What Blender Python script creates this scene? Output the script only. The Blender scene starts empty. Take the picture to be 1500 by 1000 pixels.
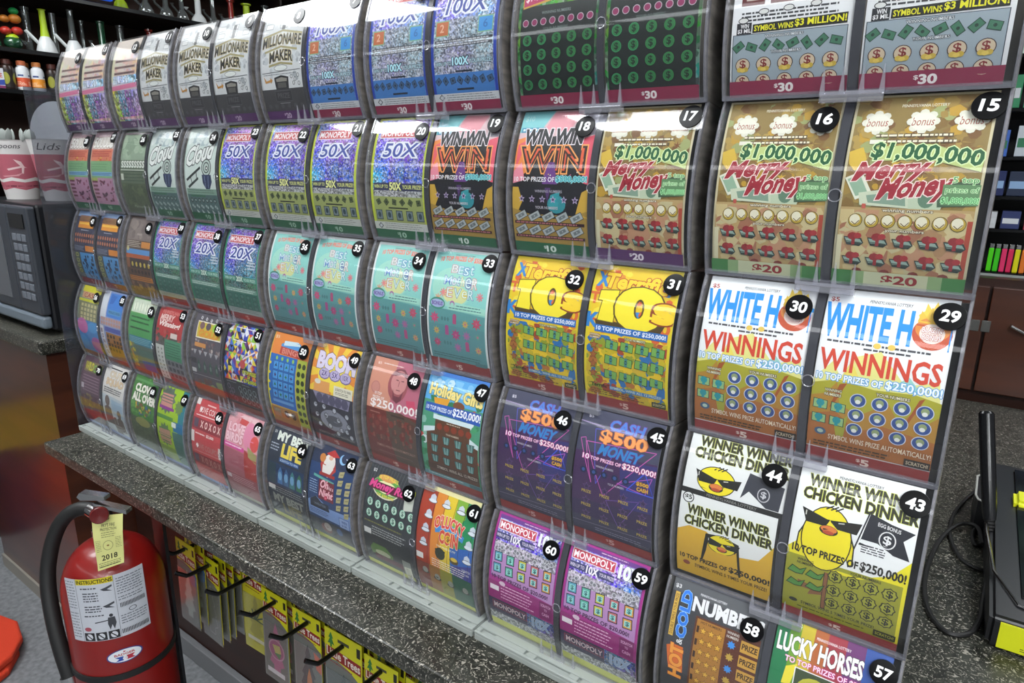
import bpy, bmesh, math, random
from mathutils import Vector, Matrix
from mathutils.geometry import tessellate_polygon

# ------------------------------------------------------------------ camera, world, lights
sc = bpy.context.scene
COL = sc.collection
cam_d = bpy.data.cameras.new('camera')
cam = bpy.data.objects.new('camera', cam_d)
COL.objects.link(cam)
cam_d.sensor_width = 36.0
cam_d.lens = 969.05 / 1500 * 36
cam_d.clip_start = 0.02
CAMROT = ((0.81067, 0.58538, 0.01171), (0.15704, -0.19815, -0.96751), (-0.56404, 0.78617, -0.25256))
CR = Matrix(CAMROT)
rm = Matrix((CR[0], -CR[1], -CR[2])).transposed()
rm = rm.to_quaternion().to_matrix()
cam.matrix_world = Matrix.Translation((-0.0114, -0.6434, 1.4997)) @ rm.to_4x4()
sc.camera = cam
sc.view_settings.view_transform = 'Standard'
sc.view_settings.look = 'None'
sc.view_settings.gamma = 1
sc.view_settings.use_curve_mapping = False
sc.view_settings.exposure = -0.12
sc.cycles.transparent_max_bounces = 24
sc.cycles.max_bounces = 8

wd = bpy.data.worlds.new('world'); sc.world = wd; wd.use_nodes = True
wd.node_tree.nodes['Background'].inputs[0].default_value = (0.75, 0.8, 0.85, 1)
wd.node_tree.nodes['Background'].inputs[1].default_value = 0.05
PANEL_POWER = 19.0        # radiance of the ceiling troffers and the added fill panels
CEIL = 2.85
# (x, y, length along x, width along y, relative output)
PANELS = [(-2.28, -0.55, 0.70, 1.15, 1.0), (-1.10, -1.02, 0.45, 0.52, 1.0), (-4.15, -0.55, 0.62, 1.1, 0.10), (-3.15, -0.5, 0.5, 0.9, 0.08),
          (0.9, -1.1, 1.0, 1.2, 1.0), (2.0, -2.6, 1.0, 1.2, 1.0), (0.9, -4.2, 1.2, 1.2, 0.8),  # unseen panels added as diffuse fill light, kept clear of the cover reflections
          (-4.4, -3.7, 1.2, 0.55, .20), (-3.05, -3.7, 1.2, 0.55, .20), (-1.7, -3.7, 1.2, 0.55, .20), (-0.35, -3.7, 1.2, 0.55, .20), (1.0, -2.9, 1.2, 0.30, .8),
          (-1.6, 1.7, 0.6, 1.1, .6), (0.7, 1.9, 0.6, 1.1, .6)]

# ------------------------------------------------------------------ helpers
def lin(c):
    if isinstance(c, str):
        c = c.lstrip('#'); c = [int(c[i:i+2], 16) / 255 for i in (0, 2, 4)]
    return tuple((v / 12.92 if v <= 0.04045 else ((v + 0.055) / 1.055) ** 2.4) for v in c)

MATS = {}
def mat(name, color='#808080', rough=0.5, metal=0.0, spec=0.5, emit=0.0, bump=0.0, bscale=200, coat=0.0):
    if name in MATS: return MATS[name]
    m = bpy.data.materials.new(name); m.use_nodes = True; nt = m.node_tree
    b = nt.nodes['Principled BSDF']
    b.inputs['Base Color'].default_value = (*lin(color), 1)
    b.inputs['Roughness'].default_value = rough
    b.inputs['Metallic'].default_value = metal
    b.inputs['Specular IOR Level'].default_value = spec
    b.inputs['Coat Weight'].default_value = coat
    if emit:
        b.inputs['Emission Color'].default_value = (*lin(color), 1); b.inputs['Emission Strength'].default_value = emit
    if bump:
        tc = nt.nodes.new('ShaderNodeTexCoord'); n = nt.nodes.new('ShaderNodeTexNoise'); n.inputs['Scale'].default_value = bscale
        bp = nt.nodes.new('ShaderNodeBump'); bp.inputs['Strength'].default_value = bump; bp.inputs['Distance'].default_value = 0.002
        nt.links.new(tc.outputs['Object'], n.inputs['Vector']); nt.links.new(n.outputs[0], bp.inputs['Height']); nt.links.new(bp.outputs[0], b.inputs['Normal'])
    MATS[name] = m
    return m

def clear_mat(name, tint=(1, 1, 1), rough=0.02, haze=0.0, hazecol='#b0b4bc', bump=0.0, ior=1.49, fres=1.0):
    """thin clear plastic: see-through, with a Fresnel gloss and an optional milky part"""
    m = bpy.data.materials.new(name); m.use_nodes = True; nt = m.node_tree; nt.nodes.clear()
    N = nt.nodes.new; L = nt.links.new
    out = N('ShaderNodeOutputMaterial'); tr = N('ShaderNodeBsdfTransparent'); tr.inputs[0].default_value = (*tint, 1)
    gl = N('ShaderNodeBsdfGlossy'); gl.inputs['Roughness'].default_value = rough
    df = N('ShaderNodeBsdfDiffuse'); df.inputs[0].default_value = (*lin(hazecol), 1)
    fr = N('ShaderNodeFresnel'); fr.inputs[0].default_value = ior
    ge = N('ShaderNodeNewGeometry'); mi = N('ShaderNodeMapRange'); mi.inputs[3].default_value = ior; mi.inputs[4].default_value = 1 / ior
    L(ge.outputs['Backfacing'], mi.inputs[0]); L(mi.outputs[0], fr.inputs[0])      # a thin sheet: no inner total reflection
    m1 = N('ShaderNodeMixShader'); m1.inputs[0].default_value = haze; L(tr.outputs[0], m1.inputs[1]); L(df.outputs[0], m1.inputs[2])
    m2 = N('ShaderNodeMixShader'); L(m1.outputs[0], m2.inputs[1]); L(gl.outputs[0], m2.inputs[2])
    mt = N('ShaderNodeMath'); mt.operation = 'MULTIPLY'; mt.inputs[1].default_value = fres; L(fr.outputs[0], mt.inputs[0]); L(mt.outputs[0], m2.inputs[0])
    if bump:
        tc = N('ShaderNodeTexCoord'); mp = N('ShaderNodeMapping'); mp.inputs['Scale'].default_value = (6, 14, 14)
        n = N('ShaderNodeTexNoise'); n.inputs['Scale'].default_value = 1.6; n.inputs['Detail'].default_value = 1.5
        bp = N('ShaderNodeBump'); bp.inputs['Strength'].default_value = bump; bp.inputs['Distance'].default_value = 0.004
        L(tc.outputs['Object'], mp.inputs[0]); L(mp.outputs[0], n.inputs['Vector']); L(n.outputs[0], bp.inputs['Height']); L(bp.outputs[0], gl.inputs['Normal'])
    L(m2.outputs[0], out.inputs[0])
    MATS[name] = m
    return m

def noise_color(m, c1, c2, scale=5.0, detail=4.0, lo=0.35, hi=0.65, stretch=(1, 1, 1), dist=0.0):
    nt = m.node_tree; N = nt.nodes.new; L = nt.links.new; b = nt.nodes['Principled BSDF']
    tc = N('ShaderNodeTexCoord'); mp = N('ShaderNodeMapping'); mp.inputs['Scale'].default_value = stretch
    n = N('ShaderNodeTexNoise'); n.inputs['Scale'].default_value = scale; n.inputs['Detail'].default_value = detail; n.inputs['Distortion'].default_value = dist
    r = N('ShaderNodeValToRGB'); r.color_ramp.elements[0].position = lo; r.color_ramp.elements[1].position = hi
    r.color_ramp.elements[0].color = (*lin(c1), 1); r.color_ramp.elements[1].color = (*lin(c2), 1)
    L(tc.outputs['Object'], mp.inputs[0]); L(mp.outputs[0], n.inputs['Vector']); L(n.outputs[0], r.inputs[0]); L(r.outputs[0], b.inputs['Base Color'])
    return r

class MB:
    """collects shapes, builds one mesh"""
    def __init__(s): s.bm = bmesh.new(); s.M = Matrix.Identity(4)
    def box(s, x0, y0, z0, x1, y1, z1, mi=0, bev=0.0):
        r = bmesh.ops.create_cube(s.bm, size=1.0)
        for v in r['verts']:
            v.co = Vector(((x0 + x1) / 2 + v.co.x * (x1 - x0), (y0 + y1) / 2 + v.co.y * (y1 - y0), (z0 + z1) / 2 + v.co.z * (z1 - z0)))
        fs = {f for v in r['verts'] for f in v.link_faces}
        for f in fs: f.material_index = mi
        if bev:
            es = list({e for v in r['verts'] for e in v.link_edges})
            bmesh.ops.bevel(s.bm, geom=es, offset=bev, segments=2, affect='EDGES', profile=0.5)
        return s
    def lathe(s, prof, cx=0, cy=0, cz=0, n=24, mi=0, M=None, smooth=True):
        rings = []
        for (r, z) in prof:
            ring = []
            for k in range(n):
                a = 2 * math.pi * k / n
                p = Vector((r * math.cos(a), r * math.sin(a), z))
                if M: p = M @ p
                ring.append(s.bm.verts.new(p + Vector((cx, cy, cz))))
            rings.append(ring)
        for a, b in zip(rings[:-1], rings[1:]):
            for k in range(n):
                f = s.bm.faces.new((a[k], a[(k + 1) % n], b[(k + 1) % n], b[k])); f.material_index = mi; f.smooth = smooth
        for ring, rv in ((rings[0], True), (rings[-1], False)):
            f = s.bm.faces.new(list(reversed(ring)) if rv else ring); f.material_index = mi
        return s
    def tube(s, pts, r, n=8, mi=0, radii=None):
        pts = [Vector(p) for p in pts]; rings = []
        up = Vector((0.13, 0.21, 0.97))
        prev = None
        for i, p in enumerate(pts):
            t = (pts[min(i + 1, len(pts) - 1)] - pts[max(i - 1, 0)]).normalized()
            a = t.cross(prev if prev is not None else up)
            if a.length < 1e-4: a = t.cross(Vector((1, 0, 0)))
            a.normalize(); b = t.cross(a).normalized(); prev = b.cross(t) if False else (prev if prev is not None else up)
            rr = radii[i] if radii else r
            rings.append([s.bm.verts.new(p + (a * math.cos(2 * math.pi * k / n) + b * math.sin(2 * math.pi * k / n)) * rr) for k in range(n)])
        for A, B in zip(rings[:-1], rings[1:]):
            for k in range(n):
                f = s.bm.faces.new((A[k], A[(k + 1) % n], B[(k + 1) % n], B[k])); f.material_index = mi; f.smooth = True
        s.bm.faces.new(list(reversed(rings[0]))).material_index = mi; s.bm.faces.new(rings[-1]).material_index = mi
        return s
    def prism(s, poly, fn, d0, d1, mi=0):
        """extrude a 2-D outline; fn(a, b, d) gives the 3-D point"""
        A = [s.bm.verts.new(fn(a, b, d0)) for a, b in poly]; B = [s.bm.verts.new(fn(a, b, d1)) for a, b in poly]
        n = len(poly)
        for k in range(n):
            s.bm.faces.new((A[k], A[(k + 1) % n], B[(k + 1) % n], B[k])).material_index = mi
        s.bm.faces.new(list(reversed(A))).material_index = mi; s.bm.faces.new(B).material_index = mi
        return s
    def quad(s, a, b, c, d, mi=0):
        f = s.bm.faces.new([s.bm.verts.new(p) for p in (a, b, c, d)]); f.material_index = mi; return s
    def mesh(s, name, mats):
        bmesh.ops.recalc_face_normals(s.bm, faces=s.bm.faces)
        for e in s.bm.edges:
            if len(e.link_faces) == 2 and e.calc_face_angle(0) > 0.6: e.smooth = False
        me = bpy.data.meshes.new(name); s.bm.to_mesh(me); s.bm.free()
        for m in (mats if isinstance(mats, (list, tuple)) else [mats]): me.materials.append(m)
        return me
    def build(s, name, mats, parent=None, loc=None, rot=None):
        return obj(name, s.mesh(name, mats), parent, loc, rot)

def obj(name, me, parent=None, loc=None, rot=None):
    o = bpy.data.objects.new(name, me); COL.objects.link(o)
    if parent: o.parent = parent
    if loc: o.location = loc
    if rot: o.rotation_euler = rot
    return o
def tag(o, label=None, cat=None, group=None, kind=None):
    if label: o['label'] = label
    if cat: o['category'] = cat
    if group: o['group'] = group
    if kind: o['kind'] = kind
    return o
def empty(name, loc, rot=(0, 0, 0), label=None, cat=None, group=None):
    o = bpy.data.objects.new(name, None); COL.objects.link(o); o.location = loc; o.rotation_euler = rot; o.empty_display_size = 0.02
    return tag(o, label, cat, group)
rnd = random.Random(7)

# ------------------------------------------------------------------ flat print painter (vector art laid on thin card)
def attr_mat(name, rough=0.4, foil=0.0, spec=0.5):
    m = bpy.data.materials.new(name); m.use_nodes = True; nt = m.node_tree; N = nt.nodes.new; L = nt.links.new
    b = nt.nodes['Principled BSDF']; b.inputs['Roughness'].default_value = rough; b.inputs['Specular IOR Level'].default_value = spec
    at = N('ShaderNodeAttribute'); at.attribute_name = 'Col'
    if not foil:
        L(at.outputs['Color'], b.inputs['Base Color'])
    else:
        tc = N('ShaderNodeTexCoord'); v = N('ShaderNodeTexVoronoi'); v.inputs['Scale'].default_value = foil
        n = N('ShaderNodeTexNoise'); n.inputs['Scale'].default_value = 18.0; n.inputs['Detail'].default_value = 1.0
        L(tc.outputs['Object'], v.inputs['Vector']); L(tc.outputs['Object'], n.inputs['Vector'])
        hs = N('ShaderNodeHueSaturation'); sep = N('ShaderNodeSeparateColor'); L(v.outputs['Color'], sep.inputs[0])
        mh = N('ShaderNodeMapRange'); mh.inputs[1].default_value = 0.3; mh.inputs[2].default_value = 0.7; mh.inputs[3].default_value = 0.42; mh.inputs[4].default_value = 0.62
        L(n.outputs[0], mh.inputs[0]); L(mh.outputs[0], hs.inputs['Hue'])
        mv = N('ShaderNodeMapRange'); mv.inputs[3].default_value = 0.25; mv.inputs[4].default_value = 2.1
        L(sep.outputs[0], mv.inputs[0]); L(mv.outputs[0], hs.inputs['Value'])
        ms = N('ShaderNodeMapRange'); ms.inputs[3].default_value = 0.3; ms.inputs[4].default_value = 1.35
        L(sep.outputs[1], ms.inputs[0]); L(ms.outputs[0], hs.inputs['Saturation'])
        L(at.outputs['Color'], hs.inputs['Color']); L(hs.outputs[0], b.inputs['Base Color'])
    MATS[name] = m; return m
PRINT = attr_mat('printed_paper', 0.42)
FOIL = attr_mat('printed_foil', 0.35, foil=520)
FOILC = attr_mat('printed_foil_coarse', 0.35, foil=210)

_gl = {}
def glyphs(s, bold=0.0, shear=0.0):
    k = (s, bold, shear)
    if k in _gl: return _gl[k]
    c = bpy.data.curves.new('t', 'FONT'); c.body = s; c.size = 1; c.resolution_u = 2 if len(s) > 3 else 4; c.offset = bold; c.shear = shear
    c.fill_mode = 'FRONT'
    o = bpy.data.objects.new('t', c); COL.objects.link(o)
    bpy.context.view_layer.update()
    dg = bpy.context.evaluated_depsgraph_get(); e = o.evaluated_get(dg); me = e.to_mesh()
    vs = [(v.co.x, v.co.y) for v in me.vertices]; fs = [tuple(p.vertices) for p in me.polygons]
    e.to_mesh_clear(); COL.objects.unlink(o); bpy.data.objects.remove(o); bpy.data.curves.remove(c)
    _gl[k] = (vs, fs)
    return _gl[k]

class Art:
    def __init__(s, w=100, h=165, dz=0.009):
        s.f = []; s.z = 0; s.w = w; s.h = h; s.dz = dz
        s.clip = None
    def add(s, pts, c, mi=0):
        s.f.append((pts, lin(c) if isinstance(c, str) else c, mi, s.z))
    def P(s, pts, c, mi=0):
        s.z += 1
        if len(pts) > 4:
            v3 = [Vector((x, y, 0)) for x, y in pts]
            for t in tessellate_polygon([v3]): s.add([pts[i] for i in t], c, mi)
        else: s.add(list(pts), c, mi)
        return s
    def R(s, x0, y0, x1, y1, c, mi=0):
        return s.P([(x0, y0), (x1, y0), (x1, y1), (x0, y1)], c, mi)
    def D(s, cx, cy, rx, ry, c, n=16, mi=0):
        s.z += 1
        s.add([(cx + rx * math.cos(2 * math.pi * k / n), cy + ry * math.sin(2 * math.pi * k / n)) for k in range(n)], c, mi); return s
    def star(s, cx, cy, r, c, k=5, q=0.42):
        pts = [(cx + (r if i % 2 == 0 else r * q) * math.sin(math.pi * i / k), cy - (r if i % 2 == 0 else r * q) * math.cos(math.pi * i / k)) for i in range(2 * k)]
        return s.P(pts, c)
    def line(s, x0, y0, x1, y1, w, c):
        dx, dy = x1 - x0, y1 - y0; l = math.hypot(dx, dy) or 1; nx, ny = -dy / l * w / 2, dx / l * w / 2
        return s.P([(x0 + nx, y0 + ny), (x1 + nx, y1 + ny), (x1 - nx, y1 - ny), (x0 - nx, y0 - ny)], c)
    def T(s, t, x0, y0, x1, y1, c, b=0.015, o=None, ob=0.07, sh=0, arch=0, tilt=0, mi=0, rot=0):
        """text stretched into the box x0..x1, y0..y1 (y down)"""
        vs0, _ = glyphs(t, 0.0, sh)
        ax, bx = min(v[0] for v in vs0), max(v[0] for v in vs0); ay, by = min(v[1] for v in vs0), max(v[1] for v in vs0)
        b *= .75; ob *= .8
        if '$' in t: b = min(b, .018 if len(t) == 1 else .032)
        def put(bold, col):
            vs, fs = glyphs(t, bold, sh); s.z += 1; q = []
            for x, y in vs:
                u = (x - ax) / (bx - ax); w = (y - ay) / (by - ay)
                if rot: # reads upwards
                    X = x0 + (1 - w) * (x1 - x0); Y = y1 - u * (y1 - y0)
                    q.append((X, Y))
                else:
                    X = x0 + u * (x1 - x0); Y = y1 - w * (y1 - y0)
                    q.append((X, Y - arch * (1 - (2 * u - 1) ** 2) + tilt * (u - .5)))
            for f in fs: s.add([q[i] for i in f], col, mi)
        if o: put(b + ob, o)
        put(b, c)
        return s
    def micro(s, x0, y0, x1, n, c, gap=2.4, h=1.0, tilt=0):
        s.z += 1
        for k in range(n):
            x = x0; y = y0 + k * gap; e = x1 - rnd.random() * (x1 - x0) * 0.15
            while x < e:
                w = 1.5 + rnd.random() * 5
                w = min(w, e - x)
                yy = y + tilt * (x - x0) / max(1, x1 - x0)
                s.add([(x, yy), (x + w, yy), (x + w, yy + h), (x, yy + h)], lin(c))
                x += w + 1.0
        return s
    def blobs(s, x0, y0, x1, y1, n, cols, r0=2, r1=6, mi=0, sq=1.0):
        s.z += 1
        for _ in range(n):
            cx = x0 + rnd.random() * (x1 - x0); cy = y0 + rnd.random() * (y1 - y0); r = r0 + rnd.random() * (r1 - r0); m = rnd.choice((5, 6, 7, 8)); a0 = rnd.random() * 6
            pts = [(min(x1, max(x0, cx + r * (0.75 + .5 * rnd.random()) * math.cos(a0 + 2 * math.pi * k / m))), min(y1, max(y0, cy + sq * r * math.sin(a0 + 2 * math.pi * k / m)))) for k in range(m)]
            s.add(pts, lin(rnd.choice(cols)), mi); s.z += 0.15
        s.z += 1
        return s
    def bill(s, cx, cy, w, h, c, o, tilt=0.0):
        ca, sa = math.cos(tilt), math.sin(tilt)
        def r(px, py): return (cx + px * ca - py * sa, cy + px * sa + py * ca)
        for k, (g, col) in enumerate(((0.6, o), (0, c))):
            a, b = w / 2 + g, h / 2 + g
            s.P([r(-a, -b), r(a, -b * .8), r(a, b), r(-a, b * .9)], col)
        s.D(cx, cy, h * .22, h * .22, o, 8)
        return s
    def build(s, name, mapfn, backing='#dcdcd8', base_off=0.0, ustep=None):
        """mapfn(u, v, off_mm) -> 3-D point; long faces are cut into strips so that they follow the curve"""
        verts = []; faces = []; cols = []; mis = []
        def emit(pts, c, mi, z):
            i0 = len(verts); off = base_off + s.dz * z
            for (x, y) in pts: verts.append(mapfn(x, y, off))
            faces.append(tuple(range(i0, i0 + len(pts)))); cols.append(c); mis.append(mi)
        STEP = 5.5
        for pts, c, mi, z in s.f:
            pts = [(min(max(x, 0), s.w), min(max(y, 0), s.h)) for x, y in pts]
            jobs = [pts]
            for ax, st in ((1, STEP), (0, ustep)):
                if not st: continue
                nj = []
                for q0 in jobs:
                    lo = min(p[ax] for p in q0); hi = max(p[ax] for p in q0)
                    if hi - lo < 1e-6: continue
                    k0 = int(math.floor(lo / st + 1e-9)); k1 = int(math.ceil(hi / st - 1e-9))
                    if k1 - k0 <= 1: nj.append(q0); continue
                    for k in range(k0, k1):
                        q = q0
                        for lim, sg in ((st * k, 1), (st * (k + 1), -1)):
                            r = []
                            for i in range(len(q)):
                                p1, p2 = q[i - 1], q[i]
                                d1, d2 = sg * (p1[ax] - lim), sg * (p2[ax] - lim)
                                if (d1 >= 0) != (d2 >= 0):
                                    t = d1 / (d1 - d2); r.append((p1[0] + t * (p2[0] - p1[0]), p1[1] + t * (p2[1] - p1[1])))
                                if d2 >= 0: r.append(p2)
                            q = r
                            if len(q) < 3: break
                        if len(q) >= 3: nj.append(q)
                jobs = nj
            for q in jobs: emit(q, c, mi, z)
        # card backing (thin slab)
        n = int(math.ceil(s.h / STEP - 1e-9)); bc = lin(backing)
        for k in range(n):
            a, b = STEP * k, min(s.h, STEP * (k + 1))
            nu = int(math.ceil(s.w / ustep)) if ustep else 1
            for off in (base_off - 0.02, base_off - 0.3):
                for j in range(nu):
                    ua, ub = (ustep * j, min(s.w, ustep * (j + 1))) if ustep else (0, s.w)
                    i0 = len(verts); verts.extend([mapfn(ua, a, off), mapfn(ub, a, off), mapfn(ub, b, off), mapfn(ua, b, off)])
                    faces.append((i0, i0 + 1, i0 + 2, i0 + 3)); cols.append(bc); mis.append(0)
        me = bpy.data.meshes.new(name); me.from_pydata(verts, [], faces)
        ca = me.color_attributes.new('Col', 'FLOAT_COLOR', 'CORNER')
        buf = []
        for f, c in zip(faces, cols): buf.extend((c[0], c[1], c[2], 1.0) * len(f))
        ca.data.foreach_set('color', buf)
        me.polygons.foreach_set('material_index', mis)
        for m in (PRINT, FOIL, FOILC): me.materials.append(m)
        me.update()
        return me

# ------------------------------------------------------------------ the room
granite = mat('granite', '#33342f', rough=0.32, spec=0.4)
def mk_granite():
    nt = granite.node_tree; N = nt.nodes.new; L = nt.links.new; b = nt.nodes['Principled BSDF']
    tc = N('ShaderNodeTexCoord')
    n1 = N('ShaderNodeTexNoise'); n1.inputs['Scale'].default_value = 40; n1.inputs['Detail'].default_value = 6; n1.inputs['Distortion'].default_value = 2.6
    n2 = N('ShaderNodeTexNoise'); n2.inputs['Scale'].default_value = 78; n2.inputs['Detail'].default_value = 4; n2.inputs['Distortion'].default_value = 4.5
    r1 = N('ShaderNodeValToRGB'); r2 = N('ShaderNodeValToRGB')
    e = r1.color_ramp.elements; e[0].position = .38; e[0].color = (*lin('#1b1c18'), 1); e[1].position = .68; e[1].color = (*lin('#3a3b34'), 1)
    e = r2.color_ramp.elements; e[0].position = .57; e[0].color = (0, 0, 0, 1); e[1].position = .63; e[1].color = (1, 1, 1, 1)
    mx = N('ShaderNodeMix'); mx.data_type = 'RGBA'; mx.inputs[7].default_value = (*lin('#99958a'), 1)
    for n in (n1, n2): L(tc.outputs['Object'], n.inputs['Vector'])
    L(n1.outputs[0], r1.inputs[0]); L(n2.outputs[0], r2.inputs[0]); L(r2.outputs[0], mx.inputs[0]); L(r1.outputs[0], mx.inputs[6]); L(mx.outputs[2], b.inputs['Base Color'])
mk_granite()
wood_red = mat('cherry_laminate', '#5a2a18', rough=0.4, coat=0.8); wood_red.node_tree.nodes['Principled BSDF'].inputs['Coat Roughness'].default_value = 0.16; noise_color(wood_red, '#3a1a0e', '#532814', 3.0, 3, .3, .7, (1, 1, 6))
wood_dark = mat('dark_brown_laminate', '#2c140c', rough=0.4); noise_color(wood_dark, '#221009', '#35180f', 4.0, 3, .3, .7, (1, 1, 5))
floor_m = mat('speckled_vinyl', '#77787a', rough=0.5); noise_color(floor_m, '#626468', '#85878a', 60, 5, .3, .72)
wallpaint = mat('grey_wall_paint', '#8f9092', rough=0.8)
ceil_m = mat('ceiling_tile_white', '#b9bab8', rough=0.9, bump=0.3, bscale=300)
black_pl = mat('black_plastic', '#15161a', rough=0.35)
black_gl = mat('glossy_black', '#0b0c0e', rough=0.12)
grey_pl = mat('dark_grey_plastic', '#3a3e45', rough=0.4)
white_pl = mat('white_plastic', '#979d99', rough=0.45)
chrome = mat('polished_metal', '#c9c9c9', rough=0.18, metal=1.0)
shelf_m = mat('smoked_black_shelf', '#0f1012', rough=0.2)

def struct(name, mb, m): return tag(mb.build(name, m), kind='structure')
struct('floor', MB().box(-5.3, -6.2, -0.1, 2.8, 3.6, 0.0), floor_m)
struct('ceiling', MB().box(-5.3, -6.2, CEIL + 0.001, 2.8, 3.6, CEIL + 0.1), ceil_m)
struct('wall_left', MB().box(-5.4, -6.2, 0, -5.3, 3.6, CEIL), wallpaint)
struct('wall_right', MB().box(2.8, -6.2, 0, 2.9, 3.6, CEIL), wallpaint)
struct('wall_back', MB().box(-5.3, 3.6, 0, 2.8, 3.7, CEIL), mat('brown_back_wall', '#2b1a14', rough=0.7))
struct('wall_front', MB().box(-5.3, -6.3, 0, 2.8, -6.2, CEIL), wallpaint)
def lamp_mat(q):
    k = 'troffer_fill_diffuser_%d' % round(q * 100)
    if k not in MATS:
        m = mat(k, '#ffffff', rough=0.6, emit=PANEL_POWER * q); m.node_tree.nodes['Principled BSDF'].inputs['Emission Color'].default_value = (0.95, 0.985, 1.0, 1)
    return MATS[k]
framem = mat('white_metal_frame', '#c8c8c8', rough=0.5)
for i, (x, y, lx, ly, q) in enumerate(PANELS):
    t = empty('ceiling_or_fill_light', (x, y, CEIL), label='flat rectangular ceiling light panel', cat='ceiling light', group='ceiling lights above the shop')
    MB().box(-lx/2, -ly/2, -0.012, lx/2, ly/2, -0.006).build('diffuser', lamp_mat(q), t)
    f = MB()
    for a, b, c, d in ((-lx/2-.03, -ly/2-.03, lx/2+.03, -ly/2), (-lx/2-.03, ly/2, lx/2+.03, ly/2+.03), (-lx/2-.03, -ly/2, -lx/2, ly/2), (lx/2, -ly/2, lx/2+.03, ly/2)):
        f.box(a, b, -0.02, c, d, 0)
    f.build('frame', framem, t)

# low granite worktop carrying the dispensers (L shaped)
ct = empty('granite_countertop', (-1.61, -0.15, 0.884), label='dark speckled granite worktop under the ticket dispensers', cat='countertop')
def cfn(a, b, d): return (a + 1.61, b + 0.15, d)
mb = MB(); mb.prism([(-1.622, -0.15), (1.6, -0.15), (1.6, 1.45), (-0.25, 1.45), (-0.25, 0.42), (-1.622, 0.42)], cfn, 0.0, 0.026)
o = mb.build('slab', granite, ct); bv = o.modifiers.new('b', 'BEVEL'); bv.width = 0.003; bv.segments = 2

cb = empty('counter_base', (-1.5, 0.22, 0), label='dark brown cabinet base below the granite worktop', cat='cabinet')
MB().box(-0.63, 0, 0.06, 1.24, 0.03, 0.884).build('back_panel', wood_dark, cb)
MB().box(1.25, 0.0, 0.0, 3.0, 1.15, 0.884).build('body', wood_dark, cb)
MB().box(-0.63, -0.02, 0.0, 3.0, -0.001, 0.065, bev=0.003).build('kick_plate', mat('grey_kick_plate', '#6f7073', rough=0.45), cb)

# tall counter at the left with the microwave
tc_ = empty('side_counter', (-2.90, 0.052, 0), label='taller cherry laminate counter carrying the microwave', cat='counter')
MB().box(0, 0, 0.0, 0.758, 0.62, 0.975).build('cabinet_body', wood_red, tc_)
o = MB().box(0.0, -0.02, 0.975, 0.778, 0.64, 1.016, bev=0.006).build('stone_top', granite, tc_); o['label'] = 'dark granite top'
MB().box(0, -0.008, 0.0, 0.758, -0.0005, 0.05).build('toe_strip', mat('grey_toe_strip', '#8a857c', rough=0.5), tc_)

# smoky clear sheet standing on the left end of the worktop
clear_sheet = clear_mat('smoky_acrylic', tint=(.62, .63, .66), rough=0.05, haze=0.08, hazecol='#8a8d95')
t = empty('acrylic_side_guard', (-1.659, -0.066, 0.9102), label='smoky clear acrylic sheet standing upright on the left end of the worktop', cat='guard')
MB().box(0, 0, 0, 0.004, 0.30, 0.74, bev=0.0015).build('sheet', clear_sheet, t)
MB().box(0.0045, 0.13, 0, 0.055, 0.28, 0.006).build('foot_rail', clear_mat('foot_rail_clear', haze=.3), t)

# ------------------------------------------------------------------ ticket dispenser geometry
PH = math.radians(4.3)
ROWZ = [0, -.16, -.3223, -.4838, -.6444]; ROWY = [0, .0059, .0077, .0042, 0]
Z0 = 1.5633
def L2W(x, y, z): return Vector((x, y * math.cos(PH) + z * math.sin(PH), -y * math.sin(PH) + z * math.cos(PH) + Z0))
PITCH, W = 0.235, 0.2197
RA, SG = 0.189, 0.018
A0 = math.asin(.0805 / RA)
def arc(v, off=0.0):
    """v mm from the top along the curve, off mm outwards -> (y, z) in the bin's own frame"""
    a = A0 - v / 1000 / RA
    r = RA + off / 1000
    return (RA - SG - r * math.cos(a), 0.0805 + r * math.sin(a))
VMAX = 2 * A0 * RA * 1000     # 165.9
def arcpt(x, v, off): y, z = arc(v, off); return (x, y, z)

cover_m = clear_mat('clear_cover', rough=0.05, haze=0.012, hazecol='#c8ccd4', bump=0.012)
rim_m = clear_mat('clear_rim', tint=(.9, .9, .93), rough=0.08, haze=0.30, hazecol='#a2a3ad', fres=1.6)
side_m = mat('smoked_side', '#3c3936', rough=0.35); noise_color(side_m, '#504c49', '#8f8982', 22, 3, .35, .7, (1, 1, 4))
gap_m = mat('divider_strip', '#3b3c42', rough=0.25)
tooth_m = clear_mat('clear_tooth', tint=(.9, .9, .94), rough=0.07, haze=0.17, hazecol='#dcdce4', fres=3.2)
roll_m = mat('ticket_roll_edge', '#59544d', rough=0.6); 
badge_m = mat('badge_black', '#060608', rough=0.3, spec=0.25)
digit_m = mat('badge_white', '#f2f2f2', rough=0.4)

def strip(x0, x1, v0, v1, o0, o1, n=18, name='strip'):
    """curved slab between offsets o0 and o1"""
    b = MB(); rows = []
    for k in range(n + 1):
        v = v0 + (v1 - v0) * k / n
        rows.append([b.bm.verts.new(arcpt(x, v, o)) for x, o in ((x0, o0), (x1, o0), (x1, o1), (x0, o1))])
    for A, B in zip(rows[:-1], rows[1:]):
        for k in range(4):
            f = b.bm.faces.new((A[k], A[(k + 1) % 4], B[(k + 1) % 4], B[k])); f.smooth = k in (0, 2)
    b.bm.faces.new(rows[0][::-1]); b.bm.faces.new(rows[-1])
    return b
def shell_side(x0, x1):
    b = MB(); n = 16
    pr = [arc(VMAX * k / n, -1.2) for k in range(n + 1)]
    poly = pr + [(0.115, 0.002), (0.115, 0.158)]
    b.prism(poly, lambda a, c, d: (d, a, c), x0, x1)
    return b
P = {}
P['cover'] = strip(0.001, W - 0.001, 0.5, VMAX - 1.0, -1.5, 0.0, 28).mesh('cover', cover_m)
for me in (P['cover'],): pass
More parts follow.
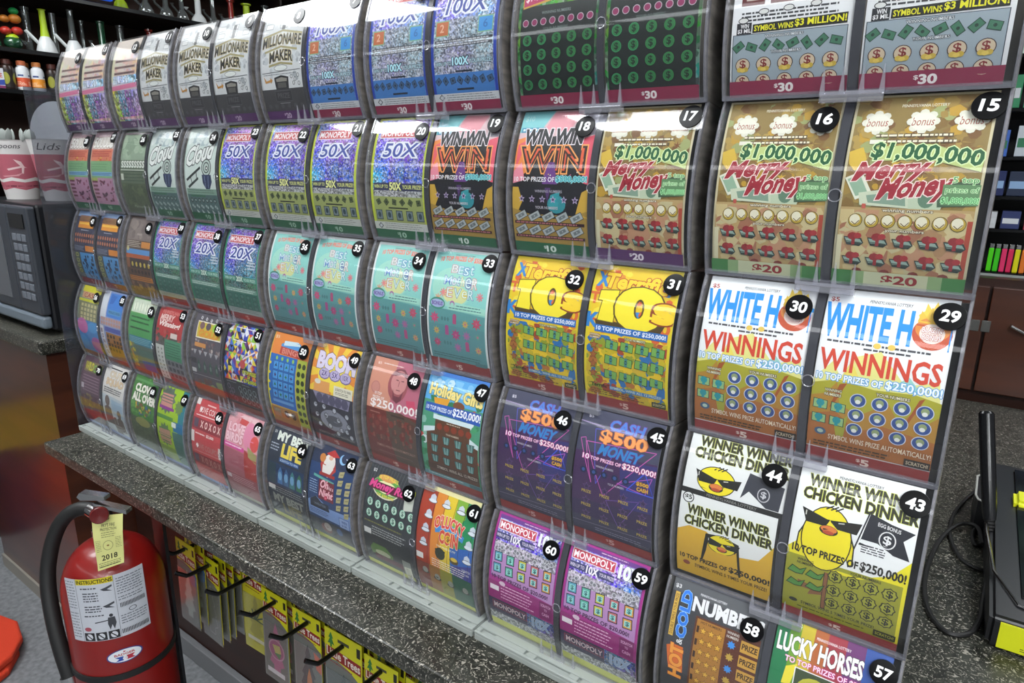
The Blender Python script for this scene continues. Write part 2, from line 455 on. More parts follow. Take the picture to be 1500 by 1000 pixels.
P['side_l'] = shell_side(0.0, 0.0018).mesh('side_wall', side_m)
P['side_r'] = shell_side(W - 0.0018, W).mesh('side_wall', side_m)
P['rim_l'] = strip(-0.0002, 0.0020, 0, VMAX, -3.5, 0.9).mesh('side_rim', rim_m)
P['rim_r'] = strip(W - 0.0024, W + 0.0002, 0, VMAX, -3.5, 0.9).mesh('side_rim', rim_m)
P['lip'] = strip(0, W, VMAX - 3.6, VMAX + 0.4, -3.0, 1.6, 2).mesh('bottom_lip', rim_m)
P['divider'] = strip(0.1048, 0.1122, 1, VMAX - 2, -3.2, -1.7).mesh('divider', gap_m)
b = MB(); b.box(0.003, 0.014, 0.006, W - 0.003, 0.10, 0.012); b.box(0.003, 0.10, 0.006, W - 0.003, 0.104, 0.150)
P['tray'] = b.mesh('inner_tray', roll_m)
b = MB(); yt, zt = arc(VMAX, 0)
b.box(W/2 - 0.0245, yt - 0.0085, -0.0075, W/2 + 0.0245, yt + 0.001, -0.0005, bev=0.0012)
b.box(W/2 - 0.0245, yt - 0.0085, -0.0015, W/2 + 0.0245, yt - 0.0065, 0.0015)
P['ledge'] = b.mesh('catch_ledge', tooth_m)
b = MB()
prof = [(0.0022, -0.001), (0.0019, 0.004), (0.0013, 0.010), (0.0008, 0.016), (0.0003, 0.0205)]
rings = []
for r, z in prof:
    yy = -0.0062 + (-0.0040) * (z / 0.02)
    rings.append([b.bm.verts.new((r * sx, yt + yy + r * 0.7 * sy, z)) for sx, sy in ((-1, -1), (1, -1), (1, 1), (-1, 1))])
for A, B in zip(rings[:-1], rings[1:]):
    for k in range(4): b.bm.faces.new((A[k], A[(k + 1) % 4], B[(k + 1) % 4], B[k]))
b.bm.faces.new(rings[0][::-1]); b.bm.faces.new(rings[-1])
P['tooth'] = b.mesh('catch_tooth', tooth_m)
b = MB(); n = 20; rr = []
for k in range(n):
    a = 2 * math.pi * k / n; ring = []
    for j in range(5):
        c = 2 * math.pi * j / 5; rad = 5.2 + 0.55 * math.cos(c)
        ring.append(b.bm.verts.new(arcpt(W/2 + rad * math.cos(a) / 1000, 87 + rad * math.sin(a), 0.5 + 0.55 * math.sin(c))))
    rr.append(ring)
for k in range(n):
    for j in range(5): b.bm.faces.new((rr[k][j], rr[(k+1) % n][j], rr[(k+1) % n][(j+1) % 5], rr[k][(j+1) % 5]))
P['ring'] = b.mesh('thumb_ring', tooth_m)

def badge_mesh(x, v, off0):
    b = MB(); n = 28
    for (r0, o0), (r1, o1) in (((0, 1.0), (8, 0.98)), ((8, 0.98), (11.4, 0.9)), ((11.4, 0.9), (11.7, 0.1))):
        for k in range(n):
            a, c = 2 * math.pi * k / n, 2 * math.pi * (k + 1) / n
            q = [arcpt(x + r * math.cos(t) / 1000, v + r * math.sin(t), off0 + o) for r, t, o in ((r0, a, o0), (r1, a, o1), (r1, c, o1), (r0, c, o0))]
            if r0 == 0: q = q[1:]+[q[0]] if False else [q[0], q[1], q[2]]
            b.bm.faces.new([b.bm.verts.new(p) for p in q])
    bmesh.ops.remove_doubles(b.bm, verts=b.bm.verts, dist=1e-5)
    for f in b.bm.faces: f.smooth = True
    return b.mesh('number_badge', badge_m)
def digits_mesh(txt, x, v, off0):
    vs, fs = glyphs(txt, 0.03, 0.1)
    ax, bx = min(p[0] for p in vs), max(p[0] for p in vs); ay, by = min(p[1] for p in vs), max(p[1] for p in vs)
    h = 10.2; wd_ = 14.4 if len(txt) == 2 else 7.4
    if '1' in txt and len(txt) == 2: wd_ = 13.2
    me = bpy.data.meshes.new('digits')
    vv = []
    for px, py in vs:
        X = ((px - ax) / (bx - ax) - .5) * wd_; Y = (.5 - (py - ay) / (by - ay)) * h
        vv.append(arcpt(x + X / 1000, v + Y + X * 0.04, off0 + 1.12))
    me.from_pydata(vv, [], [f for f in fs]); me.materials.append(digit_m); me.update()
    return me
BADGE = {'L': badge_mesh(0.0915, 22.5, 0), 'R': badge_mesh(0.2060, 15.3, 0)}
TIER = ['top', 'second', 'third', 'fourth', 'lowest']
STK = {1: 'rightmost', 2: 'second rightmost', 3: 'third rightmost', 4: 'middle', 5: 'third leftmost', 6: 'second leftmost', 7: 'leftmost'}
ONES = ' one two three four five six seven eight nine ten eleven twelve thirteen fourteen fifteen sixteen seventeen eighteen nineteen'.split(' ')
TENS = '  twenty thirty forty fifty sixty seventy'.split(' ')
def words(n): return ONES[n] if n < 20 else TENS[n // 10] + ('-' + ONES[n % 10] if n % 10 else '')
def share(name, me, parent): return obj(name, me, parent)
def make_bin(r, c):
    n_r = r * 14 + 2 * c - 1; n_l = n_r + 1
    loc = L2W(-c * PITCH, ROWY[r], ROWZ[r])
    t = empty('ticket_dispenser', loc, (-PH, 0, 0), label='clear double ticket bin, badges %d and %d, %s tier, %s stack' % (n_l, n_r, TIER[r], STK[c]), cat='ticket dispenser', group='stacked ticket bins on the granite worktop')
    for nm, k in (('cover', 'cover'), ('side_wall', 'side_l'), ('side_wall', 'side_r'), ('side_rim', 'rim_l'), ('side_rim', 'rim_r'), ('bottom_lip', 'lip'), ('divider', 'divider'), ('inner_tray', 'tray'), ('thumb_ring', 'ring')):
        share(nm, P[k], t)
    lg = share('catch_ledge', P['ledge'], t)
    for k in range(4):
        th = share('catch_tooth', P['tooth'], lg); th.location = (W/2 - 0.0225 + 0.015 * k, 0, 0)
    for side, n, x, v in (('L', n_l, 0.0915, 22.5), ('R', n_r, 0.2060, 15.3)):
        bd = share('number_badge', BADGE[side], t); bd['label'] = 'black badge %d' % n
        share('digits', digits_mesh(str(n), x, v, 0), bd)
for r in range(5):
    for c in range(7, 0, -1): make_bin(r, c)

# white base trays
def base_mesh(cut=-0.0045):
    b = MB(); d = 0.0122
    # y measured from the worktop line; front at -0.0725, the bins start behind it
    b.box(cut, -0.0745, 0.0, 0.2265, 0.055, d - 0.0040, bev=0.0012)
    b.box(cut, -0.0745, d - 0.0038, 0.2265, -0.0708, d, bev=0.0008)
    for x0, x1 in ((cut, cut + .0065), (0.024, 0.07), (0.074, 0.086), (0.134, 0.146), (0.150, 0.200), (0.217, 0.2265)):
        b.box(x0, -0.0704, d - 0.0040, x1, -0.0630, d - .0004, bev=0.0006)
    b.box(cut, -0.0625, d - 0.0028, 0.2265, 0.05, d - 0.0002, bev=0.0006)
    return b.mesh('base_tray', white_pl)
bme = base_mesh()
pos = ['right end', 'second from the right', 'third from the right', 'middle', 'third from the left', 'second from the left', 'left end']
for c in range(7, 0, -1):
    t = empty('dispenser_base', (-c * PITCH, 0, 0.9101), label='white slotted plastic base tray under the %s bin stack' % pos[c-1], cat='base tray', group='white base trays on the worktop')
    obj('tray', bme if c < 7 else base_mesh(0.012), t)
# ------------------------------------------------------------------ the tickets: one printed design each
MAR, PUR, GRN, RED = '#86163f', '#51215e', '#12603a', '#8f2a26'
def band(a, col, txt, y=151, tc='#d8c9c4', x0=None):
    a.R(0, y, 100, 165.5, col)
    if txt:
        w = 12 if len(txt) > 2 else 6
        a.T('$', 50 - w / 2 - 4, y + 3.6, 50 - w / 2 - .8, y + 7.4, tc); a.T(txt[1:], 50 - w / 2, y + 3.4, 50 + w / 2, y + 10.4, tc, b=.05)
def grid(xs, ys):
    for y in ys:
        for x in xs: yield x, y
def lerp(a, b, n): return [a + (b - a) * i / (n - 1) for i in range(n)]

def win3m(a):
    a.R(0, 0, 100, 165, '#e6e8ea')
    a.R(5, 4, 95, 20, '#1d1d22'); a.T('$3,000,000', 10, 7, 90, 17, '#e6d23a', b=.03)
    for x in (7, 32, 57, 80): a.R(x, 60, x + 20, 88, '#5d1a1a'); a.D(x + 10, 72, 7, 6, '#c9a636'); a.R(x + 4, 81, x + 16, 84, '#c9c0b8')
    a.micro(8, 93.5, 92, 3, '#3a3c40', 3.0, 1.5)
    for x, y in ((27, 94), (48, 93), (70, 92), (10, 100)): a.D(x, y, 4.6, 2.7, '#2e3034'); a.D(x, y, 3.9, 2.0, '#d8d9d6')
    a.T('WIN', 8, 103, 15, 106.3, '#e9e9e9', b=.03, o='#15161a', ob=.1); a.T('$3 MIL', 5.5, 107, 17, 110.6, '#e9e9e9', b=.03, o='#15161a', ob=.1)
    a.P([(18.5, 103.8), (96, 101.8), (96, 110.2), (18.5, 110.8)], '#17180f'); a.P([(4.5, 102), (17.5, 102), (17.5, 111.4), (4.5, 111.4)], '#24252a')
    a.T('WIN', 8, 103, 15, 106.3, '#e9e9e9', b=.03); a.T('$3 MIL', 5.5, 107, 17, 110.6, '#e9e9e9', b=.03)
    a.T('SYMBOL WINS', 20, 105, 53, 109.4, '#e3df1e', b=.03, o='#17180f', ob=.09); a.T('$3 MILLION!', 54.5, 103.2, 95, 109.2, '#e3df1e', b=.035, o='#17180f', ob=.08)
    a.R(1.5, 111.5, 97, 152, '#2f3a44'); a.R(2.1, 112, 96.4, 152, '#97a5ae')
    a.T('WINNING NUMBERS', 30, 113.2, 62, 115.6, '#dde2e4', b=.01, o='#2a333b', ob=.12)
    for i, x in enumerate(lerp(7, 89, 8)): a.bill(x, 121.5 + (i % 2), 8.5, 6.0, '#3f7459', '#1d3a2d', (-.7, .3, -1.0, .6, -.5, .9, -.8, .2)[i])
    a.T('YOUR NUMBERS', 36, 126.4, 61, 128.6, '#dde2e4', b=.01, o='#2a333b', ob=.12)
    for x, y in grid(lerp(11.5, 85.5, 5), (137.2, 151.5)):
        a.D(x, y, 6.6, 6.2, '#3a1f1c'); a.D(x, y, 6.0, 5.6, '#c9b79c'); a.T('$', x - 2.6, y - 4.2, x + 2.6, y + 3.4, '#7d1f22', b=.04)
        if y < 145: a.D(x - 2.6, y + 3.8, 2.6, 2.2, '#cbb04a', 8); a.D(x + 2.6, y + 3.8, 2.6, 2.2, '#c2a63f', 8); a.D(x, y + 4.4, 2.4, 1.9, '#d8be58', 8)
    band(a, MAR, '$30', 151, '#e8e2e0')

def green30(a):
    a.R(0, 0, 100, 165, '#2d6a3b', 2); a.R(3.5, 0, 96.5, 160, '#111a17')
    a.R(3.5, 0, 96.5, 60, '#4c8a2a', 2); a.blobs(4, 2, 96, 58, 120, ['#86b43a', '#5c9a2f', '#b2c94a', '#3d7a2c'], 1.5, 3.5)
    a.P([(4, 40), (40, 34), (42, 56), (5, 62)], '#c79b3a'); a.P([(5, 42), (38, 36), (40, 54), (6, 60)], '#b01f5a'); a.T('$10,000', 8, 46, 36, 54, '#f0dfe6', b=.03, tilt=-4)
    a.T('WINNING NUMBERS', 30, 66.5, 66, 69.5, '#7d8a86', b=.02)
    for x in lerp(10, 90, 8): a.D(x, 77, 4.0, 3.9, '#b7aab2'); a.D(x, 77, 3.2, 3.1, '#8f2a5c')
    a.T('YOUR NUMBERS', 33, 83.3, 64, 86.3, '#6f7d78', b=.02)
    for x, y in grid(lerp(13, 88, 5), (95, 110, 125, 140.5)):
        a.D(x, y, 5.7, 5.5, '#2f8a55' if x < 40 else '#2f7f42', 20); a.D(x, y, 4.7, 4.5, '#123421' if False else '#1a3a26', 20); a.D(x, y, 4.6, 4.4, '#2b7340', 20); a.T('$', x - 2.2, y - 3.5, x + 2.2, y + 3.5, '#0c1410', b=.06)
    band(a, MAR, '$30', 151, '#e8e2e0')

def monobase(a, edge, f1, f2, mult, mc):
    a.R(0, 0, 100, 165, edge); a.R(4.5, 3, 95.5, 160, f1, 1)
    a.R(4.5, 3, 34, 104, f2, 1)
    if mc: a.R(62, 32, 95.5, 104, mc, 1)
    a.R(9, 14, 80, 29, '#d9dde0'); a.R(10.2, 15.2, 78.8, 27.8, '#c5474c'); a.T('MONOPOLY', 12, 17.2, 77, 26, '#f2f2f2', b=.03, sh=.1)
    a.T(mult, 20, 36, 82, 54, '#34489c', b=.02, o='#e6eaf0', ob=.10, sh=.15)

def mono100(a):
    monobase(a, '#2140a8', '#7f97c9', '#6a86c8', '100X', 0)
    a.R(4.5, 60, 95.5, 122, '#8b95a8', 1)
    for x0, x1, c in ((7, 28, '#c06a3c'), (72, 94, '#3f93d6')): a.R(x0, 61, x1, 79, '#7fb48a'); a.R(x0 + 1.2, 62.2, x1 - 1.2, 77.8, c)
    a.T('2', 14, 65, 20, 74, '#e3b496', b=.02); a.T('6', 80, 65, 86, 74, '#2c6fb0', b=.02)
    for y in (83, 88): a.R(7, y, 94, y + 3.2, '#20242e'); a.micro(9, y + 1, 92, 1, '#c8ccd2', 2, 1.3)
    a.T('WIN UP TO', 8, 107.5, 32, 111.5, '#bfe0ea', b=.03, o='#1c2a3a', ob=.12); a.T('100X', 34, 103.5, 58, 112, '#bff0fa', b=.05, o='#14344a', ob=.09); a.T('YOUR PRIZE!', 60, 106.5, 93, 111, '#bfe0ea', b=.03, o='#1c2a3a', ob=.12)
    a.R(4.5, 121, 95.5, 144, '#3f79bd'); a.R(38, 118, 64, 120, '#1d2736'); a.R(38, 138, 64, 140.3, '#1d2736')
    for i, x in enumerate(lerp(10, 90, 8)): a.bill(x, 129, 7, 6.5, '#3c5a7c', '#15253a', (-.7, .9, -.3, .6, -.9, .5, 1.1, -.4)[i])
    a.R(0, 143.5, 100, 153, '#c9cdd0'); a.micro(20, 145, 95, 3, '#6f7478', 2.6, .9); a.P([(12, 143.8), (17, 148), (12, 152.2), (7, 148)], '#5c6165'); a.P([(12, 145.4), (15, 148), (12, 150.6), (9, 148)], '#c9cdd0')
    band(a, MAR, '$30', 152.5, '#e2dada')

def milmaker(a):
    a.R(0, 0, 100, 165, '#b9bdc0'); a.R(3, 2, 97, 160, '#d5d8d9')
    a.blobs(4, 4, 96, 110, 60, ['#bfc4c8', '#e4e7e8', '#a9afb3', '#cfd5d8'], 2, 7)
    for x, y in grid((16, 50, 84), (18, 30)): a.R(x - 9, y - 5, x + 9, y + 4, '#8d9396'); a.R(x - 8, y - 4, x + 8, y + 3, '#e9ebea')
    a.R(46, 14, 54, 36, '#5a5d5e')
    a.P([(4, 44), (50, 36), (96, 44), (96, 47), (50, 39), (4, 47)], '#a59c6c')
    a.T('MILLIONAIRE', 6, 47, 95, 62, '#232322', b=.03, o='#cdbf8a', ob=.05, arch=4)
    a.P([(12, 66), (50, 59.5), (88, 66), (88, 69), (50, 62.5), (12, 69)], '#a59c6c')
    a.T('MAKER', 24, 69, 77, 83, '#1f1f1f', b=.04, o='#cdbf8a', ob=.05, arch=3)
    a.P([(22, 86), (50, 82.5), (78, 86), (78, 89), (50, 85.5), (22, 89)], '#a59c6c'); a.D(50, 91, 16, 4.5, '#6d7173'); a.D(50, 91, 15, 3.8, '#dfe4e0')
    a.line(5, 97, 95, 95, .9, '#54585a'); a.micro(8, 99, 92, 1, '#74797c')
    a.R(0, 120, 100, 165, '#3c3b3d')
    a.P([(33, 104), (50, 101), (67, 104), (65, 121), (35, 121)], '#1d1c1e'); a.P([(37, 106), (50, 104), (63, 106), (62, 110), (38, 110)], '#8d8a80'); a.R(40, 111.5, 60, 118.5, '#55534f')
    a.P([(8, 101), (14, 108), (24, 106), (22, 103), (29, 107), (24, 112), (24, 109.5), (11, 111)], '#c38a3a')
    for x, y in ((74, 104), (82, 108), (89, 103), (78, 113), (90, 114)): a.D(x, y, 3, 3, '#43474a', 10); a.D(x, y, 2.2, 2.2, '#d0d3d3', 10)
    a.R(30, 122, 70, 138, '#535256'); a.R(31, 123, 69, 137, '#2c2b2e'); a.T('PRIZE', 36, 126, 64, 133, '#5a585c')
    for x in lerp(12, 88, 6): a.D(x, 144, 4, 3.4, '#4d4c50', 10)
    a.R(38, 139.5, 62, 140.5, '#8c8a8e')
    band(a, PUR, '$20', 151, '#b9a4bd')

def pastel(a):
    a.R(0, 0, 100, 165, '#cfc2c9'); a.R(0, 0, 100, 70, '#d9cdc2'); a.R(78, 20, 100, 80, '#e2c39a'); a.R(0, 20, 12, 80, '#d8d6b4')
    a.blobs(10, 30, 96, 70, 40, ['#e0b9ae', '#cfd2c0', '#d9a7a0', '#c8b8c8', '#e6d6a8'], 3, 9)
    for y in (40, 52, 63): a.R(10, y, 90, y + 5, '#a88a86'); a.micro(12, y + 1.2, 88, 1, '#4c3a3c', 3, 2.6)
    a.R(6, 70, 96, 84, '#8fa6d0', 2); a.micro(10, 72, 70, 4, '#e8e8ee', 3, 1.4)
    a.P([(0, 88), (100, 84), (100, 92), (0, 96)], '#d9779c')
    a.R(0, 96, 22, 160, '#9fae52', 2); a.R(22, 96, 48, 160, '#3f9fae', 2); a.R(48, 96, 74, 160, '#7a5aa0', 2); a.R(74, 96, 100, 160, '#a08ab8', 2)
    for x in lerp(14, 66, 6): a.D(x, 105, 3.6, 4.4, '#1d3a5c', 12); a.D(x, 105, 2, 2.7, '#bfe6ee', 12)
    for x, y in grid(lerp(22, 88, 5), (116, 127, 138)): a.D(x, y, 4, 3.6, '#4c3a6a', 10); a.D(x, y, 2.8, 2.4, '#c5a9c8', 10)
    a.R(6, 143, 94, 148, '#c795a8', 2)
    band(a, PUR, '$20', 151, '#c9b3c8')

def sumfun(a):
    a.R(0, 0, 100, 165, '#c9b9a8'); a.R(0, 0, 100, 40, '#d8b9bf'); a.R(2, 12, 98, 37, '#e8e3d8')
    for i, x in enumerate(lerp(12, 84, 6)): a.T('50UUUs'[i] if i < 6 else 'U', x - 7, 14, x + 7, 34, '#f6f4ee', b=.06, o='#9a8878', ob=.06, sh=.15)
    a.R(3, 38, 97, 62, '#d77f62'); a.micro(8, 42, 92, 3, '#a8342e', 4.4, 2.6); a.blobs(30, 54, 90, 62, 12, ['#d8c23a', '#c8542e'], 2, 3.4)
    a.R(3, 62, 97, 96, '#7fae7c'); a.micro(8, 68, 80, 3, '#5a8a60', 5, 1.2)
    a.R(6, 84, 96, 92, '#7fb4d8'); a.micro(8, 86, 92, 2, '#2e5a8c', 3, 1.6)
    a.R(3, 96, 97, 150, '#b98aa6'); a.R(3, 96, 30, 103, '#a8b45a')
    rr = random.Random(3)
    for y in (102, 110, 118, 126, 134): a.R(5, y, 30 - rr.random() * 8, y + 4, '#6a1f3c')
    for _ in range(26):
        x = 34 + rr.random() * 54; y = 100 + rr.random() * 42; a.R(x, y, x + 3 + 6 * rr.random(), y + 2.5 + 4 * rr.random(), rr.choice(['#6a1f3c', '#4c1a3a', '#8a3a5c']))
    band(a, GRN, '$10', 150, '#9fc4ac')

def plaingreen(a):
    a.R(0, 0, 100, 165, '#5c6d55'); a.R(3, 3, 97, 60, '#8fa38c'); a.blobs(3, 3, 97, 60, 20, ['#9ab096', '#849a82', '#a5b8a0'], 6, 16)
    a.R(0, 5, 100, 9, '#a08a92')
    for i, x in enumerate(lerp(10, 92, 9)): a.T('S', x - 4, 62, x + 4, 74, '#e4e9e0', b=.05, o='#5e7060', ob=.05, sh=.1)
    for y in (80, 86, 92, 98): a.R(8, y, 92, y + 1.6, '#3e5240')
    a.R(3, 78, 97, 79.5, '#c8d0c0'); a.R(4, 86, 14, 98, '#d5dccb')
    a.R(3, 104, 97, 160, '#4d5c40'); a.blobs(6, 106, 94, 150, 34, ['#46563a', '#566648', '#5f6f4c', '#3f4f36'], 3, 9)
    a.T('Pennsylvania', 30, 146, 88, 153, '#9aa892', sh=.3)

def cloud9(a):
    a.R(0, 0, 100, 165, '#b9ccc2'); a.R(3, 3, 97, 160, '#cddbd4'); a.blobs(4, 5, 96, 35, 30, ['#e1e9e6', '#b5c2c8', '#d8e2de', '#a9bcc0'], 4, 10)
    a.T('Cloud', 8, 32, 90, 62, '#eef2ee', b=.05, o='#20292a', ob=.05, sh=.35, tilt=-16)
    a.D(70, 72, 15, 15, '#1c2322'); a.D(70, 72, 13, 13, '#b8c8c0'); a.D(70, 72, 9.5, 9.5, '#1c2322'); a.D(70, 72, 7.5, 7.5, '#b8c8c0'); a.D(71, 73, 4, 4, '#1c2322'); a.D(71, 73, 2, 2, '#e8ece8')
    a.P([(56, 84), (84, 84), (86, 96), (78, 108), (66, 108), (58, 98)], '#1f3156'); a.line(64, 86, 66, 106, 1.2, '#7f8fb0'); a.line(76, 86, 74, 106, 1.2, '#7f8fb0')
    a.P([(6, 92), (50, 70), (52, 74), (8, 96)], '#1d2624'); a.P([(10, 104), (44, 88), (45, 92), (12, 108)], '#27332f'); a.line(20, 88, 24, 100, 2, '#1d2624'); a.line(38, 78, 40, 92, 2, '#1d2624')
    a.P([(4, 108), (97, 108), (97, 118), (4, 118)], '#7fa08e'); a.micro(8, 110, 92, 2, '#40594c', 3.6, 1.2)
    a.R(3, 118, 97, 160, '#4b6a68'); a.R(14, 119, 60, 122, '#2f6a4a')
    for x in lerp(14, 86, 7): a.D(x, 128, 4.3, 4, '#1d2c2c', 12); a.D(x, 128, 2.3, 2.2, '#8fa8a4', 12)
    for x in lerp(14, 86, 6): a.bill(x, 139, 9, 5, '#a5bbb8', '#2c4240', .5)
    for x in lerp(24, 90, 5): a.P([(x - 4, 144), (x + 4, 150), (x - 3, 151)], '#b5c8c4')
    band(a, GRN, '$10', 150.5, '#9fc4ac')

def mono50(a):
    monobase(a, '#c3d23c', '#5a5fb8', '#3f78c4', '50X', '#6a4fae')
    a.R(6, 88, 95, 98, '#2c3054'); a.T('WIN UP TO', 7, 90.5, 33, 95, '#d8dc7a', b=.03); a.T('50X', 36, 87.5, 57, 97, '#e9ec9a', b=.05, o='#1c2030', ob=.06); a.T('YOUR PRIZE!', 60, 90.5, 94, 95.5, '#d8dc7a', b=.03)
    a.R(4.5, 98, 95.5, 107, '#8f9294', 1)
    a.R(4.5, 106, 95.5, 144, '#9aa562'); a.R(32, 120, 68, 122, '#2e3424')
    for i, x in enumerate(lerp(14, 88, 6)): a.bill(x, 113, 6.5, 7, '#4a5a34', '#222a1a', (-.5, .8, .1, -.7, .5, -.2)[i])
    for x in lerp(13, 89, 5): a.R(x - 6, 124, x + 6, 137.5, '#283440'); a.R(x - 5, 125, x + 5, 136.5, '#74858a'); a.D(x, 130.5, 3, 4, '#2f4650', 10)
    a.R(0, 140.5, 100, 151, '#c7cbc4'); a.micro(20, 142, 95, 3, '#7c807a', 2.9, .9); a.P([(12, 141.5), (17, 146), (12, 150.5), (7, 146)], '#5c6165'); a.P([(12, 143.3), (15, 146), (12, 148.7), (9, 146)], '#c9cdd0')
    band(a, GRN, '$10', 151, '#9fc4ac')

def mono20(a):
    monobase(a, '#2c8f66', '#4d6f9c', '#3f62b4', '20X', 0)
    a.R(4.5, 92, 95.5, 150, '#3f6b5e', 1); a.R(70, 58, 92, 60, '#c8d0d8'); a.R(68, 63, 92, 65, '#c8d0d8'); a.R(72, 68, 92, 70, '#c8d0d8')
    a.R(6, 84, 95, 93, '#4f8f7c'); a.T('WIN UP TO', 7, 86.5, 36, 91, '#b8d8c8', b=.03); a.T('20X', 40, 84.5, 58, 92.5, '#d5ecdc', b=.05, o='#1c3830', ob=.06); a.T('YOUR PRIZE!', 61, 86.5, 94, 91, '#b8d8c8', b=.03)
    a.R(5, 104, 95, 112, '#6f9a8a'); a.micro(8, 106, 92, 2, '#d0e0d8', 3, 1.3)
    a.R(4.5, 112, 95.5, 144, '#3d7466')
    for x, y in grid(lerp(16, 86, 5), (119, 128, 137)): a.R(x - 5, y - 3.6, x + 5, y + 3.4, '#1e3a34'); a.R(x - 4.2, y - 2.9, x + 4.2, y + 2.7, '#527f74')
    a.R(0, 141, 100, 151, '#9aa8a4'); a.micro(8, 143, 92, 2, '#6a7874', 3, .9)
    band(a, RED, '$5', 151, '#c99a94')

def winwin(a):
    a.R(0, 0, 100, 165, '#141418')
    a.P([(0, 0), (100, 0), (100, 40), (60, 30), (0, 34)], '#d9b9bd'); a.P([(0, 0), (42, 0), (30, 22), (0, 26)], '#7fc8cc'); a.P([(42, 2), (78, 2), (66, 26), (34, 22)], '#e59aa4'); a.P([(78, 0), (100, 0), (100, 30), (86, 30)], '#8d8a94')
    a.R(2, 20, 34, 26, '#3f8fae'); a.micro(4, 21.5, 30, 1, '#d8eef2', 3, 2.6); a.T('$10', 4, 6, 16, 13, '#a9d8d8', b=.03)
    a.P([(0, 34), (14, 30), (26, 66), (0, 82)], '#e8893e'); a.P([(2, 40), (14, 34), (2, 70)], '#e25c68'); a.P([(86, 34), (100, 30), (100, 84), (92, 82)], '#e0566a'); a.P([(0, 70), (10, 60), (16, 80), (0, 84)], '#e68a9c')
    a.T('WIN WIN', 10, 23, 86, 39, '#17171c', b=.07, o='#efe9ee', ob=.06, sh=.12)
    a.T('WIN', 8, 43, 92, 71, '#2a1512', b=.03, o='#f0a35a', ob=.05); a.T('WIN', 10, 44.5, 90, 69.5, '#e0603c', b=-.005); a.T('WIN', 13, 46.5, 87, 67.5, '#2a1814', b=-.02)
    a.P([(46, 60), (54, 60), (60, 84), (40, 84)], '#6a3a86')
    a.blobs(20, 70, 96, 80, 22, ['#d8b87a', '#c86a8a', '#e0e0d0'], .4, .9)
    a.T('10 TOP PRIZES OF', 2, 76.5, 56, 81.5, '#f0f0f4', b=.02); a.T('$500,000!', 58, 75, 97, 82, '#2c98a4', b=.03, o='#a8f0f0', ob=.07)
    a.P([(0, 88), (8, 88), (14, 104), (2, 126), (0, 126)], '#c9a23a'); a.P([(100, 88), (92, 92), (84, 118), (100, 120)], '#c9a23a'); a.P([(0, 112), (24, 118), (80, 118), (100, 112), (100, 152), (0, 152)], '#a5863a')
    a.P([(8, 88), (94, 88), (72, 122), (30, 122)], '#15141c'); a.D(60, 106, 12, 10, '#2c8a94'); a.P([(52, 96), (64, 92), (62, 110), (50, 112)], '#2f98a0'); a.P([(44, 88), (52, 88), (48, 104)], '#4c2c66')
    a.T('WINNING NUMBERS', 31, 90.5, 67, 93.5, '#a8a4b0', b=.02)
    for x in lerp(13, 84, 6): a.star(x, 101, 4.4, '#c9b8dc'); a.star(x, 101, 2.8, '#3c2f58')
    a.T('YOUR NUMBERS', 32, 108.6, 62, 111.6, '#c0bcc4', b=.02)
    for y in (120, 136):
        for x in lerp(12, 86, 5): a.bill(x, y, 15, 8, '#a8b0b0', '#1c1c22', -.5); a.bill(x, y, 9, 4, '#6f7a7c', '#a8b0b0', -.5)
        a.R(3, y + 6, 96, y + 9.4, '#33141a'); a.micro(5, y + 7, 94, 1, '#b06a6a', 3, 1.5)
    band(a, GRN, '$10', 151, '#d5e4da')

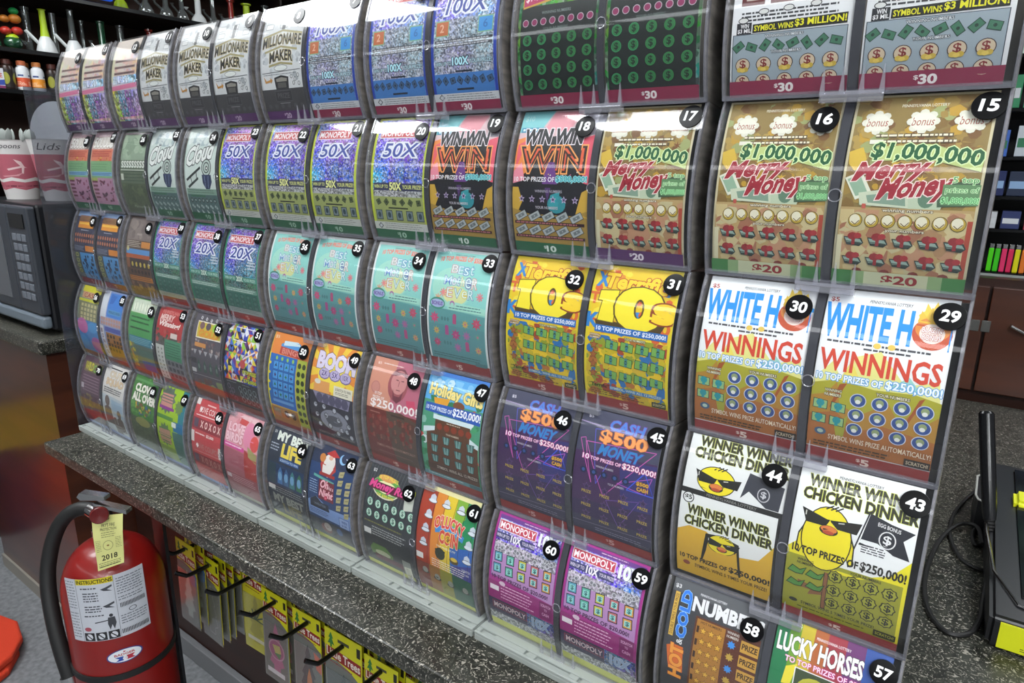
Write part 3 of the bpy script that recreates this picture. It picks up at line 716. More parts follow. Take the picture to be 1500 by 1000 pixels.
def merry(a, variant):
    a.R(0, 0, 100, 165, '#c9c09c'); a.R(2, 2, 98, 160, '#8a743c')
    a.blobs(2, 3, 98, 96, 170, ['#8a6a34', '#9c803c', '#ab8f46', '#755024', '#80632e', '#99a066', '#b8922e'], 2.5, 7)
    for _ in range(14): a.star(4 + rnd.random() * 92, 10 + rnd.random() * 76, 5, rnd.choice(['#cfa93a', '#7a4a1e', '#c2a050']), 6, .3)
    a.P([(2, 50), (12, 46), (16, 56), (14, 62), (8, 66), (3, 60)], '#d2b03c')
    a.T('PENNSYLVANIA LOTTERY', 35, 9.5, 68, 12, '#e8e4cc', b=.02)
    for x in (19, 52, 85):
        for k in range(8): a.D(x + 8.5 * math.cos(k * .785), 25 + 7.6 * math.sin(k * .785), 3.4, 3.2, '#d9d8c8', 8)
        a.D(x, 25, 9, 7.6, '#e2e1d2'); a.T('bonus', x - 8, 21.5, x + 8, 28.5, '#9c4a30', b=.0, sh=.2)
    a.micro(20, 35, 82, 2, '#5a4a2c', 5, 3.2); a.micro(20, 35.7, 82, 2, '#e6e0c8', 5, 1.6); a.R(16, 40, 26, 43.4, '#e2ded0')
    a.P([(22, 46), (60, 44), (98, 56), (97, 66), (60, 56), (20, 58)], '#b9c87c')
    a.T('$1,000,000', 19, 46, 97, 60, '#14582e', b=.045, o='#d5eab0', ob=.06, sh=.15, tilt=7, arch=1.5)
    a.P([(2, 72), (14, 66), (24, 84), (12, 90)], '#d9dcc8'); a.P([(4, 73), (13, 69), (21, 84), (12, 87)], '#8fae94')
    a.P([(14, 84), (50, 78), (56, 96), (16, 94)], '#c5ceb4'); a.P([(20, 86), (48, 82), (50, 94), (22, 92)], '#7f9a86'); a.P([(50, 78), (78, 82), (74, 98), (52, 96)], '#b9c8ac'); a.D(64, 88, 6, 7, '#5f8068')
    a.P([(70, 76), (98, 72), (99, 92), (72, 94)], '#3f5a40')
    a.T('Merry', 8, 57.5, 62, 76, '#9c1e2e', b=.052, o='#f0dcd4', ob=.045, sh=.4, tilt=-5); a.line(46, 66, 64, 64.5, 1.8, '#a82838')
    a.T('Money', 28, 70, 80, 91, '#9c1e2e', b=.052, o='#f0dcd4', ob=.045, sh=.4, tilt=-6)
    a.R(74, 76, 99, 92, '#5f8a5c')
    a.T('5 top', 80, 70, 97, 76, '#3f8a4c', b=.0, o='#c8eab8', ob=.08); a.T('prizes of', 76, 78, 98, 83.5, '#3f8a4c', b=.0, o='#c8eab8', ob=.08); a.T('$1,000,000!', 74, 86, 99, 91, '#3f8a4c', b=.0, o='#a8e8a8', ob=.1)
    a.R(2, 96, 98, 152, '#b59a66'); a.blobs(2, 98, 98, 151, 70, ['#c6b380', '#a8835c', '#b98c6a', '#c9bb8c', '#a06c50', '#bfb58a'], 4, 10)
    a.R(18, 93, 21, 97, '#c05a4a'); a.R(2, 120, 6, 152, '#d0cba8'); a.R(94.5, 104, 98, 152, '#a8442e')
    a.T('winning numbers', 34, 96.5, 70, 99.7, '#e6e0c8', b=.02, o='#4a3c26', ob=.1)
    for x in lerp(14.5, 88.5, 7): a.D(x, 107, 5.6, 5.8, '#4a3c1c'); a.D(x, 107, 5.1, 5.3, '#b59a34'); a.D(x - .5, 106.2, 4.0, 4.2, '#e0dcc4'); a.line(x - 3, 108, x, 110.5, .7, '#6a5628'); a.line(x + 3, 107, x, 110.5, .7, '#6a5628')
    a.T('your numbers', 38, 113.2, 66, 116.2, '#e6e0c8', b=.02, o='#4a3c26', ob=.1)
    for x, y in grid(lerp(15, 88.5, 5), (123, 140)):
        a.P([(x - 8, y - 2), (x + 6, y - 1), (x + 8, y + 3), (x + 5, y + 6), (x - 5, y + 5)], '#23332e'); a.P([(x - 7, y - 1), (x + 5, y), (x + 7, y + 3), (x - 5, y + 3)], '#8fa89c'); a.line(x - 6, y + 2, x + 6, y + 3, .8, '#41564c')
        a.D(x - 1, y - 2.5, 4, 3.4, '#8f2428', 8); a.D(x + 3, y - 3, 3, 2.6, '#a52c30', 8); a.R(x - 1.4, y - 1, x + 1.2, y + 5, '#8f2428')
    for x in lerp(20, 84, 4): a.D(x, 151, 4, 3, '#7a3026', 8)
    if variant == 17: band(a, PUR, '$20', 150.5, '#e8dfe8')
    else:
        a.R(0, 151, 100, 165.5, '#bfc4a0'); a.R(0, 151, 16, 165.5, '#3e8040'); a.R(16, 151, 26, 165.5, '#8aa874'); a.R(84, 151, 100, 165.5, '#3e8040'); a.R(74, 151, 84, 165.5, '#8aa874')
        a.T('$20', 40, 153.5, 66, 162, '#8f1f24', b=.05)

def terrific(a):
    a.R(0, 0, 100, 165, '#e2cf1e'); a.R(3, 2, 97, 154, '#e8c51c')
    a.blobs(4, 5, 96, 80, 55, ['#e8d22a', '#e0902e', '#d8602e', '#3a8ad0', '#f0da3a'], 3, 7)
    a.blobs(3, 78, 97, 152, 190, ['#c9b41e', '#b5702c', '#a8482c', '#2a6fae', '#cfae26', '#8f9a26'], 3, 7)
    for x, y, g in ((12, 16, 'X'), (7, 62, 'K')): a.T(g, x - 6, y - 7, x + 6, y + 8, '#2c82cc', b=.06)
    for x, y, g, c in ((6, 38, 'T', '#d8682c'), (92, 62, '0', '#d8682c'), (90, 50, 'U', '#2c82cc')): a.T(g, x - 5, y - 6, x + 5, y + 6, c, b=.05)
    a.T('Terrific', 16, 10, 88, 26, '#f2cf2a', b=.05, o='#b5481e', ob=.045, sh=.15, tilt=2)
    a.P([(10, 62), (36, 62), (60, 66), (90, 58), (96, 50), (86, 70), (38, 71), (12, 68)], '#4a3a12')
    one = [(15, 30), (33, 28), (31, 62), (14, 61), (17, 39), (12, 39)]; a.P([(11, 28.5), (34.5, 26.5), (32.6, 64), (12, 63), (15, 41), (10, 41)], '#5a4612'); a.P([(12, 29.5), (33.6, 27.5), (31.8, 62.8), (13, 62), (16, 40), (11, 40)], '#f2e030')
    a.T('0', 38, 25, 82, 65, '#f0de2e', b=.085, o='#5a4612', ob=.025); a.T('0', 39.5, 26, 80.5, 63, '#f2e030', b=.075)
    a.T('s', 79, 38, 98, 56, '#f2cf2a', b=.07, o='#8f3a1a', ob=.05)
    a.P([(11, 67), (96, 67), (96, 75), (11, 75)], '#2468b8'); a.T('10 TOP PRIZES OF $250,000!', 13, 68.6, 94, 73.6, '#e6eef4', b=.035)
    a.T('WINNING', 6, 77.5, 18, 79.5, '#e8e0c0', b=.02, o='#7a3a20', ob=.14); a.T('NUMBERS', 6, 80.5, 18, 82.5, '#e8e0c0', b=.02, o='#7a3a20', ob=.14); a.T('YOUR NUMBERS', 48, 77.3, 72, 79.8, '#d8d8b0', b=.02, o='#4c4a20', ob=.12)
    for x, y in grid(lerp(33.5, 87.5, 4), (87.5, 104.5, 121.5)): a.bill(x, y, 14, 9.5, '#74a84e', '#1f3a1c', .05); a.R(x - 1.6, y - 5, x + 1.6, y + 5, '#3a7f86')
    for y in (90, 101, 112, 123): a.star(12, y, 6, '#6a3a18'); a.star(12, y, 4.6, '#a8622c')
    a.T('*Terrific*', 6, 134.5, 32, 139, '#151208', b=.03, sh=.1); a.R(32, 135.5, 94, 140, '#3a78b4'); a.T('SYMBOL, WINS ALL 12 PRIZES!', 33, 136.2, 93, 139.4, '#c8d8c0', b=.02)
    a.micro(8, 142, 74, 3, '#5a4a14', 2.6, 1.1); a.R(0, 151, 100, 165.5, RED); a.R(82, 144, 98, 150.2, '#24301a'); a.T('SCRATCH!', 83.4, 145.6, 96.6, 148.6, '#c9c08a', b=.03)
    band(a, RED, '$5', 151.5, '#d8b4a8')

def whitehot(a):
    a.R(0, 0, 100, 165, '#e3e5e6'); a.R(1, 0, 99, 100, '#eceeef')
    a.T('$5', 3, 8, 9.5, 12.5, '#b03a2c', b=.03); a.T('PENNSYLVANIA LOTTERY', 34, 7.6, 67, 10.4, '#3c3e44', b=.02, sh=.2)
    a.P([(76, 26), (72, 16), (76, 12), (77, 5), (81, 11), (84, 3), (88, 12), (92, 8), (95, 18), (94, 28)], '#e9c84a'); a.P([(78, 24), (79, 14), (83, 9), (87, 16), (91, 14), (92, 26)], '#f0dc6a')
    a.D(84, 31, 14.5, 14, '#c4512c', 26); a.D(84, 27, 12.8, 10, '#d8883c', 26); a.P([(72, 22), (74, 12), (78, 17), (81, 8), (85, 16), (89, 9), (92, 17), (95, 13), (96, 24)], '#e0b83a'); a.D(84, 31, 9.2, 8.4, '#e7d7cf', 26)
    a.T('BLAZIN\'', 76.5, 25.5, 91.5, 30, '#f2efee', b=.03, o='#b04a3a', ob=.08); a.T('BONUS', 77.5, 32, 90.5, 36.5, '#f2efee', b=.03, o='#b04a3a', ob=.08)
    a.T('WHITE H', 1.5, 14.5, 69, 43, '#1a8fe0', b=.05); a.T('T', 98 - 3, 22, 99.5, 44, '#1a8fe0', b=.02)
    a.micro(6, 47, 94, 1, '#44464c', 3.4, 1.8); a.micro(36, 51, 76, 1, '#44464c', 3.4, 1.6); a.D(46, 47.6, 3, 2.6, '#e6c65a', 10); a.D(57, 47.2, 3, 2.6, '#e6c65a', 10)
    a.P([(30, 60), (50, 52), (72, 78), (96, 70), (99, 90), (99, 100), (0, 100), (0, 84), (14, 66), (22, 80)], '#e3e08a'); a.P([(60, 82), (74, 70), (86, 84)], '#9ad0c8'); a.P([(20, 84), (30, 66), (40, 84)], '#e8d860')
    a.P([(0, 88), (20, 82), (50, 86), (80, 84), (100, 88), (100, 152), (0, 152)], '#a8a428'); a.P([(0, 100), (12, 96), (20, 84), (24, 104), (40, 112), (62, 96), (72, 112), (86, 92), (92, 108), (100, 100), (100, 152), (0, 152)], '#b0822a')
    a.P([(0, 118), (22, 112), (40, 128), (60, 118), (100, 124), (100, 152), (0, 152)], '#a8662a'); a.P([(22, 86), (28, 84), (20, 104), (16, 110)], '#a0521e'); a.P([(84, 88), (88, 86), (78, 112), (72, 124)], '#a0521e'); a.P([(22, 126), (32, 114), (30, 140), (24, 136)], '#9fa030')
    a.T('WINNINGS', 3, 55.5, 96, 74, '#d0442c', b=.035)
    a.T('10 TOP PRIZES OF', 2, 77.5, 55, 83.4, '#eef6fa', b=.03, o='#4a9ad8', ob=.09); a.T('$250,000!', 57.5, 76, 99, 84.2, '#eef6fa', b=.03, o='#4a9ad8', ob=.07)
    a.T('WINNING', 11, 91.5, 24.5, 94, '#e8e4c8', b=.02, o='#3a3018', ob=.14); a.T('NUMBERS', 11, 95.5, 24.5, 98, '#e8e4c8', b=.02, o='#3a3018', ob=.14); a.T('YOUR NUMBERS', 52, 88.2, 77, 90.8, '#e8e4c8', b=.02, o='#3a3018', ob=.14)
    for x, y in ((8.5, 107), (23.5, 108), (8.5, 121), (23.5, 121.5)): a.bill(x, y, 11, 8.4, '#8fb87c', '#1d3c34'); a.D(x, y - 1, 3.6, 3.6, '#1f8f98', 8); a.R(x - 1.4, y - 3, x + 1.4, y + 4.6, '#1f8f98')
    for x, y in grid(lerp(38.5, 89.5, 4), (98, 112, 126)): a.D(x, y, 6.6, 6.4, '#c8cfe0', 22); a.D(x, y, 5.9, 5.7, '#2f4c8c', 22); a.D(x, y - 1, 3.2, 3.2, '#8fa070', 12); a.D(x, y + 1.2, 2.2, 2, '#e0e2dc', 10)
    a.D(11, 134, 5, 3.8, '#3a5a7a', 12); a.D(11, 134, 2.6, 2, '#a8c0b0', 12); a.T('SYMBOL WINS PRIZE AUTOMATICALLY!', 18, 135.5, 99, 140.6, '#ecd9b8', b=.02, o='#8a4a22', ob=.06)
    a.micro(6, 144.5, 76, 2, '#4a3418', 3.2, 1.6); a.R(0, 152.5, 100, 165.5, RED); a.R(80, 144, 99.5, 151.5, '#2a2018'); a.T('SCRATCH!', 81.5, 146, 98, 149.6, '#c9b89a', b=.03)
    band(a, RED, '$5', 152.5, '#e6cfc4')

def mother(a):
    a.R(0, 0, 100, 165, '#e4ebea'); a.R(3.5, 4, 97, 152, '#8fd3cb'); a.D(40, 50, 34, 26, '#a5dccb', 24); a.D(46, 60, 20, 12, '#d9dfa0', 20)
    a.T('PENNSYLVANIA LOTTERY', 34, 6.5, 66, 8.6, '#55706e'); a.T('10 TOP PRIZES OF $500,000!', 12, 12, 92, 19, '#e2604f', b=.02, o='#f0c0b0', ob=.05, arch=3)
    for g, x, y, w, h, c in (('B', 34, 21, 10, 10, '#e0708a'), ('E', 45, 22, 8, 10, '#6a9ac8'), ('s', 54, 23, 8, 10, '#5a7fc0'), ('t', 64, 21, 6, 11, '#5a8ab8'),
                             ('M', 25, 36, 12, 11, '#5f86c8'), ('o', 38, 38, 7, 9, '#b08ac0'), ('t', 46, 36, 5, 11, '#6a7fb8'), ('h', 53, 36, 5, 11, '#d8b04a'), ('e', 60, 36, 9, 13, '#5a66a8'), ('R', 71, 36, 8, 13, '#e07a7a'),
                             ('E', 32, 51, 9, 12, '#d8707a'), ('V', 44, 51, 11, 12, '#5a8fb8'), ('e', 57, 53, 8, 9, '#d8c04a'), ('R', 67, 51, 9, 12, '#5a7fb0')):
        a.T(g, x, y, x + w, y + h, '#d8efe9', b=.0, o=c, ob=.05)
    for x, y, c in ((26, 58, '#e88a8a'), (86, 58, '#e8808a'), (18, 66, '#e6a07a')):
        for k in range(8): a.line(x, y, x + 5.6 * math.cos(k * .785), y + 5.6 * math.sin(k * .785), 1.5, c)
    for _ in range(70): xx, yy = 6 + rnd.random() * 88, 10 + rnd.random() * 135; a.z += .05; a.add([(xx, yy), (xx + .8, yy), (xx + .6, yy + .8)], lin('#4a8f9a'))
    a.P([(3.5, 78), (97, 82), (97, 152), (3.5, 152)], '#5f9c9c'); a.P([(3.5, 100), (97, 100), (97, 152), (3.5, 152)], '#5a9296')
    a.D(18, 73, 13, 8, '#3f8f78', 18); a.D(18, 73, 11.5, 5.4, '#a9b8dc', 18); a.T('BONUS', 9, 70.5, 27, 75.5, '#6a3a9a', b=.04)
    a.P([(36, 68), (97, 72), (97, 80), (36, 79)], '#a5dccb'); a.D(43, 71, 4, 4, '#b070a8', 12); a.D(43, 72.4, 3, 3, '#a5dccb', 12); a.micro(38, 76, 94, 1, '#3a6a70', 3, 1.1); a.micro(50, 72.5, 92, 1, '#3a6a70', 3, 1.1)
    fl = [(14, 92, '#c8507a', 7), (32, 92, '#4a7f80', 3), (48, 92, '#b0507a', 0), (66, 95, '#c8a85a', 5), (84, 92, '#c0506a', 7), (17, 109, '#c8b05a', 5), (35, 108, '#a85088', 0), (50, 111, '#b04a7c', 7), (68, 110, '#a070a0', 6), (86, 109, '#6a9c88', 4), (17, 125, '#b84a70', 6), (35, 124, '#4a7f80', 3), (52, 128, '#a070a0', 6), (68, 126, '#b05080', 0), (86, 127, '#c8a06a', 5)]
    for x, y, c, r in fl:
        if r == 0: a.R(x - 3, y - 6, x + 3, y + 5, c); a.D(x, y - 6, 3, 2.4, c, 8)
        elif r < 4:
            for q in (-5, 0, 5): a.D(x + q, y, 2, 3, c, 6)
        else: a.star(x, y, r * 1.2, c, 8, .5); a.D(x, y, 1.5, 1.5, '#c06a8a', 8)
    a.micro(8, 140, 94, 2, '#3a6668', 3.4, 1.2); a.R(0, 149, 100, 165.5, RED); a.R(78, 145, 96, 150.5, '#4a7c80')
    band(a, RED, '$5', 151, '#d8b4a8')

def orangeblue(a):
    a.R(0, 0, 100, 165, '#3a3d52'); a.R(0, 0, 100, 12, '#7f9ac0'); a.R(12, 10, 88, 24, '#8a5040'); a.T('DOUBLE', 16, 12, 84, 23, '#1c1416', b=.03, o='#d8a86a', ob=.05); a.R(14, 24, 86, 38, '#e0932c'); a.R(16, 26, 84, 30, '#f2c24a')
    a.micro(30, 42, 70, 1, '#b8bcc8', 3, 1.6)
    for x, y in grid(lerp(8, 92, 9), (54, 66)): a.D(x, y, 4.2, 5.0, '#5c2f28', 10); a.D(x, y, 3.2, 4.0, '#c07a5a', 10)
    a.R(56, 76, 96, 88, '#d8862c'); a.micro(4, 78, 52, 4, '#9aa0b4', 2.8, 1)
    a.R(28, 92, 97, 150, '#4a92cc'); a.R(3, 92, 26, 150, '#4f5a4c')
    rr = random.Random(5)
    for _ in range(34): x = 30 + rr.random() * 56; y = 95 + rr.random() * 48; a.R(x, y, x + 3 + 7 * rr.random(), y + 3 + 4 * rr.random(), rr.choice(['#142848', '#1c3a66', '#122038']))
    for y in (98, 110, 122, 134): a.D(14, y, 8, 4.6, '#b0b06a', 10); a.D(14, y, 6, 3, '#5f6a3c', 10)
    a.micro(6, 140, 90, 3, '#a0a8b8', 3, 1.2); band(a, '#8a2a33', '$5', 150, '#c99a94')

def brownfoil(a):
    a.R(0, 0, 100, 165, '#5f4c40'); a.R(3, 3, 97, 48, '#7c706c'); a.blobs(3, 3, 97, 46, 16, ['#877b76', '#6f6360', '#93867e'], 6, 14)
    a.R(40, 34, 60, 38, '#a89c94'); a.micro(6, 50, 60, 4, '#cdc6b8', 3.4, 1.2); a.R(62, 50, 97, 62, '#c9863c')
    a.R(4, 66, 97, 76, '#5a94cc'); a.D(10, 66, 5, 5, '#c8c088', 10); a.R(2, 76, 98, 84, '#b05a30'); a.R(4, 84, 96, 104, '#3a2f30'); a.R(4, 84, 16, 122, '#8a5a3a')
    for x in lerp(26, 90, 5): a.D(x, 96, 5, 6, '#2a2020', 10); a.D(x, 96, 4, 5, '#c9b44a', 10)
    a.R(4, 104, 96, 120, '#5a4030'); [a.D(x, 111, 4.4, 4, '#2c1c1a', 10) for x in lerp(20, 88, 6)]
    a.R(6, 120, 98, 130, '#c07a2c'); a.micro(8, 122, 92, 2, '#6a3a14', 4, 1.6)
    a.blobs(6, 132, 96, 152, 26, ['#7a5a4c', '#8f6f5a', '#b0905a', '#6a4a40'], 3, 8); a.R(0, 152, 100, 165, '#6c5448')

def r4_56(a):
    a.R(0, 0, 100, 165, '#7c8a78'); a.R(8, 0, 100, 14, '#d8d02a'); a.R(12, 14, 90, 28, '#c99a78'); a.T('CASH', 20, 16, 80, 27, '#a84a3c', b=.05, o='#e8d8a8', ob=.05); a.R(0, 30, 100, 36, '#c8c82a')
    a.R(6, 36, 94, 76, '#7f8060'); [a.R(x - 5, y - 3.4, x + 5, y + 3.2, '#c8bf8e') for x, y in grid(lerp(22, 84, 5), (44, 54, 64, 73))]
    a.R(0, 78, 100, 152, '#3f86c8'); a.D(24, 92, 26, 18, '#c86aa8', 20); a.D(80, 132, 28, 20, '#b060a8', 20); a.D(72, 92, 22, 12, '#4a9cd8', 18); a.D(20, 128, 18, 14, '#4a9ad8', 18)
    a.micro(0, 84, 30, 2, '#d8a8cc', 3, 1); a.R(0, 152, 100, 165, '#8a4c3c')
def r4_55(a):
    a.R(0, 0, 100, 165, '#8a9cc8'); a.R(0, 0, 26, 60, '#d5dae2'); a.R(30, 4, 97, 56, '#3f80d0'); a.P([(34, 6), (60, 10), (50, 26), (36, 28)], '#2a66b8'); a.R(36, 40, 90, 50, '#5a9ac8'); a.T('PENNSYLVANIA', 38, 42, 88, 48, '#1c4a6a', b=.02)
    a.R(4, 58, 96, 76, '#a8a0b0'); [a.D(x, y, 4.5, 3.6, '#c09080', 8) for x, y in grid(lerp(10, 90, 8), (62, 71))]
    a.R(24, 78, 97, 88, '#4a58a8'); a.R(28, 90, 97, 150, '#a8702a'); rr = random.Random(9)
    for x, y in grid(lerp(36, 90, 5), (98, 108, 118, 128)):
        if rr.random() < .75: a.R(x - 4, y - 4, x + 4, y + 3, '#2c1c10')
    a.P([(2, 76), (18, 78), (28, 150), (12, 150)], '#d8d8dc'); [a.T(g, 6 + i * 2, 84 + i * 12, 14 + i * 2, 92 + i * 12, '#5a2c4a', b=.04) for i, g in enumerate('BONUS')]
    a.R(0, 151, 100, 165, '#8a4a34')
def r4_54(a):
    a.R(0, 0, 100, 165, '#6aa860'); a.R(2, 2, 98, 30, '#cdd8c4'); [a.D(x, 18, 9, 9, '#e6ecd8', 14) for x in (16, 38, 60, 82)]; [a.line(x, 8, x + 3, 28, 1.2, '#5a7a4a') for x in (14, 36, 58, 80)]
    a.R(2, 32, 98, 78, '#4f9c58'); a.micro(8, 38, 90, 2, '#234a2a', 9, 3.4); a.micro(8, 60, 90, 1, '#1f4428', 8, 3.6); a.R(2, 78, 98, 96, '#3a7f94'); a.micro(6, 81, 94, 4, '#8fc0c8', 3.4, 1.2)
    a.R(2, 96, 98, 150, '#5c7064'); a.R(36, 106, 92, 136, '#54766c'); a.P([(40, 128), (92, 128), (92, 150), (46, 150)], '#3a5a9c'); a.blobs(3, 92, 26, 146, 20, ['#c8c040', '#b08a3c', '#7a8a50'], 3, 6); a.R(0, 150, 100, 165, '#9a5a3a')
def r4_53(a):
    a.R(0, 0, 100, 165, '#5f5a58'); a.R(2, 4, 96, 62, '#b03434'); a.T('PENNSYLVANIA', 14, 10, 84, 17, '#e09088', b=.02); a.T('MERRY', 10, 19, 60, 31, '#e8c8c0', b=.05, sh=.3); a.T('Winning!', 12, 32, 86, 45, '#f0e8e0', b=.05, sh=.35)
    a.blobs(2, 48, 94, 76, 26, ['#3a5a40', '#8a3a34', '#b0504a', '#4a4a40'], 3, 6); a.R(56, 52, 80, 62, '#d8ccc4')
    a.R(36, 66, 98, 106, '#4c8f6c'); a.micro(40, 72, 94, 6, '#2a5c44', 5, 1.8); a.R(2, 80, 33, 152, '#c9ccc6'); [a.star(x, y, 3.4, '#54584c', 5) for x, y in grid((11, 24), lerp(88, 146, 8))]
    a.R(36, 106, 98, 150, '#7c7f84'); [a.R(x - 5, y - 4, x + 5, y + 4, '#3a3d44') for x, y in grid(lerp(46, 90, 4), (113, 126, 139))]; a.P([(36, 143), (98, 150), (98, 158), (36, 154)], '#c03a3c'); a.R(0, 156, 100, 165, '#94483a')
def r4_52(a):
    a.R(0, 0, 100, 165, '#57525a'); [a.bill(x, 8 + (i % 3), 6, 6, '#c8c8cc', '#3a363e', .4) for i, x in enumerate(lerp(20, 84, 5))]
    a.P([(12, 14), (92, 14), (94, 44), (14, 46)], '#e6ded0'); a.P([(14, 16), (90, 16), (92, 42), (16, 44)], '#c8b43a'); a.D(28, 22, 8, 7, '#7a5a5c', 12); a.D(48, 22, 8, 7, '#5a4c58', 12); a.D(70, 22, 9, 8, '#8fc43a', 14); a.T('GOLD', 22, 30, 84, 42, '#d8942c', b=.05, o='#c8702c', ob=.03)
    a.blobs(4, 48, 96, 72, 30, ['#a89c98', '#7a6a68', '#c0b4ac', '#6a4a50'], 2, 4); a.R(14, 54, 50, 62, '#c88a4a')
    for x, y in grid(lerp(16, 86, 5), (72,)): a.P([(x - 6, y - 4), (x + 6, y - 4), (x, y + 5)], '#a8a8ac')
    for x in lerp(28, 86, 4): a.P([(x - 5, 108), (x - 4, 92), (x, 84), (x + 4, 92), (x + 5, 108)], '#3c5a4c'); a.D(x, 98, 2.5, 5, '#7a8a84', 8)
    a.R(3, 84, 20, 94, '#3a373c'); a.R(3, 104, 17, 112, '#d0d0d0'); a.line(3, 116, 97, 114, 1, '#a8a8ac'); a.blobs(4, 120, 96, 146, 20, ['#8a9a5c', '#6a4a40', '#7c8c58'], 5, 10); a.R(0, 134, 100, 151, '#9c5a40'); a.R(0, 150, 100, 165, '#6f4a42')
def r4_51(a):
    a.R(0, 0, 100, 165, '#1c2240'); rr = random.Random(2); cols = ['#2f3fae', '#e6e6ec', '#8fc43a', '#e09a3c', '#6a2f8a', '#1a1c2e', '#d8502e', '#e6d23a', '#3a6ac8', '#c8ccd4', '#4a1f5c']
    for i in range(8):
        for j in range(8):
            x, y = 2 + i * 12, 4 + j * 12.5
            c = [rr.choice(cols) for _ in range(4)]; m = (x + 6, y + 6.2)
            q = [(x, y), (x + 12, y), (x + 12, y + 12.5), (x, y + 12.5)]; a.z += 1
            for k in range(4): a.add([q[k], q[(k + 1) % 4], m], lin(c[k]))
    for x0, y0, x1, y1 in ((22, 8, 84, 9.5), (22, 8, 23.5, 32), (22, 31, 60, 32.5), (26, 84, 27.5, 102), (26, 101, 58, 102.5)): a.R(x0, y0, x1, y1, '#e6e6ea')
    a.line(48, 82, 60, 60, 3, '#e8d8dc'); a.line(60, 60, 90, 44, 3, '#e8d8dc'); a.D(58, 70, 8, 8, '#c04a4c', 14)
    a.T('10 TOP PRIZES', 58, 80, 97, 86, '#d8e03a', b=.04, o='#1c2212', ob=.1); a.T('OF', 72, 88, 80, 93, '#d8e03a', b=.04, o='#1c2212', ob=.1); a.T('$75,000', 60, 95, 97, 102, '#d8e03a', b=.04, o='#1c2212', ob=.1)
    a.R(0, 104, 100, 152, '#222a2e'); a.micro(8, 107, 38, 1, '#9aa0a4'); a.micro(54, 107, 80, 1, '#9aa0a4')
    for x, y in ((12, 117), (22, 124), (14, 132), (25, 140)): a.D(x, y, 5.4, 5.4, '#8a7a94', 6); a.D(x, y, 4.4, 4.4, '#222a2e', 6)
    for i, y in enumerate((117, 127, 137)):
        for x in lerp(46 + i * 2, 88 + i * 2, 4): a.D(x, y, 5.6, 5.6, '#8fa4a6', 6); a.D(x, y, 4.5, 4.5, '#222a2e', 6)
    a.micro(10, 146, 94, 1, '#6a7478'); a.R(0, 151, 100, 165, '#7c3c34')
def r4_50(a):
    a.R(0, 0, 100, 165, '#d8b03a'); a.R(2, 0, 98, 44, '#e0863a'); a.P([(0, 34), (3, 34), (3, 152), (0, 152)], '#e6d82a')
    a.P([(24, 18), (40, 12), (70, 12), (84, 22), (84, 28), (24, 26)], '#4a92d0'); a.P([(30, 12), (64, 10), (72, 16), (30, 20)], '#c8e0e8'); a.P([(24, 22), (84, 24), (86, 36), (24, 34)], '#b03a2c'); a.T('BINGO', 30, 24, 80, 33, '#d88a7a', b=.04); a.T('$5', 4, 5, 14, 11, '#f0e0c0')
    a.R(3, 36, 72, 124, '#2468b8'); [a.D(x, 42, 3, 3.4, '#8fbf5a', 8) for x in (20, 34, 48, 62)]; [a.D(4.5, y, 3, 2.4, '#e6d82a', 8) for y in (52, 68, 84, 98)]
    for x, y in grid((20, 34, 48, 62), (54, 70, 86, 102)): a.R(x - 6.6, y - 7, x + 6.6, y + 7, '#123a6c'); a.R(x - 6, y - 6.4, x + 6, y + 6.4, '#4a98d8'); a.star(x, y, 4, rnd.choice(['#1c3a5c', '#4a2f6a', '#2f7a4a']), rnd.choice([3, 4, 5]))
    a.R(12, 112, 66, 117, '#6aa0d8'); a.R(74, 36, 97, 150, '#a8b43a'); [a.D(x, y, 4.4, 4.6, '#2f3a14', 10) or a.D(x, y, 2.8, 3, '#8fa03a', 10) for x, y in grid((80, 91), lerp(46, 138, 8))]
    a.R(3, 126, 72, 150, '#a8743a'); a.R(8, 129, 26, 144, '#8c8068'); [a.D(x, 136, 6.4, 7, '#4a2c1a', 12) or a.D(x, 136, 4.2, 4.6, '#b08a5a', 12) for x in (42, 60)]
    a.R(2, 150, 98, 156, '#b0743c'); a.R(0, 155, 100, 165, RED)
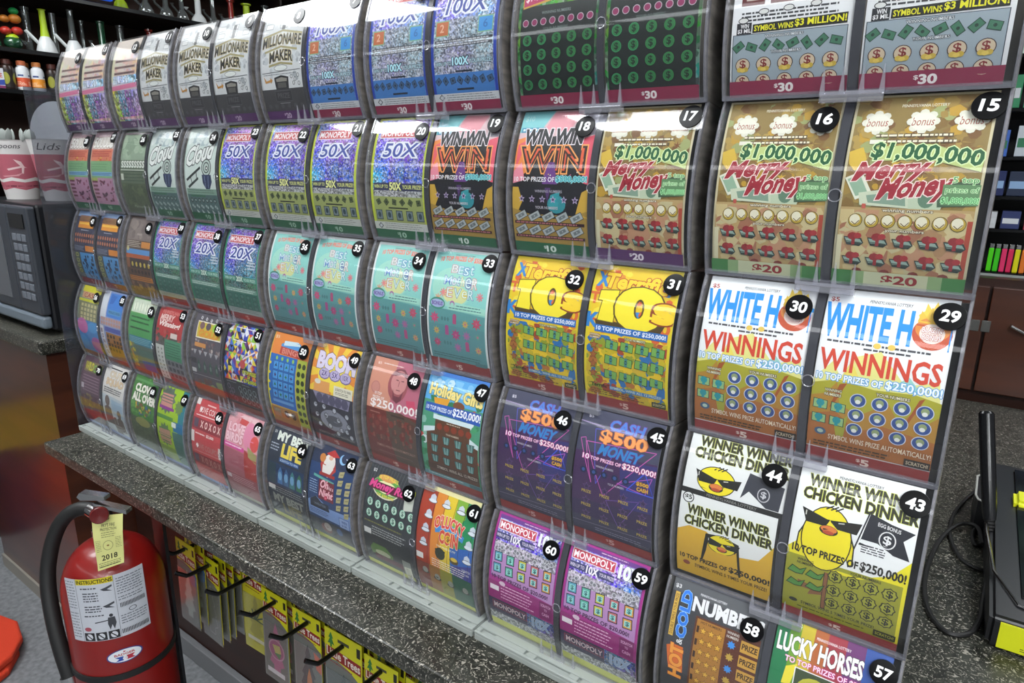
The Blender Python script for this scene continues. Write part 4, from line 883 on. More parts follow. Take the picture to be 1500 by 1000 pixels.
def r4_49(a):
    a.R(0, 0, 100, 165, '#e6c63a'); a.R(0, 0, 100, 76, '#ecc83c'); rr = random.Random(4)
    for k in range(16): t = k / 16 * 2 * math.pi; a.P([(50, 40), (50 + 75 * math.cos(t), 40 + 75 * math.sin(t)), (50 + 75 * math.cos(t + .2), 40 + 75 * math.sin(t + .2))], '#e08a34')
    a.D(50, 46, 34, 26, '#f0da4a', 20)
    a.T('BOOM', 12, 14, 96, 38, '#d8cfe6', b=.08, o='#3a2c4a', ob=.03); 
    for x, s_ in ((31, '2X'), (55, '5X'), (79, '10X')): a.D(x, 46, 13, 9, '#6a5a8c', 9); a.D(x, 45.4, 11.6, 7.8, '#b5a8d0', 9); a.T(s_, x - 6, 41, x + 6, 49, '#4a3080', b=.05, o='#e8e4f0', ob=.05)
    a.R(10, 58, 46, 76, '#e0a05a'); a.D(18, 60, 7, 4, '#d8d8d0', 12); a.R(56, 60, 98, 76, '#e0dcc8'); a.T('SCRATCH TO WIN', 60, 63, 94, 67, '#3a3a2c', b=.02); a.micro(60, 69, 94, 2, '#5a5a48')
    a.R(0, 76, 100, 152, '#33323c'); a.P([(8, 76), (94, 78), (90, 94), (20, 92)], '#8a86a0'); [a.D(x, 85, 8, 8.6, '#56526a', 8) or a.D(x, 84.4, 7, 7.6, '#b0aac8', 8) for x in lerp(24, 82, 5)]
    a.D(55, 118, 32, 18, '#8c8f9c', 24); a.D(55, 118, 19, 9, '#55565f', 20)
    for x, y in ((14, 98), (34, 98), (58, 100), (86, 104), (16, 114), (38, 112), (66, 114), (88, 120), (20, 130), (44, 128), (70, 130), (60, 138), (90, 138), (82, 130)): a.star(x, y, 6, '#3f4048', 8, .7); a.D(x, y, 3.8, 3.8, '#b9bcc6', 8)
    a.T('SCRATCH ALL TO WIN PRIZES', 12, 142, 94, 146, '#8a8a86'); band(a, RED, '$5', 151, '#c99a94')
def r4_48(a):
    a.R(0, 0, 100, 165, '#c77a74'); a.R(0, 0, 46, 74, '#cf8f78'); a.R(46, 0, 100, 74, '#b8687c')
    a.micro(20, 7, 60, 1, '#e8d4cc', 3, 1.6); a.T('$5', 8, 7, 15, 11, '#f0dcd4')
    a.D(56, 34, 19, 24, '#9c5258', 24); a.D(57, 30, 15, 17, '#c98a88', 24); a.P([(42, 22), (48, 12), (62, 10), (72, 18), (72, 24), (60, 18), (48, 22)], '#7a3c48'); a.P([(48, 40), (52, 50), (62, 50), (68, 40), (66, 54), (58, 60), (50, 55)], '#6f3540'); a.line(51, 27, 56, 27.5, 1.2, '#5f2c38'); a.line(61, 27.5, 66, 27, 1.2, '#5f2c38'); a.line(58, 28, 57, 36, 1, '#8a4850'); a.line(54, 41, 62, 41, 1, '#5f2c38')
    a.D(14, 44, 9, 9, '#b5746c', 18); a.D(14, 44, 7.6, 7.6, '#c5867a', 18); a.P([(76, 52), (92, 50), (96, 62), (80, 66)], '#c84a68')
    a.T('10 TOP', 14, 50, 28, 54, '#f0e6e2', b=.02); a.T('PRIZES OF', 11, 56, 34, 60, '#f0e6e2', b=.02); a.T('$250,000!', 8, 60, 99, 73, '#f4ecea', b=.03, tilt=-1)
    a.R(0, 74, 100, 152, '#6e3029'); a.P([(40, 74), (70, 72), (100, 80), (100, 152), (54, 152)], '#59483c'); a.blobs(6, 82, 96, 124, 40, ['#742f28', '#7f3a30', '#5c3a30', '#6a4438', '#853028'], 3, 7)
    a.R(8, 79, 28, 81, '#9c6a60'); a.R(50, 77, 76, 79.4, '#3a2c26')
    for x, y in grid(lerp(14, 88, 6), (88, 102, 116)): a.T('$', x - 2, y - 3.5, x + 2, y + 3.5, '#8f5a4c', b=.03)
    a.T('SYMBOL WINS PRIZE AUTOMATICALLY!', 18, 128, 94, 132, '#b58c80', b=.01); a.micro(20, 140, 90, 1, '#8f6258'); band(a, RED, '$5', 151, '#d8a89c')
def holiday(a):
    a.R(0, 0, 100, 165, '#4f9a78'); a.P([(0, 0), (100, 0), (100, 40), (0, 40)], '#5aa8e0'); a.blobs(4, 8, 96, 30, 24, ['#a8d4ee', '#7fc0ea', '#c8e4f2'], 4, 9); a.R(0, 0, 100, 6, '#3a78c8')
    a.blobs(0, 34, 100, 150, 110, ['#3a8a5c', '#c8504a', '#d8e4e6', '#2f7a50', '#8fc0b0', '#4aa06c'], 3, 7)
    a.T('Holiday Gifts', 7, 19, 97, 38, '#f0dc8a', b=.06, o='#3f5a2c', ob=.04, tilt=3)
    a.P([(16, 36), (44, 34), (40, 46), (20, 46)], '#e0a02c'); a.D(60, 40, 10, 6, '#7a4a2c', 10)
    a.P([(4, 44), (98, 42), (99, 58), (4, 56)], '#2a58b0'); a.T('10 TOP PRIZES OF', 6, 47.5, 50, 53, '#e8f0f6', b=.03); a.T('$250,000!', 52, 44, 98, 55, '#f4f8fa', b=.035, o='#1c4aa8', ob=.05)
    a.P([(10, 84), (24, 80), (24, 62), (84, 62), (84, 84), (98, 90), (98, 150), (10, 150)], '#5e3c26'); a.P([(20, 58), (86, 58), (86, 64), (20, 64)], '#d5e6ea'); a.P([(84, 78), (99, 84), (99, 90), (84, 86)], '#d5e6ea'); a.P([(4, 78), (24, 74), (24, 80), (4, 86)], '#d5e6ea')
    a.micro(44, 66, 68, 1, '#d8ccb8'); [a.D(x, 73, 5, 4.8, '#8a3a22', 10) or a.R(x - .8, 66, x + .8, 70, '#8a3a22') or a.D(x, 73, 3.2, 3, '#c06a3c', 10) for x in lerp(32, 82, 5)]; a.T('YOUR NUMBERS', 44, 80, 66, 82.4, '#d8ccb8', b=.02)
    for x, y in grid(lerp(24, 86, 4), (90, 105, 120)):
        a.P([(x - 7, y - 5), (x + 7, y - 5), (x + 4, y + 6), (x - 4, y + 6)], '#132824'); [a.line(x + q, y - 4.5, x + q * .6, y + 5.4, 1.6, '#8fb8b4' if i % 2 else '#4f8480') for i, q in enumerate((-5.2, -2.6, 0, 2.6, 5.2))]
    a.R(10, 129, 98, 138, '#4c3220'); a.T('SYMBOL WINS ALL 12 PRIZES!', 26, 131, 96, 135.6, '#c8bcae', b=.01); a.R(0, 144, 100, 151, '#5f9098'); a.micro(8, 146, 76, 1, '#c8d8d8'); a.R(0, 150.5, 100, 165.5, RED); a.R(80, 145, 98, 151, '#4a7078'); band(a, RED, '$5', 151.5, '#d8a89c')
def cash500(a):
    a.R(0, 0, 100, 165, '#3a3a4c'); a.R(0, 0, 100, 50, '#41435a'); a.P([(0, 50), (100, 44), (100, 152), (0, 152)], '#402650'); a.P([(56, 50), (100, 46), (100, 152), (70, 152)], '#34306a'); a.P([(0, 110), (100, 100), (100, 152), (0, 152)], '#35264c'); a.P([(0, 130), (100, 126), (100, 152), (0, 152)], '#3a3850')
    def tri(p, c, w=.8):
        for i in range(3): a.line(*p[i], *p[(i + 1) % 3], w, c)
    tri([(20, 22), (60, 18), (30, 84)], '#5a5ac8'); tri([(12, 38), (96, 32), (40, 96)], '#c05aa8'); tri([(4, 36), (10, 34), (24, 84)], '#c05aa8'); tri([(56, 76), (96, 60), (90, 80)], '#b05ab8'); a.line(0, 16, 30, 18, .8, '#9a7ab8')
    tri([(87, 56), (68, 80), (103, 80)], '#3a5ad8', 1.1); tri([(44, 100), (84, 90), (60, 130)], '#6a4a98')
    a.T('$5', 8, 7, 14, 11, '#e0dce8', b=.02)
    a.T('CASH', 37, 8, 78, 19, '#4a7fd0', b=.05, o='#7a3a9c', ob=.05, sh=.15); a.T('$500', 28, 21, 84, 36, '#f0a05a', b=.07, o='#b0502c', ob=.035); a.T('MONEY', 28, 37.5, 81, 49, '#2f7fc0', b=.05, o='#5a2f8a', ob=.05, sh=.35)
    a.T('10', 10, 52, 18, 57.6, '#f0e6ee', b=.02, o='#c04a90', ob=.07); a.T('TOP PRIZES OF', 20, 53.2, 58, 57, '#f0dce8', b=.01, o='#b04a8c', ob=.08); a.T('$250,000!', 60, 51.5, 99, 58.5, '#f4e8ee', b=.02, o='#c04a80', ob=.07)
    a.T('WINNING NUMBERS', 28, 62, 50, 64.4, '#c0bcc8', b=.01); a.T('YOUR NUMBERS', 45, 78.6, 65, 81, '#c0bcc8', b=.01)
    for x in lerp(13, 66, 5): a.D(x, 71, 4.2, 4, '#1c2446', 10); a.D(x, 71, 2.2, 2.2, '#33508a', 6)
    a.T('$500', 79, 67, 93, 71.5, '#e0b03c', b=.04, o='#6a3a1c', ob=.06); a.T('CASH', 80, 73, 93, 77, '#e0b03c', b=.04, o='#6a3a1c', ob=.06)
    for x, y in grid(lerp(19, 89, 4), (90, 107, 124)):
        if y == 90 and x > 80: pass
        a.star(x, y, 5.6, '#6a4a80'); a.star(x, y, 4.2, '#33244a'); a.T('PRIZE', x - 6, y + 4.4, x + 6, y + 7.8, '#b8a04a', b=.03)
    a.line(0, 138, 100, 134, .7, '#7a7088'); a.micro(30, 141, 96, 2, '#8a86a0', 3, .8); a.T('SCRATCH!', 80, 144.5, 97, 148, '#6a6a78'); band(a, RED, '$5', 150, '#c99a94')
def chick(a, cx, cy, s, body=True, legs=False):
    K = '#16160c'; Y = '#e8d81e'
    if body:
        for q in (-1, 1): a.P([(cx + q * 19 * s, cy + 12 * s), (cx + q * 24 * s, cy + 24 * s), (cx + q * 25 * s, cy + 42 * s), (cx + q * 21 * s, cy + 44 * s), (cx + q * 17 * s, cy + 30 * s)], K); a.P([(cx + q * 19 * s, cy + 15 * s), (cx + q * 23 * s, cy + 25 * s), (cx + q * 23.6 * s, cy + 41 * s), (cx + q * 21.4 * s, cy + 42 * s), (cx + q * 17 * s, cy + 30 * s)], Y)
    a.D(cx, cy + 24 * s if body else cy + 8 * s, 21.5 * s, (31 if body else 16) * s, K, 28); a.D(cx, cy + 24 * s if body else cy + 8 * s, 20.5 * s, (30 if body else 15) * s, Y, 28)
    for dx in (-4, 0, 4): a.line(cx + dx * s, cy - 4 * s, cx + (dx + 6) * s, cy - 8.5 * s, 1.2 * s, K)
    a.P([(cx - 24 * s, cy - 1 * s), (cx - 2 * s, cy + 5 * s), (cx + 2 * s, cy + 5 * s), (cx + 27 * s, cy + 1 * s), (cx + 24 * s, cy + 12 * s), (cx + 8 * s, cy + 12 * s), (cx + 2 * s, cy + 7 * s), (cx - 3 * s, cy + 12 * s), (cx - 19 * s, cy + 12 * s)], K)
    a.line(cx - 20 * s, cy + 1.5 * s, cx - 20 * s, cy + 6 * s, 1 * s, '#c8c8c0'); a.line(cx + 8 * s, cy + 6 * s, cx + 13 * s, cy + 5 * s, 1 * s, '#c8c8c0')
    a.P([(cx - 2 * s, cy + 12 * s), (cx + 1 * s, cy + 5 * s), (cx + 4 * s, cy + 12 * s)], Y)
    a.D(cx + 1 * s, cy + 15 * s, 8 * s, 4.6 * s, K, 14); a.D(cx + 1 * s, cy + 14 * s, 7 * s, 3.2 * s, '#d87a3a', 14); a.D(cx + 1 * s, cy + 17 * s, 5 * s, 1.8 * s, '#b0482c', 10)
def chicken43(a):
    a.R(0, 0, 100, 165, '#e9ebeb'); a.P([(0, 84), (10, 74), (20, 84), (60, 96), (86, 84), (100, 66), (100, 155), (0, 155)], '#e6da1a'); a.R(0, 90.5, 97, 155, '#9a9a22')
    a.T('PENNSYLVANIA LOTTERY', 33, 7.4, 69, 10, '#3c3e44', b=.02)
    a.T('WINNER WINNER', 9, 11.6, 98, 21.5, '#26260f', b=.055, o='#c8d038', ob=.035); a.T('CHICKEN DINNER', 6, 24, 99, 34, '#26260f', b=.055, o='#c8d038', ob=.035)
    a.P([(63, 33), (80, 38), (99, 41), (91, 50), (98, 66), (76, 64), (55, 70), (58, 62)], '#1b1d26'); a.P([(55, 70), (59, 58), (72, 58), (84, 64), (90, 70), (76, 74)], '#e9ebeb'); a.line(62, 34, 54, 72, 1.2, '#1b1d26')
    a.T('EGG BONUS', 70, 40, 88, 43.4, '#e6e6e6', b=.02, tilt=2); a.D(79, 53, 6.8, 8, '#e0e0e0', 20); a.D(79, 53, 5.8, 7, '#1b1d26', 20); a.T('$', 76, 49, 82, 57.5, '#e6e6e6', b=.04); a.micro(60, 62, 80, 4, '#33353c', 2.2, 1)
    chick(a, 31, 44, 1.0)
    a.R(34, 100, 38, 142, '#3a2014'); a.R(34.6, 100, 37.4, 141, '#8a5a34'); a.P([(12, 116), (34, 122), (34, 126), (22, 130), (24, 124), (14, 124)], '#8a5a34')
    a.T('10 TOP PRIZES OF', 4, 80, 60, 87, '#1c1a0c', b=.045); a.T('$250,000!', 62, 78.5, 98, 88, '#1c1a0c', b=.05)
    a.T('WINNING', 10, 93, 24, 95.5, '#1c1a0c', b=.02); a.T('NUMBERS', 10, 96.5, 24, 99, '#1c1a0c', b=.02); a.T('YOUR NUMBERS', 55, 91.5, 80, 94, '#1c1a0c', b=.02)
    for x, y in ((10, 106), (26, 106), (10, 120), (27, 119)): a.P([(x - 8, y + 3), (x - 4, y - 4), (x + 3, y - 1), (x + 9, y - 5), (x + 6, y + 4), (x, y + 5)], '#1c3012'); a.P([(x - 7, y + 2.4), (x - 3.6, y - 3), (x + 3, y), (x + 8, y - 3.6), (x + 5.4, y + 3.2), (x, y + 4)], '#4f8a3a')
    for x, y in grid(lerp(43.5, 88, 4), (101.5, 116.5, 131.5)): a.star(x, y, 6.8, '#26260f', 8, .84); a.star(x, y, 5.7, '#9fa02c', 8, .84); a.T('$', x - 2.6, y - 4, x + 2.6, y + 4, '#26260f', b=.03)
    a.D(10, 142, 4, 2.4, '#26260f', 8); a.T('SYMBOL WINS 5 TIMES YOUR PRIZE!', 17, 140.5, 80, 144, '#26260f', b=.015); a.micro(14, 147.5, 74, 1, '#3a3814'); a.R(0, 153, 100, 165.5, RED); a.R(80, 144, 98, 151.5, '#26260f'); a.T('SCRATCH!', 81.5, 146, 96.5, 149.4, '#a8a83a', b=.03); band(a, RED, '$5', 154, '#e0c8bc')
def chicken44(a):
    a.R(0, 0, 100, 165, '#dfe1e0'); a.T('WINNER WINNER', 10, 1.2, 99, 10.5, '#26260f', b=.055, o='#b8c038', ob=.035); a.T('CHICKEN DINNER', 7, 13, 99, 23, '#26260f', b=.055, o='#b8c038', ob=.035)
    a.P([(64, 26), (98, 32), (96, 56), (58, 56)], '#33353e'); a.D(80, 44, 6, 7, '#b8b8bc', 18); a.D(80, 44, 5, 6, '#33353e', 18); a.T('$', 77.5, 40.5, 82.5, 47.5, '#c8c8cc', b=.03)
    a.P([(56, 56), (66, 44), (84, 56)], '#dfe1e0')
    chick(a, 33, 36, .92, body=False)
    a.R(0, 56.5, 100, 165, '#1d1c1a'); a.R(0, 62, 97, 159, '#e4e6e4')
    a.P([(0, 104), (12, 97), (30, 98), (62, 116), (84, 112), (97, 92), (97, 159), (0, 159)], '#d6a92a')
    a.D(8, 66.5, 6, 6, '#1d1c1a', 20); a.D(8, 66.5, 5, 5, '#e4e6e4', 20); a.T('$5', 4.5, 63.8, 11.5, 69, '#1d1c1a', b=.04); a.T('PENNSYLVANIA LOTTERY', 26, 57.8, 76, 60.6, '#8a8a84', b=.01)
    a.T('WINNER WINNER', 9, 73.5, 91, 83, '#26260f', b=.055, o='#c8d038', ob=.03); a.T('CHICKEN DINNER', 7, 85.5, 95, 95, '#26260f', b=.055, o='#c8d038', ob=.03)
    a.P([(30, 100), (46, 98), (64, 102), (68, 140), (66, 141), (60, 112), (34, 110), (28, 134), (26, 134)], '#1c1a0c'); a.P([(33, 108), (62, 108), (65, 134), (30, 132)], '#d6a92a')
    chick(a, 47, 103, .68, body=False); a.R(34, 118, 61, 128, '#d6a92a')
    a.T('10 TOP PRIZES OF', 4, 132.5, 54, 138, '#1c1a0c', b=.045); a.T('$250,000!', 56, 131, 96, 138.5, '#1c1a0c', b=.05)
    a.D(11, 144, 4, 3, '#8a3a14', 8); a.T('SYMBOL WINS 5 TIMES YOUR PRIZE!', 20, 142, 94, 146.5, '#3a2808', b=.02)
def b1(a, col, txt='', y=156): a.R(0, y, 100, 165.5, col); txt and a.T(txt, 60, y + 1.5, 66, y + 7, '#4a5a20')
BLU, YEL = '#93a8e0', '#cdd35e'
def r5_70(a):
    a.R(0, 0, 100, 165, '#5a3f4e'); a.R(10, 10, 94, 34, '#7a6a4c'); a.T('WILD', 14, 13, 52, 30, '#c8c03a', b=.06, o='#4a3a40', ob=.05); a.T('CASH', 54, 15, 92, 31, '#7ab04a', b=.06, o='#4a3a40', ob=.05)
    for y in lerp(42, 76, 6): a.R(12, y, 90, y + 2.4, '#8f7484')
    a.R(6, 62, 18, 74, '#c8c0c8'); a.blobs(8, 84, 92, 150, 60, ['#6f4f60', '#4a3244', '#7c6a48', '#8a7c4a'], 2, 5); b1(a, BLU)
def r5_69(a):
    a.R(0, 0, 100, 165, '#d8d6d2'); a.R(20, 6, 70, 8.5, '#3a3a3c'); a.T('OUT', 24, 13, 76, 26, '#d8c8ae', b=.07, o='#8a7a66', ob=.03); a.T('SQUAD', 14, 30, 88, 46, '#d8bf9a', b=.07, o='#8a6a56', ob=.03); a.D(84, 18, 7, 6, '#c85a6a', 12)
    a.micro(6, 50, 90, 3, '#4a4a4c', 4.4, 2.6); a.P([(0, 66), (100, 70), (100, 156), (0, 156)], '#bcc7cd'); a.P([(40, 74), (90, 76), (92, 110), (44, 108)], '#9fb8cc')
    for x, y, s in ((24, 76, 1.1), (72, 100, .9), (50, 118, .8)): a.D(x, y + 4, 10 * s, 11 * s, '#75665f', 14); a.P([(x - 17 * s, y + 54 * s), (x - 14 * s, y + 18 * s), (x, y + 12 * s), (x + 14 * s, y + 18 * s), (x + 17 * s, y + 54 * s)], '#6e5f5a')
    b1(a, BLU)
def r5_68(a):
    a.R(0, 0, 100, 165, '#3f7a34'); a.blobs(0, 0, 100, 100, 60, ['#4c8a3a', '#356a2c', '#5f9a48'], 3, 8); a.R(8, 6, 90, 11, '#5f9a5a')
    a.T('CLOVER', 12, 17, 90, 32, '#f0ece0', b=.08, o='#33402a', ob=.03); a.T('ALL OVER', 6, 36, 96, 52, '#f0ece0', b=.08, o='#33402a', ob=.03); a.blobs(20, 54, 84, 80, 30, ['#c8a83a', '#7a4a2c', '#3a5a8a', '#a8b43a'], 2, 5)
    a.R(0, 86, 100, 156, '#4a5a40'); a.D(50, 94, 30, 10, '#8a8a4c', 18); a.blobs(4, 100, 96, 150, 40, ['#3f4c3a', '#54624a', '#47543f'], 4, 9); b1(a, BLU)
def r5_67(a):
    a.R(0, 0, 100, 165, '#9fc41e'); a.R(78, 0, 100, 156, '#2a7f8c'); a.star(30, 26, 30, '#5a6a5c', 12, .75); a.P([(8, 16), (48, 14), (52, 40), (10, 42)], '#c98a80'); a.R(6, 40, 60, 46, '#8a2f8a'); a.star(76, 34, 16, '#6f8a4a', 10, .7)
    a.R(0, 58, 60, 66, '#4f8a3a'); a.R(62, 64, 98, 84, '#1f6f9c'); a.R(56, 66, 72, 76, '#dfe4da'); a.star(30, 98, 26, '#5a7a4c', 12, .75); a.P([(8, 88), (50, 86), (50, 116), (10, 116)], '#b98a74')
    a.P([(58, 86), (100, 84), (100, 156), (62, 156)], '#3f6f68'); a.R(0, 124, 60, 156, '#7f9c34'); b1(a, BLU)
def r5_66(a):
    a.R(0, 0, 100, 165, '#c2464a'); a.P([(0, 0), (12, 0), (12, 12), (0, 12)], '#e0d8d4'); a.R(36, 7, 64, 9.5, '#e8c0bc')
    for y0, k in ((14, 0), (84, 1)):
        c = '#ecd0cc' if not k else '#c88078'
        a.T('LOVE COUPON', 16, y0, 94, y0 + 11, c, b=.02, o='#8a1f28', ob=.04); a.line(8, y0 + 17, 96, y0 + 15, 1.6, c); a.D(20, y0 + 5, 5, 5, '#f0e6e4', 4)
        a.R(0, y0 + 22, 100, y0 + 44, '#8f2f38'); a.R(6, y0 + 24, 20, y0 + 40, '#5a4a5c')
        for i, g in enumerate('XOXOX'): a.T(g, 28 + i * 14, y0 + 26, 36 + i * 14, y0 + 38, '#e8c8c0' if not k else '#b88078', b=.05)
    a.R(0, 62, 10, 84, '#e0d8d4'); a.R(90, 78, 100, 100, '#dcd0c8'); a.micro(14, 64, 46, 1, '#f0dcd8', 3, 2.4); a.T('$2,000', 50, 62, 74, 68, '#f0e0dc', b=.04); b1(a, BLU, y=157)
def r5_65(a):
    a.R(0, 0, 100, 165, '#c9727c'); a.R(0, 0, 100, 60, '#dfa0a8'); a.blobs(0, 2, 100, 56, 20, ['#e8b4b8', '#d88a94', '#e6c0c4'], 6, 14); a.P([(36, 8), (60, 10), (54, 20), (34, 18)], '#c84a48')
    a.T('LOVE', 8, 20, 54, 35, '#f0c8d0', b=.07, o='#a02c50', ob=.03); a.T('BIRDS', 4, 38, 52, 53, '#f0c8d0', b=.07, o='#a02c50', ob=.03); a.D(70, 34, 16, 24, '#e08aa8', 20); a.D(88, 44, 12, 14, '#d8504c', 18)
    a.P([(0, 56), (60, 58), (60, 66), (0, 64)], '#d84a9c'); a.micro(4, 59, 54, 1, '#f8e0ec', 3, 2.4); a.P([(0, 66), (62, 68), (62, 112), (0, 110)], '#a8606c'); a.P([(62, 60), (100, 74), (100, 112), (62, 112)], '#b0403c'); a.P([(70, 52), (98, 62), (98, 78), (74, 70)], '#a8a068')
    a.P([(0, 112), (100, 112), (100, 160), (0, 160)], '#9c5660'); a.micro(20, 116, 94, 4, '#d8a8b0', 4, 1.4); a.R(4, 116, 18, 124, '#d8c8cc'); b1(a, '#b8b8a0')
def bestlife(a):
    a.R(0, 0, 100, 165, '#28303f'); a.T('MY BEST', 16, 6, 97, 20, '#dfe6da', b=.07, tilt=2); a.T('LIFE', 34, 24, 84, 44, '#e6cf4a', b=.07, o='#2c5a8a', ob=.03); a.T('$3', 4, 5, 10, 10, '#d8d8d8')
    a.micro(3, 26, 26, 3, '#a8b0bc', 5, 2); a.R(30, 47, 82, 54, '#24508a'); a.T('SCRATCH TO WIN', 33, 48.6, 79, 52.4, '#c8d8ea', b=.02)
    a.R(3, 58, 97, 96, '#1c3458'); a.R(4, 59, 24, 95, '#243a44'); [a.P([(x - 7, 92), (x - 5, 70), (x, 62), (x + 6, 70), (x + 7, 92)], c) for x, c in ((36, '#3a6a9c'), (52, '#2f5a86'), (68, '#3f7a7c'), (86, '#3a6f4c'))]; [a.D(x, 78, 5, 8, '#6a9ac0', 10) for x in (36, 52, 68, 86)]
    a.micro(10, 99, 94, 3, '#9a9ea0', 4, 1.3); a.R(4, 98, 22, 106, '#d5d5d2'); a.T('MY BEST', 14, 114, 92, 128, '#8f938c', b=.07, o='#3a3c3c', ob=.02); a.T('LIFE', 36, 130, 82, 148, '#6a643c', b=.07); b1(a, YEL, y=154)
def ohnight(a):
    a.R(0, 0, 100, 165, '#24406e'); a.R(0, 0, 100, 30, '#23304e'); a.P([(0, 95), (20, 84), (52, 98), (100, 96), (100, 120), (0, 118)], '#7f9ccf')
    a.P([(22, 30), (30, 16), (52, 14), (60, 34), (50, 44), (28, 42)], '#b03a34'); a.D(42, 24, 13, 13, '#e0dcd6', 16); a.P([(30, 12), (46, 3), (62, 12), (46, 15)], '#b82f2c'); a.P([(28, 30), (54, 32), (44, 48), (30, 44)], '#e0dcd6'); a.R(24, 42, 60, 47, '#a03028'); a.D(25, 20, 7, 7, '#c8803a', 10); a.D(43, 17, 5, 3.4, '#d8a890', 10)
    a.D(70, 13, 8, 8, '#8fc0ea', 18); a.D(73, 11, 7, 7, '#23304e', 18); a.line(76, 10, 97, 16, 1.6, '#d8dce4')
    a.P([(12, 48), (60, 52), (60, 56), (12, 52)], '#5fa89c'); a.R(26, 54, 62, 86, '#742a34'); a.T('Oh', 30, 54, 48, 66, '#f0c4cc', b=.04, o='#d03a5a', ob=.03, sh=.3); a.T('what a', 46, 60, 60, 66, '#f0c4cc', b=.02, sh=.3); a.T('Night', 28, 69, 60, 84, '#f0c4cc', b=.04, o='#d03a5a', ob=.03, sh=.3)
    a.micro(4, 58, 24, 6, '#a8c0e0', 4, 1.3)
    for k, x in enumerate((74, 92)):
        for y in lerp(32 + k * 12, 86 + k * 8, 5): a.P([(x - 5, y), (x + 6, y - 3), (x + 4, y + 7), (x - 6, y + 9)], '#b0a878'); a.line(x - 3, y + 4, x + 4, y + 2, 1, '#6a6440')
    a.P([(6, 92), (20, 84), (34, 92), (50, 92), (52, 104), (6, 104)], '#1c2230'); a.T('WINTER', 16, 95, 44, 99, '#7c8494'); a.micro(4, 107, 50, 3, '#3a4c70', 3, 1.2); a.R(74, 104, 97, 122, '#44609c'); a.R(75, 105, 96, 121, '#9ab0d8'); a.T('WIN', 79, 108, 92, 113, '#33508a', b=.03); a.T('$15K', 79, 115, 92, 119, '#33508a', b=.03)
    a.R(0, 123, 100, 156, '#252b3a'); a.D(38, 138, 13, 10, '#6a2f30', 14); a.D(42, 134, 9, 8, '#a89c96', 14); a.D(70, 134, 7, 7, '#3a5a8a', 14); a.R(60, 140, 96, 153, '#3c3a4c'); b1(a, YEL, y=154)
def moneyroll(a):
    a.R(0, 0, 100, 165, '#33363a')
    for k in range(22): a.line(-10 + k * 6, 0, 10 + k * 6 - 30, 60, .5, '#6a6e74')
    a.D(40, 28, 28, 17, '#d8d4c0', 26); a.D(40, 27, 27, 16, '#5fa04a', 26); a.D(40, 28, 20, 9, '#e8e2b0', 22); a.D(38, 15, 17, 5, '#d89a5a', 18)
    a.T('10 TOP PRIZES', 22, 13, 60, 18, '#e8d84a', b=.03, arch=2); a.R(8, 23, 80, 35, '#5c1634'); a.T('Money Roll', 6, 21.5, 86, 36, '#e04a90', b=.05, o='#4a1028', ob=.05, sh=.3); a.T('OF $30,000!', 24, 38.5, 58, 43, '#e8d84a', b=.03); a.T('$2', 7, 6, 14, 11, '#e0e0e0')
    a.P([(78, 22), (96, 20), (97, 46), (80, 50)], '#c8ccc0'); a.P([(78, 20), (96, 18), (97, 24), (80, 25)], '#c8d03a')
    for x, y in grid(lerp(13, 96, 6), (55, 72)): a.D(x, y, 5.6, 6.2, '#7fc4a8', 16); a.D(x, y, 4.8, 5.4, '#c5dccc', 16); a.T('$', x - 2.3, y - 4, x + 2.3, y + 4, '#1f5a48', b=.03)
    a.micro(4, 84, 90, 1, '#7c7a3a', 4, 2.2); a.micro(20, 91, 90, 4, '#a8acac', 4, 1.6); a.R(3, 97, 18, 106, '#d8d8d6'); a.P([(12, 130), (20, 120), (46, 120), (60, 132), (56, 142), (14, 140)], '#5a7c3c'); a.D(38, 134, 16, 5, '#aab08c', 18); a.R(20, 138, 78, 148, '#5c2434'); a.R(78, 128, 95, 156, '#8c928a'); b1(a, YEL, '', 155)
    a.P([(80, 140), (94, 138), (96, 165), (82, 165)], '#dfe0cc'); a.micro(83, 142, 93, 7, '#8a8c7c', 3, 1)
